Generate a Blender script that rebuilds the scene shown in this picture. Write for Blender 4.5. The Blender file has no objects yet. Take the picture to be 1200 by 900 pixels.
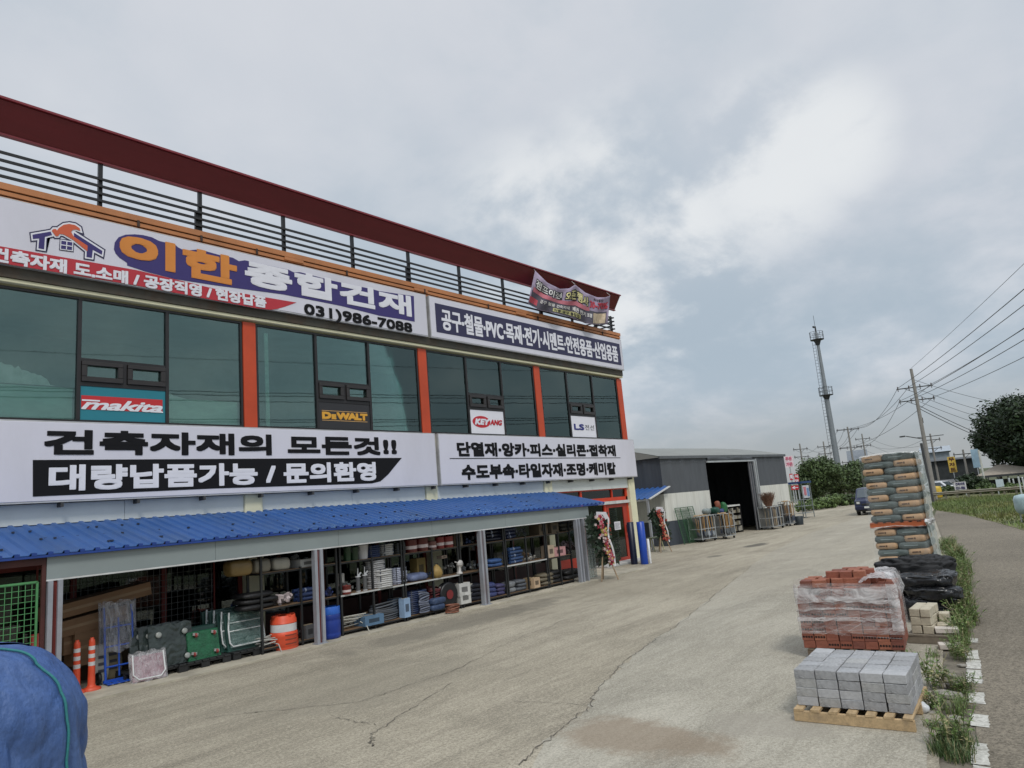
import bpy, bmesh, math, random
from mathutils import Vector, Matrix, noise
random.seed(7)
SC = bpy.context.scene
COL = SC.collection
PI = math.pi

# ------------------------------------------------------------------ camera, world, sun, exposure
EYE = 2.48
FPX = 825.2256
YAW, PITCH, ROLL = math.radians(50.023), math.radians(9.9495), math.radians(-4.924)
_f = Vector((math.sin(YAW)*math.cos(PITCH), math.cos(YAW)*math.cos(PITCH), math.sin(PITCH)))
_r = Vector((math.cos(YAW), -math.sin(YAW), 0))
_u = _r.cross(_f)
CR = _r*math.cos(ROLL) + _u*math.sin(ROLL)
CU = -_r*math.sin(ROLL) + _u*math.cos(ROLL)
cam_data = bpy.data.cameras.new('camera')
cam_data.sensor_width = 36
cam_data.lens = FPX/1200*36
cam_data.clip_start = .05
cam_data.clip_end = 6000
cam = bpy.data.objects.new('camera', cam_data)
COL.objects.link(cam)
M4 = Matrix((CR, CU, -_f)).transposed().to_4x4()
M4.translation = (0, 0, EYE)
cam.matrix_world = M4
SC.camera = cam
SC.view_settings.view_transform = 'Standard'
SC.view_settings.look = 'None'
SC.view_settings.exposure = 0.0
SC.view_settings.gamma = 1
SC.cycles.max_bounces = 8
SC.cycles.transparent_max_bounces = 16

def ray(px, py):
    return CR*((px-600)/FPX) - CU*((py-450)/FPX) + _f
def gp(px, py, z=0.0):
    d = ray(px, py); t = (z-EYE)/d.z
    return Vector((d.x*t, d.y*t, z))
def fp(px, py, Y=15.5):
    d = ray(px, py); t = Y/d.y
    return Vector((d.x*t, Y, EYE+d.z*t))
def far(px, py, r):
    d = ray(px, py); k = r/math.hypot(d.x, d.y)
    return Vector((d.x*k, d.y*k, EYE+d.z*k))
def rect(l, r, t, b, Y):
    # l, r, t, b are pixel points on the left, right, top, bottom edges
    return fp(*l, Y).x, fp(*r, Y).x, fp(*t, Y).z, fp(*b, Y).z

SUN_EL, SUN_AZ = math.radians(52), math.radians(215)   # azimuth measured from +Y towards +X
W = bpy.data.worlds.new('World')
SC.world = W
W.use_nodes = True
def build_world():
    nt = W.node_tree; N = nt.nodes; L = nt.links
    N.clear()
    def nd(t, **k):
        n = N.new(t)
        for a, b in k.items(): setattr(n, a, b)
        return n
    def mth(op, a, b=None, c=None):
        n = nd('ShaderNodeMath', operation=op)
        for i, v in enumerate((a, b, c)):
            if v is None: continue
            if isinstance(v, (int, float)): n.inputs[i].default_value = v
            else: L.new(v, n.inputs[i])
        return n.outputs[0]
    def mix(fac, a, b):
        n = nd('ShaderNodeMix', data_type='RGBA')
        if isinstance(fac, (int, float)): n.inputs[0].default_value = fac
        else: L.new(fac, n.inputs[0])
        for i, v in ((6, a), (7, b)):
            if isinstance(v, tuple): n.inputs[i].default_value = (*v, 1)
            else: L.new(v, n.inputs[i])
        return n.outputs[2]
    def ramp(v, lo, hi):
        n = nd('ShaderNodeMapRange', interpolation_type='SMOOTHSTEP')
        L.new(v, n.inputs[0]); n.inputs[1].default_value = lo; n.inputs[2].default_value = hi
        return n.outputs[0]
    tc = nd('ShaderNodeTexCoord')
    sep = nd('ShaderNodeSeparateXYZ'); L.new(tc.outputs['Generated'], sep.inputs[0])
    X, Y, Z = sep.outputs
    zz = mth('ADD', mth('MAXIMUM', Z, 0.0), 0.36)
    cmb = nd('ShaderNodeCombineXYZ')
    L.new(mth('DIVIDE', X, zz), cmb.inputs[0]); L.new(mth('DIVIDE', Y, zz), cmb.inputs[1])
    def nz(scale, detail, rough, off=(0, 0, 0), dist=0.0):
        mp = nd('ShaderNodeMapping'); L.new(cmb.outputs[0], mp.inputs[0]); mp.inputs[1].default_value = off
        n = nd('ShaderNodeTexNoise'); L.new(mp.outputs[0], n.inputs[0])
        n.inputs['Scale'].default_value = scale; n.inputs['Detail'].default_value = detail
        n.inputs['Roughness'].default_value = rough; n.inputs['Distortion'].default_value = dist
        return n.outputs[0]
    def spot(px, py, inner, outer):
        d = ray(px, py).normalized()
        v = nd('ShaderNodeVectorMath', operation='DOT_PRODUCT')
        nm = nd('ShaderNodeVectorMath', operation='NORMALIZE'); L.new(tc.outputs['Generated'], nm.inputs[0])
        L.new(nm.outputs[0], v.inputs[0]); v.inputs[1].default_value = d
        return ramp(v.outputs['Value'], math.cos(math.radians(outer)), math.cos(math.radians(inner)))
    big = nz(.95, 5, .48, (3.1, 1.7, 0), .1)
    fine = nz(2.9, 10, .57, (7.3, 2.2, 0), .15)
    wisp = nz(5.5, 9, .6, (1.3, 5.1, 0), .3)
    # thick clouds: cool grey valleys and pale tops
    base = mix(ramp(big, .36, .62), (.395, .452, .512), (.525, .548, .590))
    base = mix(mth('MULTIPLY', ramp(fine, .47, .66), .45), base, (.560, .580, .615))
    base = mix(mth('MULTIPLY', ramp(fine, .50, .34), .35), base, (.395, .455, .515))
    # the deck thickens towards the horizon
    warp = mth('ADD', mth('ADD', mth('MULTIPLY', fine, .75), mth('MULTIPLY', big, .45)), mth('MULTIPLY', wisp, .2))
    low = mth('MULTIPLY', ramp(Z, .46, .16), ramp(warp, .86, .58))
    base = mix(mth('MULTIPLY', low, .85), base, (.325, .392, .455))
    # a bank of brighter cumulus with crisp tops, as on that day
    cum = None
    for px, py, a, b in ((735, 285, 4, 13), (900, 190, 2, 8), (965, 165, 1, 6), (640, 265, 2, 9)):
        s = spot(px, py, a, b)
        cum = s if cum is None else mth('MAXIMUM', cum, s)
    cum = mth('MULTIPLY', cum, ramp(warp, .61, .77))
    base = mix(mth('MULTIPLY', cum, .95), base, (.660, .678, .690))
    base = mix(mth('MULTIPLY', ramp(wisp, .5, .68), .08), base, (.60, .62, .645))
    # whitish humid air at the horizon
    base = mix(mth('MULTIPLY', ramp(Z, .15, .01),   .9), base, (.295, .312, .320))
    # overcast light is strongest from overhead
    zen = nd('ShaderNodeVectorMath', operation='SCALE'); L.new(base, zen.inputs[0])
    L.new(mth('ADD', mth('MULTIPLY', ramp(Z, .66, .96), 1.0), 1.0), zen.inputs['Scale'])
    base = zen.outputs[0]
    sky = nd('ShaderNodeTexSky', sky_type='NISHITA')
    sky.sun_disc = False; sky.sun_elevation = SUN_EL; sky.sun_rotation = SUN_AZ
    bg1 = nd('ShaderNodeBackground'); L.new(sky.outputs[0], bg1.inputs[0]); bg1.inputs[1].default_value = .08
    bg2 = nd('ShaderNodeBackground'); L.new(base, bg2.inputs[0]); bg2.inputs[1].default_value = 1.27
    ms = nd('ShaderNodeMixShader'); ms.inputs[0].default_value = .93
    L.new(bg1.outputs[0], ms.inputs[1]); L.new(bg2.outputs[0], ms.inputs[2])
    out = nd('ShaderNodeOutputWorld'); L.new(ms.outputs[0], out.inputs[0])
build_world()
sl = bpy.data.lights.new('sun', 'SUN')
sl.energy = 1.5; sl.angle = math.radians(14); sl.color = (1, .965, .91)
so = bpy.data.objects.new('sun', sl); COL.objects.link(so)
sd = Vector((math.sin(SUN_AZ)*math.cos(SUN_EL), math.cos(SUN_AZ)*math.cos(SUN_EL), math.sin(SUN_EL)))
so.rotation_euler = sd.to_track_quat('Z', 'Y').to_euler()
so.location = (0, 0, 60)

# ------------------------------------------------------------------ materials
MC = {}
def srgb(r, g, b):
    f = lambda c: ((c/255)/12.92 if c/255 <= .04045 else ((c/255+.055)/1.055)**2.4)
    return (f(r), f(g), f(b))
def mat(name, col, rough=.6, metal=0.0, var=.18, scale=3.0, bump=0.0, bscale=None, island=0.0, stretch=None, spec=.5, dirt=None, dirt_amt=.5, sheen=0):
    if name in MC: return MC[name]
    m = bpy.data.materials.new(name); m.use_nodes = True; MC[name] = m
    nt = m.node_tree; N = nt.nodes; L = nt.links
    b = N['Principled BSDF']
    b.inputs['Roughness'].default_value = rough; b.inputs['Metallic'].default_value = metal
    b.inputs['Specular IOR Level'].default_value = spec
    tc = N.new('ShaderNodeTexCoord'); src = tc.outputs['Object']
    if stretch:
        mp = N.new('ShaderNodeMapping'); L.new(src, mp.inputs[0]); mp.inputs['Scale'].default_value = stretch; src = mp.outputs[0]
    nz = N.new('ShaderNodeTexNoise'); L.new(src, nz.inputs[0])
    nz.inputs['Scale'].default_value = scale; nz.inputs['Detail'].default_value = 6; nz.inputs['Roughness'].default_value = .65
    mx = N.new('ShaderNodeMix'); mx.data_type = 'RGBA'
    L.new(nz.outputs[0], mx.inputs[0])
    mr = N.new('ShaderNodeMapRange'); L.new(nz.outputs[0], mr.inputs[0]); mr.inputs[1].default_value = .3; mr.inputs[2].default_value = .7
    L.new(mr.outputs[0], mx.inputs[0])
    mx.inputs[6].default_value = (*[c*(1-var) for c in col], 1)
    mx.inputs[7].default_value = (*[min(1, c*(1+var)) for c in col], 1)
    o = mx.outputs[2]
    if dirt:
        n2 = N.new('ShaderNodeTexNoise'); L.new(src, n2.inputs[0]); n2.inputs['Scale'].default_value = scale*.35; n2.inputs['Detail'].default_value = 9; n2.inputs['Roughness'].default_value = .7
        r2 = N.new('ShaderNodeMapRange'); L.new(n2.outputs[0], r2.inputs[0]); r2.inputs[1].default_value = .48; r2.inputs[2].default_value = .72; r2.inputs[4].default_value = dirt_amt
        m2 = N.new('ShaderNodeMix'); m2.data_type = 'RGBA'; L.new(r2.outputs[0], m2.inputs[0]); L.new(o, m2.inputs[6]); m2.inputs[7].default_value = (*dirt, 1); o = m2.outputs[2]
    if island:
        g = N.new('ShaderNodeNewGeometry'); hs = N.new('ShaderNodeHueSaturation')
        a = N.new('ShaderNodeMapRange'); L.new(g.outputs['Random Per Island'], a.inputs[0]); a.inputs[3].default_value = 1-island; a.inputs[4].default_value = 1+island
        L.new(a.outputs[0], hs.inputs['Value']); L.new(o, hs.inputs['Color']); o = hs.outputs[0]
    L.new(o, b.inputs['Base Color'])
    if bump:
        n3 = N.new('ShaderNodeTexNoise'); L.new(src, n3.inputs[0]); n3.inputs['Scale'].default_value = bscale or scale*4; n3.inputs['Detail'].default_value = 5
        bp = N.new('ShaderNodeBump'); bp.inputs['Strength'].default_value = bump; bp.inputs['Distance'].default_value = .03
        L.new(n3.outputs[0], bp.inputs['Height']); L.new(bp.outputs[0], b.inputs['Normal'])
    if sheen: b.inputs['Sheen Weight'].default_value = sheen
    return m
def cm(rgb, rough=.6, **k):
    return mat('paint_%d_%d_%d_%d' % (*rgb, int(rough*100)), srgb(*rgb), rough, **k)
def mat_glass(name, tint, glossy, fac, rough=.02):
    if name in MC: return MC[name]
    m = bpy.data.materials.new(name); m.use_nodes = True; MC[name] = m
    nt = m.node_tree; N = nt.nodes; L = nt.links; N.clear()
    t = N.new('ShaderNodeBsdfTransparent'); t.inputs[0].default_value = (*tint, 1)
    g = N.new('ShaderNodeBsdfGlossy'); g.inputs[0].default_value = (*glossy, 1); g.inputs['Roughness'].default_value = rough
    fr = N.new('ShaderNodeFresnel'); fr.inputs[0].default_value = 1.5
    ad = N.new('ShaderNodeMath'); ad.operation = 'ADD'; ad.use_clamp = True; L.new(fr.outputs[0], ad.inputs[0]); ad.inputs[1].default_value = fac
    nz = N.new('ShaderNodeTexNoise'); tc = N.new('ShaderNodeTexCoord'); L.new(tc.outputs['Object'], nz.inputs[0]); nz.inputs['Scale'].default_value = .9
    bp = N.new('ShaderNodeBump'); bp.inputs['Strength'].default_value = .018; bp.inputs['Distance'].default_value = .05; L.new(nz.outputs[0], bp.inputs['Height']); L.new(bp.outputs[0], g.inputs['Normal'])
    s = N.new('ShaderNodeMixShader'); L.new(ad.outputs[0], s.inputs[0]); L.new(t.outputs[0], s.inputs[1]); L.new(g.outputs[0], s.inputs[2])
    o = N.new('ShaderNodeOutputMaterial'); L.new(s.outputs[0], o.inputs[0])
    return m
def mat_film(name, col, alpha, rough=.25, var=.5, scale=6, stretch=(1, 1, 4)):
    # thin crinkled plastic film: patchy coverage with sharp glints
    if name in MC: return MC[name]
    m = bpy.data.materials.new(name); m.use_nodes = True; MC[name] = m
    nt = m.node_tree; N = nt.nodes; L = nt.links; b = N['Principled BSDF']
    b.inputs['Base Color'].default_value = (*col, 1); b.inputs['Roughness'].default_value = rough
    tc = N.new('ShaderNodeTexCoord'); mp = N.new('ShaderNodeMapping'); L.new(tc.outputs['Object'], mp.inputs[0]); mp.inputs['Scale'].default_value = stretch
    nz = N.new('ShaderNodeTexNoise'); L.new(mp.outputs[0], nz.inputs[0]); nz.inputs['Scale'].default_value = scale; nz.inputs['Detail'].default_value = 8; nz.inputs['Roughness'].default_value = .7; nz.inputs['Distortion'].default_value = 1.0
    r = N.new('ShaderNodeMapRange'); L.new(nz.outputs[0], r.inputs[0]); r.inputs[1].default_value = .35; r.inputs[2].default_value = .7
    r.inputs[3].default_value = max(0, alpha-var); r.inputs[4].default_value = min(1, alpha+var)
    L.new(r.outputs[0], b.inputs['Alpha'])
    bp = N.new('ShaderNodeBump'); bp.inputs['Strength'].default_value = .8; bp.inputs['Distance'].default_value = .04; L.new(nz.outputs[0], bp.inputs['Height']); L.new(bp.outputs[0], b.inputs['Normal'])
    return m

# ------------------------------------------------------------------ mesh building
def off_of(parent):
    v = Vector((0, 0, 0)); p = parent
    while p is not None: v += Vector(p.location); p = p.parent
    return v
class MB:
    def __init__(s): s.v = []; s.f = []; s.m = []; s.sm = []
    def add(s, vs, fs, m=0, smooth=False):
        n = len(s.v); s.v += [tuple(v) for v in vs]
        for f in fs: s.f.append(tuple(i+n for i in f)); s.m.append(m); s.sm.append(smooth)
        return s
    def box(s, x0, x1, y0, y1, z0, z1, m=0):
        vs = [(x, y, z) for z in (z0, z1) for y in (y0, y1) for x in (x0, x1)]
        return s.add(vs, [(0, 2, 3, 1), (4, 5, 7, 6), (0, 1, 5, 4), (2, 6, 7, 3), (0, 4, 6, 2), (1, 3, 7, 5)], m)
    def obox(s, c, size, rot=(0, 0, 0), m=0, jit=0):
        from mathutils import Euler
        R = Euler(rot).to_matrix(); c = Vector(c); vs = []
        for z in (-.5, .5):
            for y in (-.5, .5):
                for x in (-.5, .5):
                    vs.append(c + R @ Vector((x*size[0]+random.uniform(-jit, jit), y*size[1]+random.uniform(-jit, jit), z*size[2]+random.uniform(-jit, jit))))
        return s.add(vs, [(0, 2, 3, 1), (4, 5, 7, 6), (0, 1, 5, 4), (2, 6, 7, 3), (0, 4, 6, 2), (1, 3, 7, 5)], m)
    def tube(s, pts, r, n=8, m=0, cap=True, r2=None, closed=False):
        pts = [Vector(p) for p in pts]; k = len(pts); rings = []
        up = None
        for i, p in enumerate(pts):
            if closed: d = pts[(i+1) % k]-pts[i-1]
            else: d = pts[min(i+1, k-1)]-pts[max(i-1, 0)]
            d.normalize()
            if up is None:
                up = Vector((0, 0, 1)) if abs(d.z) < .9 else Vector((1, 0, 0))
            a = d.cross(up).normalized(); b = a.cross(d).normalized(); up = b
            rr = r if r2 is None else r+(r2-r)*i/(k-1)
            if isinstance(r, (list, tuple)): rr = r[i]
            rings.append([p+(a*math.cos(2*PI*j/n)+b*math.sin(2*PI*j/n))*rr for j in range(n)])
        vs = [v for g in rings for v in g]; fs = []
        for i in range(k if closed else k-1):
            i2 = (i+1) % k
            for j in range(n):
                fs.append((i*n+j, i*n+(j+1) % n, i2*n+(j+1) % n, i2*n+j))
        s.add(vs, fs, m, True)
        if cap and not closed: s.add(rings[0], [tuple(range(n))[::-1]], m); s.add(rings[-1], [tuple(range(n))], m)
        return s
    def bar(s, p, q, w, h=None, m=0):
        p, q = Vector(p), Vector(q); d = (q-p).normalized(); h = h or w
        up = Vector((0, 0, 1)) if abs(d.z) < .95 else Vector((0, 1, 0))
        a = d.cross(up).normalized()*(w/2); b = a.cross(d).normalized()*(h/2)
        vs = [e+sa*a+sb*b for e in (p, q) for sa, sb in ((-1, -1), (1, -1), (1, 1), (-1, 1))]
        return s.add(vs, [(0, 1, 2, 3), (7, 6, 5, 4), (0, 4, 5, 1), (1, 5, 6, 2), (2, 6, 7, 3), (3, 7, 4, 0)], m)
    def lathe(s, prof, c=(0, 0, 0), n=24, m=0, axis='z', smooth=True):
        vs = []
        for r, z in prof:
            for j in range(n):
                a = 2*PI*j/n
                p = (r*math.cos(a), r*math.sin(a), z)
                if axis == 'y': p = (p[0], p[2], p[1])
                if axis == 'x': p = (p[2], p[0], p[1])
                vs.append((p[0]+c[0], p[1]+c[1], p[2]+c[2]))
        fs = []; k = len(prof)
        for i in range(k-1):
            for j in range(n): fs.append((i*n+j, i*n+(j+1) % n, (i+1)*n+(j+1) % n, (i+1)*n+j))
        s.add(vs, fs, m, smooth)
        s.add(vs[:n], [tuple(range(n))[::-1]], m); s.add(vs[-n:], [tuple(range(n))], m)
        return s
    def prism(s, poly, ext, m=0):
        n = len(poly); e = Vector(ext); a = [Vector(p) for p in poly]; b = [p+e for p in a]
        fs = [tuple(range(n)), tuple(range(2*n-1, n-1, -1))] + [(i, i+n, (i+1) % n+n, (i+1) % n) for i in range(n)]
        return s.add(a+b, fs, m)
    def quad(s, a, b, c, d, m=0): return s.add([a, b, c, d], [(0, 1, 2, 3)], m)
    def grid(s, fn, nu, nv, m=0, smooth=True):
        vs = [fn(i/nu, j/nv) for j in range(nv+1) for i in range(nu+1)]
        fs = [(j*(nu+1)+i, j*(nu+1)+i+1, (j+1)*(nu+1)+i+1, (j+1)*(nu+1)+i) for j in range(nv) for i in range(nu)]
        return s.add(vs, fs, m, smooth)
    def pillow(s, c, size, rotz=0, m=0, p=.45, lump=.06, nu=20, nv=10, seed=0, tilt=0, wr=0.0, flat=.7):
        # a superellipsoid sack
        c = Vector(c); R = Matrix.Rotation(rotz, 3, 'Z') @ Matrix.Rotation(tilt, 3, 'Y')
        sg = lambda t, e: math.copysign(abs(t)**e, t)
        def fn(u, v):
            a = 2*PI*u; b = -PI/2+PI*v
            q = Vector((sg(math.cos(b), p)*sg(math.cos(a), p)*size[0]/2, sg(math.cos(b), p)*sg(math.sin(a), p)*size[1]/2, sg(math.sin(b), flat)*size[2]/2))
            if wr:
                g = Vector((q.x*5, q.y*5, q.z*9+seed*2.3)); w_ = noise.noise(g)+.6*noise.noise(g*2.2); q = q*(1-wr*(1-min(1, abs(w_)*2.6))**2)
            k = 1+lump*noise.noise(q*(2.2/max(.2, max(size)))+Vector((seed*3.1, seed*1.7, 0)))*2
            return c+R @ (q*k)
        return s.grid(fn, nu, nv, m)
    def build(s, name, mats, parent=None, loc=None, rotz=None, bevel=0, world=False):
        if not isinstance(mats, (list, tuple)): mats = [mats]
        me = bpy.data.meshes.new(name)
        o_ = off_of(parent) if world else Vector((0, 0, 0))
        if loc is not None and world: o_ = o_+Vector(loc)
        me.from_pydata([tuple(Vector(v)-o_) for v in s.v], [], s.f)
        for m in mats: me.materials.append(m)
        for p, mi, sm in zip(me.polygons, s.m, s.sm): p.material_index = mi; p.use_smooth = sm
        bm = bmesh.new(); bm.from_mesh(me)
        bmesh.ops.recalc_face_normals(bm, faces=bm.faces)
        if bevel:
            ed = [e for e in bm.edges if e.is_manifold and e.calc_face_angle(0) > .6]
            if ed: bmesh.ops.bevel(bm, geom=ed, offset=bevel, segments=1, affect='EDGES', clamp_overlap=True)
        bm.to_mesh(me); bm.free(); me.update()
        ob = bpy.data.objects.new(name, me); COL.objects.link(ob)
        if parent is not None: ob.parent = parent
        if loc is not None: ob.location = loc
        if rotz is not None: ob.rotation_euler = (0, 0, rotz)
        return ob
def tag(o, label, cat, group=None):
    o['label'] = label; o['category'] = cat
    if group: o['group'] = group
    return o
def thing(name, label, cat, loc, rotz=0, group=None):
    o = bpy.data.objects.new(name, None); COL.objects.link(o); o.empty_display_size = .2
    o.location = loc; o.rotation_euler = (0, 0, rotz)
    return tag(o, label, cat, group)
def struct(o, kind='structure'): o['kind'] = kind; return o
def dup(root, loc, rotz=None, label=None, group=None, scale=None):
    r = root.copy(); COL.objects.link(r); r.location = loc
    if rotz is not None: r.rotation_euler = (0, 0, rotz)
    if scale: r.scale = (scale,)*3
    if label: r['label'] = label
    if group: r['group'] = group
    for ch in list(root.children):
        c = ch.copy(); COL.objects.link(c); c.parent = r
        for g in ch.children:
            d = g.copy(); COL.objects.link(d); d.parent = c
    return r

_dg_cache = {}
def text_mesh(body, bold=0.0, shear=0.0, spacing=1.0):
    """verts, faces of a flat text, normalised to the unit box"""
    cu = bpy.data.curves.new('lettering', 'FONT'); cu.body = body; cu.offset = bold; cu.shear = shear
    cu.space_character = spacing; cu.resolution_u = 3; cu.fill_mode = 'FRONT'
    ob = bpy.data.objects.new('lettering', cu); COL.objects.link(ob)
    bpy.context.view_layer.update()
    me = bpy.data.meshes.new_from_object(ob.evaluated_get(bpy.context.evaluated_depsgraph_get()))
    vs = [v.co.copy() for v in me.vertices]; fs = [tuple(p.vertices) for p in me.polygons]
    bpy.data.objects.remove(ob); bpy.data.curves.remove(cu); bpy.data.meshes.remove(me)
    x0 = min(v.x for v in vs); x1 = max(v.x for v in vs); y0 = min(v.y for v in vs); y1 = max(v.y for v in vs)
    return [((v.x-x0)/(x1-x0), (v.y-y0)/(y1-y0)) for v in vs], fs
def put_text(mb, body, fn, bold=.0, shear=0, spacing=1.0, m=0, asp=None, depth=None):
    """fn maps (u, v) in the unit box to a point; a heavy weight is built up from shifted copies of the letters"""
    vs, fs = text_mesh(body, 0, shear, spacing)
    p0, p1, p2 = Vector(fn(0, 0)), Vector(fn(1, 0)), Vector(fn(0, 1))
    w, h = (p1-p0).length, (p2-p0).length
    nrm = (p1-p0).cross(p2-p0).normalized()*.00035      # towards the viewer
    if bold <= 0: sh = [(0, 0)]
    else:
        # a square brush keeps the square stroke ends of poster lettering
        r = bold*h; sh = [(0, 0)]+[(r*i, r*j) for i in (-1, 0, 1) for j in (-1, 0, 1) if i or j]
        if bold > .045: sh += [(r*i, r*j) for i in (-1, -.5, 0, .5, 1) for j in (-1, -.5, 0, .5, 1) if abs(i) == .5 or abs(j) == .5]
        kx, ky = 1-2*r/w, 1-2*r/h; vs = [(r/w+u*kx, r/h+v*ky) for u, v in vs]
    for i, (dx, dy) in enumerate(sh):
        mb.add([Vector(fn(u+dx/w, v+dy/h))+nrm*i for u, v in vs], fs, m)
    return mb
def text_on_wall(name, body, x0, x1, z1, z0, Y, material, parent, bold=.03, shear=0, spacing=1.0, jit=0):
    mb = MB()
    put_text(mb, body, lambda u, v: (x0+(x1-x0)*u, Y, z0+(z1-z0)*v), bold, shear, spacing)
    return mb.build(name, material, parent, world=True)
def poly_on_wall(name, pts, Y, material, parent, th=.003):
    mb = MB(); mb.prism([fp(x, y, Y) for x, y in pts], (0, th, 0))
    return mb.build(name, material, parent, world=True)

# ------------------------------------------------------------------ ground
def ground_nodes(name, c1, c2, c3, kind):
    m = bpy.data.materials.new(name); m.use_nodes = True
    nt = m.node_tree; N = nt.nodes; L = nt.links; b = N['Principled BSDF']
    tc = N.new('ShaderNodeTexCoord'); P = tc.outputs['Object']
    def nz(sc, det=6, ro=.6, st=None, dist=0):
        src = P
        if st:
            mp = N.new('ShaderNodeMapping'); L.new(P, mp.inputs[0]); mp.inputs['Scale'].default_value = st; mp.inputs['Rotation'].default_value = (0, 0, .16); src = mp.outputs[0]
        n = N.new('ShaderNodeTexNoise'); L.new(src, n.inputs[0]); n.inputs['Scale'].default_value = sc; n.inputs['Detail'].default_value = det; n.inputs['Roughness'].default_value = ro; n.inputs['Distortion'].default_value = dist
        return n.outputs[0]
    def rng(v, a, b_, lo=0, hi=1):
        r = N.new('ShaderNodeMapRange'); r.interpolation_type = 'SMOOTHSTEP'; L.new(v, r.inputs[0])
        for i, x in enumerate((a, b_, lo, hi)): r.inputs[i+1].default_value = x
        return r.outputs[0]
    def mix(f, a, c):
        x = N.new('ShaderNodeMix'); x.data_type = 'RGBA'; L.new(f, x.inputs[0])
        for i, v in ((6, a), (7, c)):
            if isinstance(v, tuple): x.inputs[i].default_value = (*v, 1)
            else: L.new(v, x.inputs[i])
        return x.outputs[2]
    def mul(a, k):
        n = N.new('ShaderNodeMath'); n.operation = 'MULTIPLY'; L.new(a, n.inputs[0])
        if isinstance(k, float): n.inputs[1].default_value = k
        else: L.new(k, n.inputs[1])
        return n.outputs[0]
    col = mix(rng(nz(.16, 5, .55), .35, .65), c1, c2)
    if kind in ('old', 'new'):
        col = mix(mul(rng(nz(.9, 8, .7, (.25, 1.6, 1)), .44, .68), .68), col, c3)      # drawn-out tyre and trowel streaks
        col = mix(mul(rng(nz(.55, 9, .72), .52, .72), .5), col, tuple(x*.62 for x in c1))   # old stains
        col = mix(mul(rng(nz(2.2, 8, .7), .55, .75), .35), col, tuple(min(1, x*1.3) for x in c2))
    if kind == 'new':       # the pale pour is worn back to the tone of the old slab further up the yard
        sx = N.new('ShaderNodeSeparateXYZ'); L.new(P, sx.inputs[0])
        ax = N.new('ShaderNodeMath'); ax.operation = 'ADD'; L.new(sx.outputs[0], ax.inputs[0]); L.new(mul(nz(.5, 6, .6), 8.0), ax.inputs[1])
        col = mix(rng(ax.outputs[0], 14, 27), col, (.365, .328, .260))
    fine = nz(26, 6, .8)
    mid = nz(6.5, 7, .75, (.5, 1.6, 1))
    K = {'old': .72, 'new': .5, 'asph': .9}[kind]
    if kind != 'asph':
        st = nz(.8, 9, .74, (.16, 1.5, 1), .6)
        col = mix(mul(rng(st, .48, .70), .62), col, tuple(x*.56 for x in c1)); col = mix(mul(rng(st, .47, .30), .5), col, tuple(min(1, x*1.18) for x in c2))
        bl = nz(.42, 9, .70, None, .8)
        col = mix(mul(rng(bl, .50, .66), .5), col, tuple(x*.62 for x in c1))
    col = mix(mul(rng(mid, .46, .64), .34*K), col, tuple(x*.58 for x in c1))
    col = mix(mul(rng(mid, .50, .36), .34*K), col, tuple(min(1, x*1.22) for x in c2))
    col = mix(mul(rng(fine, .485, .60), .80*K), col, tuple(x*.46 for x in c1))
    col = mix(mul(rng(fine, .49, .38), .50*K), col, tuple(min(1, x*1.35) for x in c2))
    grit = nz(60, 3, .85)
    col = mix(mul(rng(grit, .54, .64), .6), col, tuple(min(1, x*1.5) for x in c2))
    col = mix(mul(rng(nz(42, 4, .8), .54, .64), .7*K), col, tuple(x*.40 for x in c1))
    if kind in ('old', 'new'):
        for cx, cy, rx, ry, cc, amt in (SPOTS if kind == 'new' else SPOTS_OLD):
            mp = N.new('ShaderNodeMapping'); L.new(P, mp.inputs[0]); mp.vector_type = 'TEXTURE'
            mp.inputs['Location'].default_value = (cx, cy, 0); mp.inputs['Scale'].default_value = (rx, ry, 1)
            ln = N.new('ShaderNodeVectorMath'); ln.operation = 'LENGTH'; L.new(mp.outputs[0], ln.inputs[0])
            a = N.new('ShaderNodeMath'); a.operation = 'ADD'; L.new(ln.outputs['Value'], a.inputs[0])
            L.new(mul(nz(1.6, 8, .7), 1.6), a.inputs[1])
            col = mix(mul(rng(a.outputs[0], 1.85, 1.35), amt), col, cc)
    L.new(col, b.inputs['Base Color'])
    b.inputs['Roughness'].default_value = .88; b.inputs['Specular IOR Level'].default_value = .3
    bp = N.new('ShaderNodeBump'); bp.inputs['Strength'].default_value = .55; bp.inputs['Distance'].default_value = .012
    ad = N.new('ShaderNodeMath'); ad.operation = 'ADD'; L.new(fine, ad.inputs[0]); L.new(grit, ad.inputs[1])
    L.new(ad.outputs[0], bp.inputs['Height']); L.new(bp.outputs[0], b.inputs['Normal'])
    return m
SPOTS = [(6.75, 4.35, .65, 1.15, (.25, .185, .125), .62), (7.6, 3.3, .5, .8, (.33, .30, .25), .5)]
SPOTS_OLD = [(30.5, 12.6, 1.2, .45, (.06, .058, .052), .75), (26.0, 12.4, .6, .3, (.08, .075, .065), .6), (7, 9.5, 2.5, 1.6, (.22, .20, .155), .3), (12, 12.0, 4.5, .8, (.12, .11, .09), .5)]  # last one: dark stain along the shop front with its shadow painted in
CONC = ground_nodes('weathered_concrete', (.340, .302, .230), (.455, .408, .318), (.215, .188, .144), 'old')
CONC_NEW = ground_nodes('pale_concrete', (.380, .350, .282), (.47, .438, .362), (.275, .25, .196), 'new')
ASPH = ground_nodes('worn_asphalt', (.165, .143, .110), (.25, .217, .167), (.1, .1, .1), 'asph')
EARTH = ground_nodes('far_earth', (.07, .085, .04), (.11, .115, .06), (.08, .07, .05), 'asph')

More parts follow.
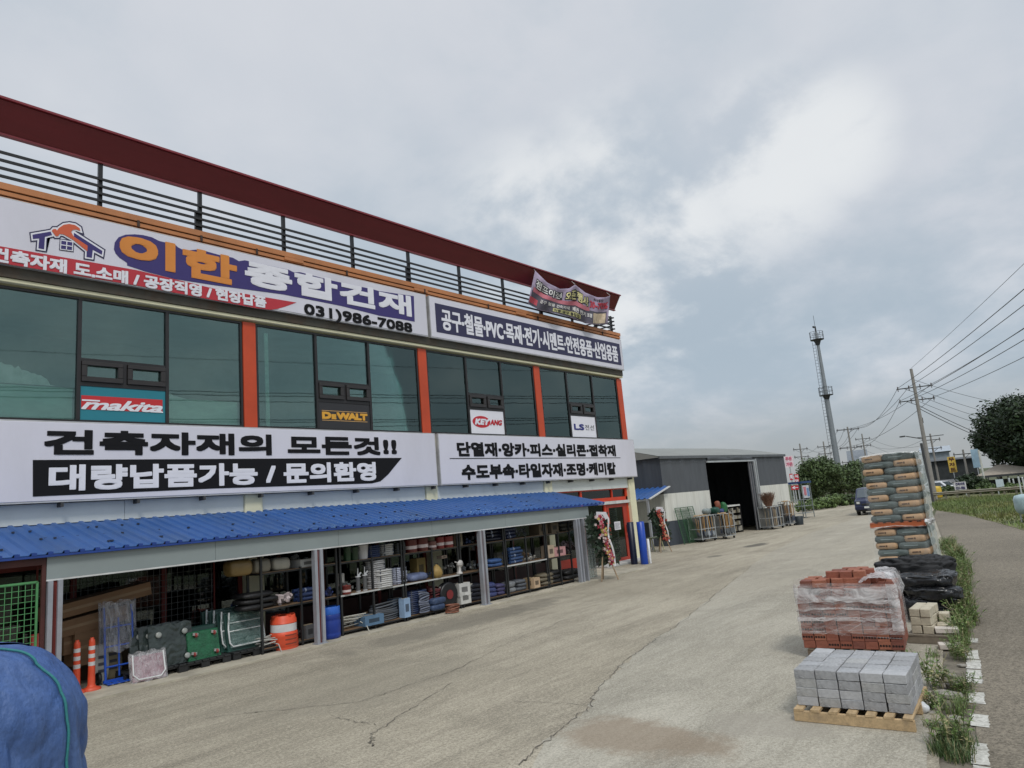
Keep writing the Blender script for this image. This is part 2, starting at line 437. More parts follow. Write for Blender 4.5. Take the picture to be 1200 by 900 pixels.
RD = [gp(*p) for p in ((1140, 900), (1131, 780), (1122, 700), (1107, 640), (1093, 605))]
def sheet(name, pts, z, m):
    mb = MB(); mb.add([(p[0], p[1], z) for p in pts], [tuple(range(len(pts)))])
    return struct(mb.build(name, m))
sheet('ground', [(-900, -900), (2500, -900), (2500, 1600), (-900, 1600)], -.03, EARTH)
# the yard slab: old concrete from the road edge to behind the buildings
yard = [(-40, -1.5), (2, .35)] + [(p.x, p.y+.25) for p in RD] + [(54, 9.9), (62, 11.5), (95, 16.5), (95, 45), (-40, 45)]
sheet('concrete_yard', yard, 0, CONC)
sheet('asphalt_road', [(-40, -2.2), (2, -.1)] + [(p.x, p.y-.05) for p in RD] + [(53.4, 9.65), (46.6, 7.1), (38.8, 4.75), (33.2, 3.2), (28, 1.2), (22, -2), (14, -9), (-40, -20)], -.012, ASPH)
sheet('verge', [(-40, -2.6), (2, -.2)] + [(p.x, p.y-.06) for p in RD] + [(p.x, p.y+.4) for p in reversed(RD)] + [(2, .5), (-40, -1)], -.02, mat('verge_soil', (.17, .15, .115), .95, var=.4, scale=5, bump=.8))
# a newer, paler pour in the foreground, with a ragged edge
edge = [(620, 905), (640, 868), (668, 848), (690, 830), (697, 812), (716, 792), (732, 776), (765, 752), (800, 728), (842, 694), (880, 664), (900, 648)]
ep = []
for (a, b) in zip(edge, edge[1:]):
    p, q = gp(*a), gp(*b)
    for k in range(6):
        w = p.lerp(q, k/6); ep.append((w.x+random.gauss(0, .02), w.y+random.gauss(0, .035)))
sheet('new_concrete', [(1.5, 4.3)]+ep+[(36, 12.2), (50, 13.4), (56, 12.5), (54, 10.05), (46, 8.5), (27.6, 4.95), (17.2, 3.1), (11, 2.35), (7.3, 1.75), (1.5, .7)], .004, CONC_NEW)
# lighter apron strip along the shop front
mb = MB(); mb.box(-8, 22.2, 13.15, 15.6, -.02, .03); struct(mb.build('concrete_apron', mat('apron', (.46, .42, .33), .9, var=.25, scale=2, bump=.3, dirt=(.12, .11, .09), dirt_amt=.6)))
CRK = mat('crack_dirt', (.125, .112, .092), .95)
def crack(pts, w=.018, n=14):
    P = []
    for a, b in zip(pts, pts[1:]):
        p, q = gp(*a), gp(*b)
        for k in range(n):
            t = p.lerp(q, k/n); P.append(Vector((t.x+random.gauss(0, .022), t.y+random.gauss(0, .022), .008)))
    P.append(gp(*pts[-1])); mb = MB()
    for i in range(len(P)-1):
        d = (P[i+1]-P[i]); d.z = 0
        if d.length < 1e-5: continue
        nrm = Vector((-d.y, d.x, 0)).normalized(); w1 = w*random.uniform(.1, .62); w2 = w*random.uniform(.1, .62)
        P[i].z = P[i+1].z = .008
        mb.quad(P[i]-nrm*w1, P[i]+nrm*w1, P[i+1]+nrm*w2, P[i+1]-nrm*w2)
    struct(mb.build('ground_crack', CRK))
crack([(880, 664), (842, 694), (800, 728), (765, 752), (732, 776), (697, 812), (690, 830), (640, 868), (608, 897)], .014)
crack([(240, 842), (300, 835), (420, 823), (480, 803), (530, 787), (600, 752), (690, 715)], .012)
crack([(437, 875), (433, 863), (467, 840), (530, 800)], .013)
crack([(393, 842), (440, 850)], .012)
crack([(600, 822), (690, 826)], .01)
crack([(860, 670), (900, 655), (960, 640)], .01)
crack([(640, 700), (720, 690), (800, 668)], .01)
# broken white edge line of the road, long worn down to patches
LINE = mat('worn_road_paint', (.56, .55, .50), .85, var=.22, scale=30, dirt=(.19, .17, .14), dirt_amt=.95)
mb = MB(); rr = random.Random(3)
def line_patch(x0, x1, off, w):
    n = 16; pts = []
    for i in range(n+1):
        x = x0+(x1-x0)*i/n; pts.append((x, w/2))
    def yl(x): return 1.345+(x-7.33)*.150
    poly = [(x+rr.gauss(0, .005), yl(x)+off+w/2+rr.gauss(0, .006)) for x, _ in pts]+[(x+rr.gauss(0, .005), yl(x)+off-w/2+rr.gauss(0, .006)) for x, _ in reversed(pts)]
    mb.add([(a, b, -.007) for a, b in poly], [tuple(range(len(poly)))])
for x0, x1 in ((6.2, 7.0), (7.03, 7.36), (7.39, 7.95), (8.45, 8.85), (9.25, 9.7), (10.1, 10.3), (10.33, 10.75), (10.8, 11.3), (11.35, 11.9), (12.4, 12.7), (14.2, 14.5), (17.1, 17.5)):
    line_patch(x0, x1, rr.uniform(-.015, .015), rr.uniform(.13, .17))
for x, y in ((17.5, .9), (18.1, 1.0)): mb.box(x, x+.45, y, y+.05, -.0085, -.0075)
struct(mb.build('road_marking', LINE))

# ------------------------------------------------------------------ the shop building
B = thing('shop_building', 'two-storey hardware shop with dark green windows, orange pillars and cream columns', 'building', (14, 15.5, 0))
CREAM = mat('cream_render', srgb(226, 222, 190), .8, var=.07, scale=1.2, dirt=(.42, .40, .30), dirt_amt=.35, bump=.06)
WHITEP = mat('white_panel', srgb(216, 222, 220), .55, var=.05, scale=1.0, dirt=(.45, .46, .44), dirt_amt=.4, stretch=(1, 1, .25))
ORANGE = mat('orange_cladding', srgb(196, 74, 38), .45, var=.12, scale=1.2)
COPE = mat('coping_brown', srgb(188, 124, 78), .55, var=.12, scale=1.5, dirt=(.16, .09, .055), dirt_amt=.4)
FRAME = mat('window_frame_black', (.022, .02, .021), .4)
DARK = mat('dark_interior', (.035, .036, .036), .9)
ROOM = mat('room_wall', (.26, .31, .295), .9, var=.25, scale=.6)
GLASS = mat_glass('green_glass', (.80, .90, .87), (.60, .79, .75), .10)
PX = [3.06, 8.66, 14.28, 19.84, 25.42]      # pillar centres
XL = -2.7
mb = MB()
mb.box(25.24, 25.62, 15.52, 25, 0, 9.1); mb.box(XL, XL+.3, 15.52, 25, 0, 9.1); mb.box(XL+.3, 25.24, 24.7, 25, 0, 9.1)
mb.build('wall', CREAM, B, world=True)
mb = MB(); mb.box(XL+.3, 25.24, 15.5, 15.72, 3.315, 4.86); mb.box(XL, 25.62, 15.5, 15.72, 7.48, 9.12); mb.build('spandrel', CREAM, B, world=True)
mb = MB(); mb.box(XL+.3, 25.24, 15.72, 24.7, 3.0, 3.3); mb.box(XL+.3, 25.24, 15.72, 24.7, 7.6, 7.9); mb.box(XL+.3, 25.24, 15.73, 19.5, 4.2, 4.55); mb.box(XL+.3, 25.24, 19.5, 19.7, 4.55, 7.6)
mb.build('floor_slab', ROOM, B, world=True)
mb = MB(); mb.box(XL, 25.62, 15.5, 25, 9.125, 9.3); mb.build('roof', mat('roof_grey', (.3, .3, .3), .9), B, world=True)
for x in PX + [XL+.2]:
    mb = MB(); mb.box(x-.22, x+.22, 15.36, 15.8, 0, 3.31); mb.build('column', CREAM, B, bevel=.012, world=True)
xs = [XL+.2]+PX
for a, b in zip(xs, xs[1:]):
    mb = MB(); n = 2 if b < 20 else 1
    for k in range(n):
        mb.box(a+.225+(b-a-.45)*k/n+.004, a+.225+(b-a-.45)*(k+1)/n-.004, 15.42, 15.5, 2.92 if b < 20.5 else 2.9, 3.30)
    mb.build('beam_panel', WHITEP, B, world=True)
for x in PX:
    mb = MB(); mb.box(x-.165, x+.165 if x < 25 else x+.19, 15.42, 15.5, 4.87, 7.46); mb.build('pillar_cladding', ORANGE, B, world=True)
mb = MB(); mb.box(25.62, 25.66, 15.45, 25, 4.9, 7.4); mb.build('pillar_cladding', ORANGE, B, world=True)
mb = MB(); mb.box(XL, 25.74, 15.28, 15.6, 9.33, 9.46); mb.box(XL, 25.72, 15.34, 15.6, 9.30, 9.33, 1); mb.box(XL, 25.73, 15.30, 15.6, 9.22, 9.30); mb.box(XL, 25.72, 15.35, 15.6, 9.19, 9.22, 1); mb.box(XL, 25.72, 15.32, 15.6, 9.126, 9.19)
x = XL
while x < 25:
    x += random.choice((2.7, 2.9, 1.4))
    if x < 25.5: mb.box(x, x+.05, 15.26, 15.28, 9.2, 9.34, 1)
for x0 in (9.6, 14.0, 18.8): mb.box(x0, x0+.55, 15.27, 15.30, 9.24, 9.32)
mb.build('coping', [COPE, mat('coping_groove', (.05, .028, .02), .7)], B, world=True)
mb = MB(); mb.box(XL, 25.62, 15.33, 15.5, 7.50, 7.58); mb.build('ledge', CREAM, B, bevel=.01, world=True)
mb = MB(); mb.box(XL, 25.6, 15.30, 15.5, 7.585, 7.80); mb.build('gap_shade_strip', mat('gap_shade', (.09, .085, .07), .6, .6, dirt=(.12, .05, .02)), B, world=True)  # dark strip painting in the shaded gap between ledge and signs
mb = MB(); x = XL+.5
while x < 25.5: mb.box(x, x+.05, 15.2, 15.42, 3.22, 3.30); x += 1.37
mb.build('sign_bracket', mat('bracket_dark', (.05, .05, .05), .6), B, world=True)
mb = MB(); mb.box(25.63, 25.75, 15.9, 16.2, 4.95, 5.1); mb.lathe([(.06, 0), (.06, .16), (.02, .18)], (25.72, 15.75, 4.9), 10); mb.build('security_camera', mat('cam_white', (.5, .5, .5), .4), B, world=True)

# the four window bays (and one beyond the frame)
BOARD = mat('board_inside', (.55, .80, .72), .8, var=.2, scale=1.2, stretch=(1, 1, 3))
SHEET = mat('plastic_sheet_inside', (.80, .95, .90), .5, var=.3, scale=6)
CURT = mat('curtain_inside', (.72, .95, .86), .8, var=.35, scale=2.2, stretch=(6, 6, .5))
def window(xa, xb, m1, m2, vent, panel, extra):
    # xa..xb clear opening, m1 m2 mullions, vent = (z0, z1) of the tilting lights, panel = top of the sign below
    y0, y1, z0, z1 = 15.44, 15.54, 4.875, 7.455; t = .05
    mb = MB()
    mb.box(xa, xb, y0, y1, z1-t, z1); mb.box(xa, xb, y0, y1, z0, z0+t)
    for x in (xa, xb-t): mb.box(x, x+t, y0, y1, z0+t, z1-t)
    for x in (m1, m2): mb.box(x-.035, x+.035, y0-.01, y1, z0+t, z1-t)
    mb.box(m1+.035, m2-.035, y0, y1, vent[1], vent[1]+.06); mb.box(m1+.035, m2-.035, y0, y1, panel, vent[0])
    mid = (m1+m2)/2; mb.box(mid-.035, mid+.035, y0, y1, vent[0], vent[1])
    w = mb.build('window', FRAME, B, world=True)
    for a, b in ((m1+.035, mid-.035), (mid+.035, m2-.035)):
        s = MB(); q = .11
        s.box(a+.01, b-.01, y0-.045, y0+.03, vent[0]+.005, vent[0]+q); s.box(a+.01, b-.01, y0-.045, y0+.03, vent[1]-q+.02, vent[1]-.005)
        s.box(a+.01, a+q, y0-.045, y0+.03, vent[0]+q, vent[1]-q+.02); s.box(b-q, b-.01, y0-.045, y0+.03, vent[0]+q, vent[1]-q+.02)
        s.build('vent_sash', mat('sash_dark', (.032, .028, .027), .35), w, world=True, bevel=.008)
    g = MB()
    g.box(xa+t, m1-.035, 15.475, 15.49, z0+t, z1-t); g.box(m2+.035, xb-t, 15.475, 15.49, z0+t, z1-t)
    g.box(m1+.035, m2-.035, 15.475, 15.49, vent[1]+.06, z1-t); g.box(m1+.04, m2-.04, 15.475, 15.487, vent[0], vent[1])
    g.build('pane', GLASS, w, world=True)
    if extra:
        e = MB(); extra(e, xa, xb, m1, m2)
        e.build('curtain', [BOARD, SHEET, CURT, FRAME], w, world=True)
def low_boards(e, xa, xb, m1, m2):
    e.box(xa+.06, m1-.05, 15.60, 15.63, 4.9, 5.58, 0); e.box(m2+.05, xb-.06, 15.60, 15.63, 4.9, 5.50, 0)
    # ragged torn sheeting
    n = 22; pts = []
    x0, x1 = xa+.1, m1-.45
    for i in range(n+1): u = i/n; pts.append((x0+(x1-x0)*u, 15.585, 5.60+(.40-.30*u**2)*(.9+.25*random.random()) if i < n else 5.62))
    e.prism([(x0, 15.585, 5.6)]+pts[::1]+[(x1+.1, 15.585, 5.6)], (0, .01, 0), 1)
    e.prism([(m2+.06, 15.585, 5.5), (m2+.08, 15.585, 5.64), (m2+.2, 15.585, 5.56), (m2+.5, 15.585, 5.5)], (0, .01, 0), 1)
def slats(e, x0, x1):
    # a half-drawn blind of pale slats, a little uneven
    n = 44
    for k in range(n):
        z = 4.92+k*.056; d = random.uniform(-.004, .004)
        e.box(x0+.05*(1-k/n)+random.uniform(-.008, .008), x1, 15.512+d, 15.518+d, z, z+.040, 2)
def side_curt(e, xa, xb, m1, m2):
    e.box(xa+.32, xa+.42, 15.60, 15.63, 4.9, 7.3, 0)
    slats(e, xb-.62, xb-.06)
def one_curt(e, xa, xb, m1, m2):
    slats(e, xb-.80, xb-.06)
def crates(e, xa, xb, m1, m2):
    for x0, x1 in ((xa+.08, m1-.06), (m2+.06, xb-.06)):
        zt = 5.5
        for k in range(7): e.box(x0, x1, 15.6, 15.61, 4.95+k*.09, 4.965+k*.09, 0)
        n = 9
        for k in range(n+1): x = x0+(x1-x0)*k/n; e.box(x-.008, x+.008, 15.59, 15.6, 4.95, zt, 0)
    slats(e, xb-.42, xb-.06)
def wx(px, py): return fp(px, py, 15.45).x
window(PX[0]+.18, PX[1]-.18, wx(92.5, 420), wx(195.7, 430), (5.70, 6.13), 5.62, low_boards)
window(PX[1]+.18, PX[2]-.18, wx(370.5, 430), wx(432.5, 440), (5.70, 6.13), 5.62, side_curt)
window(PX[2]+.18, PX[3]-.18, wx(547, 450), wx(588, 455), (5.78, 6.18), 5.70, one_curt)
window(PX[3]+.18, PX[4]-.18, wx(665.5, 465), wx(695.5, 470), (5.82, 6.20), 5.74, crates)
window(XL+.4, PX[0]-.18, -.9, 1.0, (5.70, 6.13), 5.62, low_boards)

# ground-floor glazing behind the awning, and the red entrance
REDW = mat('red_steel', srgb(168, 52, 34), .45, var=.15, scale=2)
REDD = mat('dark_red_steel', srgb(112, 40, 34), .55, var=.2, scale=2)
GL2 = mat_glass('shop_glass', (.5, .55, .52), (.8, .85, .85), .03)
for a, b in zip(PX[:3], PX[1:4]):
    mb = MB(); n = 3
    for k in range(n+1):
        x = a+.26+(b-a-.52)*k/n; mb.box(x-.05, x+.05, 15.55, 15.65, .03, 2.9)
    mb.box(a+.26, b-.26, 15.56, 15.64, 2.1, 2.18); mb.box(a+.26, b-.26, 15.56, 15.64, .03, .55, 1)
    w = mb.build('shop_window', [REDD, mat('kick_dark', (.045, .018, .015), .7, var=.3)], B, world=True)
    g = MB(); g.box(a+.26, b-.26, 15.595, 15.605, .55, 2.9); g.build('pane', GL2, w, world=True)
mb = MB(); mb.box(XL+.4, 25.2, 18.4, 18.5, .03, 3.0); mb.build('inner_wall', mat('inner_dark', (.10, .10, .095), .9, var=.5, scale=1.5), B, world=True)
mb = MB(); mb.box(XL+.4, 25.2, 15.7, 18.4, .0, .035); mb.build('shop_floor', mat('shop_floor', (.2, .19, .17), .6), B, world=True)
# entrance
xa, xb = 20.08, 25.2
mb = MB(); mb.box(xa, xb, 15.5, 15.62, 2.86, 2.93); mb.box(xa, xb, 15.5, 15.62, 2.42, 2.56); mb.box(xb-.12, xb, 15.5, 15.62, .03, 2.86); mb.box(23.42, 23.56, 15.5, 15.62, .03, 2.42); mb.box(24.05, 24.12, 15.5, 15.62, 2.56, 2.86); mb.box(21.9, 22.0, 15.5, 15.62, .03, 2.86); mb.box(xa, xa+.1, 15.5, 15.62, .03, 2.86)
df = mb.build('door_frame', mat('red_frame', srgb(206, 62, 32), .4, var=.1, scale=2), B, world=True)
g = MB(); g.box(xa+.1, 21.9, 15.55, 15.56, .5, 2.42); g.box(22.0, 23.42, 15.55, 15.56, .1, 2.42); g.box(xa+.1, 24.05, 15.55, 15.56, 2.56, 2.86); g.box(24.12, xb-.12, 15.55, 15.56, 2.56, 2.86); g.build('pane', GL2, df, world=True)
mb = MB(); mb.box(xa+.1, 21.9, 15.53, 15.57, .06, .5); mb.build('kick_panel', REDW, df, world=True)
mb = MB(); mb.box(23.0, 25.22, 15.42, 15.495, 2.30, 2.415); mb.build('roller_shutter_box', mat('shutter_box', (.62, .62, .6), .5, dirt=(.25, .2, .15)), B, world=True)
mb = MB(); x0, x1 = 23.58, 25.06
mb.box(x0, x0+.14, 15.5, 15.56, .06, 2.28); mb.box(x1-.30, x1, 15.5, 15.56, .06, 2.28); mb.box(x0+.14, x1-.30, 15.5, 15.56, .06, .2); mb.box(x0+.14, x1-.30, 15.5, 15.56, 2.16, 2.28)
d = mb.build('door', REDW, B, world=True)
g = MB(); g.box(x0+.14, x1-.3, 15.525, 15.535, .2, 2.16); g.build('pane', mat_glass('door_glass', (.75, .8, .76), (.8, .85, .85), .05), d, world=True)
g = MB(); g.box(x0+.15, x1-.31, 15.540, 15.545, .21, 2.15); g.build('frosted_film', mat('frost_film', (.55, .63, .57), .5, var=.25, scale=2), d, world=True)
# lace pattern film on the door glass
g = MB(); rr = random.Random(4)
for k in range(24):
    z = .28+k*.078
    for j in range(2):
        xx = x0+.18+.02*(k % 2); g.prism([(xx, 15.515, z), (xx+.42+.12*rr.random(), 15.515, z+.012), (xx+.40, 15.515, z+.03), (xx, 15.515, z+.03)], (0, .004, 0))
    for j in range(8):
        g.obox((x0+.2+j*.07, 15.518, z+.015), (.03, .004, .05), (0, .6, 0))
g.build('glass_decal', mat('decal_green', (.05, .075, .06), .6), d, world=True)
g = MB(); g.box(x0+.42, x0+.86, 15.495, 15.50, 1.28, 1.60); n = g.build('notice', mat('paper', (.72, .70, .74), .7, var=.03), d, world=True)
g = MB()
for k in range(6): g.box(x0+.46, x0+.46+random.uniform(.2, .36), 15.490, 15.494, 1.33+k*.04, 1.342+k*.04)
g.build('notice_lines', mat('ink_grey', (.22, .22, .25), .7, var=.03), d, world=True)
g = MB(); g.box(x1-.20, x1-.12, 15.43, 15.5, 1.12, 1.42); g.lathe([(.03, 0), (.035, .05), (.02, .09)], (x1-.16, 15.42, .98), 10, axis='y'); g.build('handle', FRAME, d, bevel=.01, world=True)
mb = MB(); mb.box(22.3, 25.5, 14.9, 15.49, .0, .085); mb.build('door_step', mat('step_pale', (.46, .46, .44), .8, dirt=(.2, .18, .15)), B, bevel=.01, world=True)
mb = MB(); mb.box(20.1, 25.2, 18.0, 18.1, .03, 3.0); mb.build('inner_wall', mat('inner_pale', (.42, .42, .38), .9), B, world=True)

# ------------------------------------------------------------------ roof railing and red roof fascia
R = thing('roof_railing', 'black steel railing of five rails along the roof edge above the signs', 'railing', (14, 15.5, 9.46))
RB = mat('railing_black', (.018, .019, .021), .45)
for k in range(5):
    z = 9.50+k*.165
    mb = MB(); mb.bar((XL, 15.46, z), (25.55, 15.46, z), .045, .05); mb.bar((25.55, 15.4, z), (25.55, 22, z), .045, .05); mb.build('rail', RB, R, world=True)
px_ = [5.34, 7.52, 9.75, 11.95, 14.06, 16.28, 18.48, 20.63, 22.6, 24.3, 25.5, 3.1, .9, -1.3]
for i, x in enumerate(px_):
    mb = MB(); mb.box(x-.04, x+.04, 15.5, 15.58, 9.46, 10.56 if i < 10 or i > 10 else 10.25)
    if i in (1, 4, 7, 9): mb.box(x-.12, x-.05, 15.5, 15.57, 9.46, 10.02)
    mb.build('post', RB, R, world=True)
F = thing('roof_fascia', 'long dark red sloping metal fascia along the top of the shop', 'roof fascia', (14, 15.3, 10.55))
MAR = mat('maroon_metal', srgb(110, 34, 42), .42, var=.14, scale=.9, stretch=(.3, 1, 2), dirt=srgb(84, 30, 36), dirt_amt=.5)
mb = MB(); mb.prism([(XL, 15.15, 11.10), (XL, 15.50, 10.57), (XL, 15.54, 10.59), (XL, 15.19, 11.12)], (28.55, 0, 0)); mb.build('panel', MAR, F, world=True)
RIM = mat('maroon_rim', srgb(132, 46, 54), .4)
mb = MB(); mb.box(XL, 25.87, 15.10, 15.2, 11.115, 11.16); mb.build('top_rim', RIM, F, world=True)
mb = MB(); mb.box(XL, 25.87, 15.46, 15.56, 10.535, 10.575); mb.build('bottom_rim', RIM, F, world=True)

# ------------------------------------------------------------------ signboards
PVC = mat('sign_white', srgb(219, 218, 229), .42, var=.03, scale=.8, bump=.10, bscale=1.1, dirt=srgb(190, 188, 194), dirt_amt=.45, stretch=(1, 1, .35))
INKB = mat('ink_black', (.012, .012, .014), .7, var=.03, spec=.15)
NAVY = mat('ink_navy', srgb(48, 46, 80), .5, var=.03)
PURP = mat('ink_purple', srgb(58, 48, 112), .5, var=.03)
ORN = mat('ink_orange', srgb(218, 138, 60), .5, var=.03)
REDI = mat('ink_red', srgb(186, 48, 60), .5, var=.03)
WHI = mat('ink_white', srgb(232, 232, 240), .5, var=.03)
ALU = mat('sign_edge', (.55, .55, .56), .4, .3)
def signboard(name, label, x0, x1, z0, z1):
    s = thing(name, label, 'sign', ((x0+x1)/2, 15.32, z0))
    mb = MB(); mb.box(x0, x1, 15.20, 15.325, z0, z1); mb.build('board', PVC, s, bevel=.006, world=True)
    mb = MB(); t = .03
    mb.box(x0-t, x1+t, 15.21, 15.33, z1+.001, z1+t); mb.box(x0-t, x1+t, 15.21, 15.33, z0-t, z0-.001); mb.box(x0-t, x0-.001, 15.21, 15.33, z0, z1); mb.box(x1+.001, x1+t, 15.21, 15.33, z0, z1)
    mb.build('edge_trim', ALU, s, world=True)
    return s
Y1, Y2, Y3, Y4 = 15.194, 15.189, 15.184, 15.179
s = signboard('signboard', 'long white sign with orange Korean shop name, hammer logo and phone number', 2.2, 14.36, 7.83, 9.10)
poly_on_wall('red_band', [(-60, 279), (0, 288.5), (160, 316.5), (250, 338), (347.5, 354.5), (335, 359), (325, 362), (317, 363), (300, 361), (160, 334.5), (0, 308), (-60, 296)], Y1, REDI, s)
text_on_wall('lettering', '건축자재 도.소매 / 공장직영 / 현장납품', *rect((-12, 300), (312, 353), (75, 304), (75, 320.5), Y2), Y2, WHI, s, .05)
poly_on_wall('name_backing', [(133.5, 292), (134.5, 284), (139, 278), (147, 275), (158, 274.5), (168, 275.5), (178, 278), (184, 281), (187, 282.5), (205, 286.5), (209, 290), (213, 292), (218, 293.5), (230, 292.5), (240, 294), (258, 299), (273, 302), (280, 306), (287, 305), (338, 316), (344, 319), (352, 319), (390, 329), (437, 339), (444, 341), (485, 347), (486, 377), (470, 374), (445, 370), (400, 358.5), (332, 345), (250, 334), (205, 327), (170, 318), (149, 311), (149, 308), (140, 302), (135.5, 297)], Y1, PURP, s)
text_on_wall('lettering', '이', *rect((140, 295), (205.5, 305), (180, 280), (195, 317.5), Y2), Y2, ORN, s, .07)
text_on_wall('lettering', '한', *rect((214, 307), (277.5, 312), (244, 294.5), (244, 329), Y2), Y2, ORN, s, .065)
text_on_wall('lettering', '종합건재', *rect((287, 322), (482, 362), (380, 324.5), (380, 351.5), Y2), Y2, WHI, s, .06)
text_on_wall('lettering', '031)986-7088', *rect((356.5, 366), (483, 384), (420, 367), (420, 382.5), Y2), Y2, INKB, s, .045)
# hammer-and-house emblem
def z1p(pts): return [(x/7.5, 220+y/7.5) for x, y in pts]
def grow(pts, d):
    n = len(pts); A = sum(pts[i][0]*pts[(i+1) % n][1]-pts[(i+1) % n][0]*pts[i][1] for i in range(n)); sgn = 1 if A > 0 else -1; out = []
    for i in range(n):
        p0, p1, p2 = (Vector(pts[(i-1) % n]), Vector(pts[i]), Vector(pts[(i+1) % n]))
        a = (p1-p0).normalized(); b = (p2-p1).normalized()
        na = Vector((a.y, -a.x))*sgn; nb = Vector((b.y, -b.x))*sgn; k = (na+nb)
        k = k/max(.35, k.dot(k)/2) if k.length > 1e-6 else na
        out.append((p1.x+k.x*d, p1.y+k.y*d))
    return out
hammer = z1p([(455, 378), (470, 362), (492, 362), (500, 378), (520, 352), (560, 325), (610, 318), (660, 328), (700, 355), (706, 378), (672, 366), (640, 370), (625, 388), (650, 430), (770, 510), (768, 558), (640, 455), (560, 410), (525, 405), (512, 425), (490, 425), (478, 408)])
leftw = z1p([(285, 412), (445, 385), (458, 415), (408, 428), (395, 432), (388, 540), (338, 532), (345, 445), (290, 450)])
rightw = z1p([(650, 395), (900, 555), (895, 588), (815, 545), (808, 615), (760, 608), (765, 505), (650, 432)])
winp = z1p([(540, 465), (636, 480), (632, 548), (536, 535)])
lg = []
for nm, d, y, m_ in (('emblem_outline', 3.4, Y1, NAVY), ('emblem_border', 1.9, Y2, WHI)):
    mb = MB()
    for i, P in enumerate((hammer, leftw, rightw, winp)):
        dd = d if P is not winp else d*.62
        mb.prism([fp(x, yy, y-.0006*i) for x, yy in grow(P, dd)], (0, .0003, 0))
    mb.build(nm, m_, s, world=True)
mb = MB(); mb.prism([fp(*p, Y3) for p in leftw], (0, .002, 0)); mb.prism([fp(*p, Y3-.0006) for p in rightw], (0, .002, 0)); mb.prism([fp(*p, Y3) for p in winp], (0, .002, 0)); mb.build('emblem_house', PURP, s, world=True)
mb = MB(); mb.prism([fp(*p, Y4) for p in hammer], (0, .002, 0)); mb.build('emblem_hammer', mat('ink_red_orange', srgb(208, 96, 62), .5, var=.03), s, world=True)
mb = MB(); mb.prism([fp(*p, Y4) for p in z1p([(584, 470), (592, 471), (588, 543), (580, 542)])], (0, .002, 0)); mb.prism([fp(*p, Y4-.003) for p in z1p([(538, 497), (634, 511), (633, 519), (537, 505)])], (0, .002, 0)); mb.build('emblem_window_bars', WHI, s, world=True)

s = signboard('signboard', 'white sign with a navy panel of narrow white Korean letters under the cloth banner', 14.54, 25.58, 7.83, 9.10)
mb = MB(); mb.box(14.74, 25.42, Y1, Y1+.004, 8.0, 8.93); mb.build('navy_panel', NAVY, s, world=True)
text_on_wall('lettering', '공구·철물·PVC·목재·전기·시멘트·안전용품·산업용품', 14.98, 25.2, 8.80, 8.10, Y2, WHI, s, .03)

s = signboard('signboard', 'long white lower sign with heavy black Korean letters and a black slanted band', 2.2, 14.36, 3.34, 4.82)
text_on_wall('lettering', '건축자재의 모든것!!', *rect((51.5, 519), (464.5, 522), (270, 508), (270, 533.5), Y1), Y1, INKB, s, .058)
poly_on_wall('black_band', [(38.5, 539), (471, 536.5), (463, 546), (455, 556), (446, 564), (436, 566.5), (250, 572.5), (38.5, 582)], Y1, INKB, s)
text_on_wall('lettering', '대량납품가능 / 문의환영', *rect((57, 560), (440.5, 554), (240, 543), (240, 570), Y2), Y2, WHI, s, .05)

s = signboard('signboard', 'white lower sign with two rows of black Korean letters beside the entrance', 14.54, 25.66, 3.34, 4.82)
text_on_wall('lettering', '단열재·앙카·피스·실리콘·접착재', *rect((535.5, 526), (721, 526), (628, 519.5), (628, 535), Y1), Y1, INKB, s, .055)
xa, xb, _, zz = rect((527, 536), (727, 536), (600, 530), (600, 537), Y1)
mb = MB(); mb.box(xa, xb, Y1, Y1+.004, zz-.012, zz+.012); mb.build('rule', INKB, s, world=True)
text_on_wall('lettering', '수도부속·타일자재·조명·케미칼', *rect((541, 553), (721.5, 549), (628, 543), (628, 559.5), Y1), Y1, INKB, s, .055)

# sign panels set in the middle lights of the windows
def light_panel(m1, m2, top, label, colr, draw):
    s = thing('window_sign', label, 'sign', ((m1+m2)/2, 15.46, 4.93))
    mb = MB(); mb.box(m1+.037, m2-.037, 15.452, 15.47, 4.928, top-.004); mb.build('panel', colr, s, world=True)
    draw(s, m1+.037, m2-.037, 4.928, top-.004)
def d_mak(s, a, b, z0, z1):
    h = z1-z0; mb = MB(); mb.box(a+.02, b-.06, 15.446, 15.450, z0+h*.31, z0+h*.72); mb.build('red_band', mat('ink_bright_red', srgb(198, 46, 52), .5, var=.03), s, world=True)
    text_on_wall('lettering', 'makita', a+.02, b-.06, z0+h*.62, z0+h*.305, 15.441, WHI, s, .045, .35, .92)
    mb = MB(); mb.box(a+.03, a+.36, 15.441, 15.444, z0+h*.555, z0+h*.60); mb.box(b-.30, b-.05, 15.441, 15.444, z0+h*.303, z0+h*.34); mb.build('lettering_swash', WHI, s, world=True)
light_panel(wx(92.5, 420), wx(195.7, 430), 5.62, 'teal and red window sign with white slanted lettering', mat('ink_teal', srgb(38, 126, 142), .5, var=.03), d_mak)
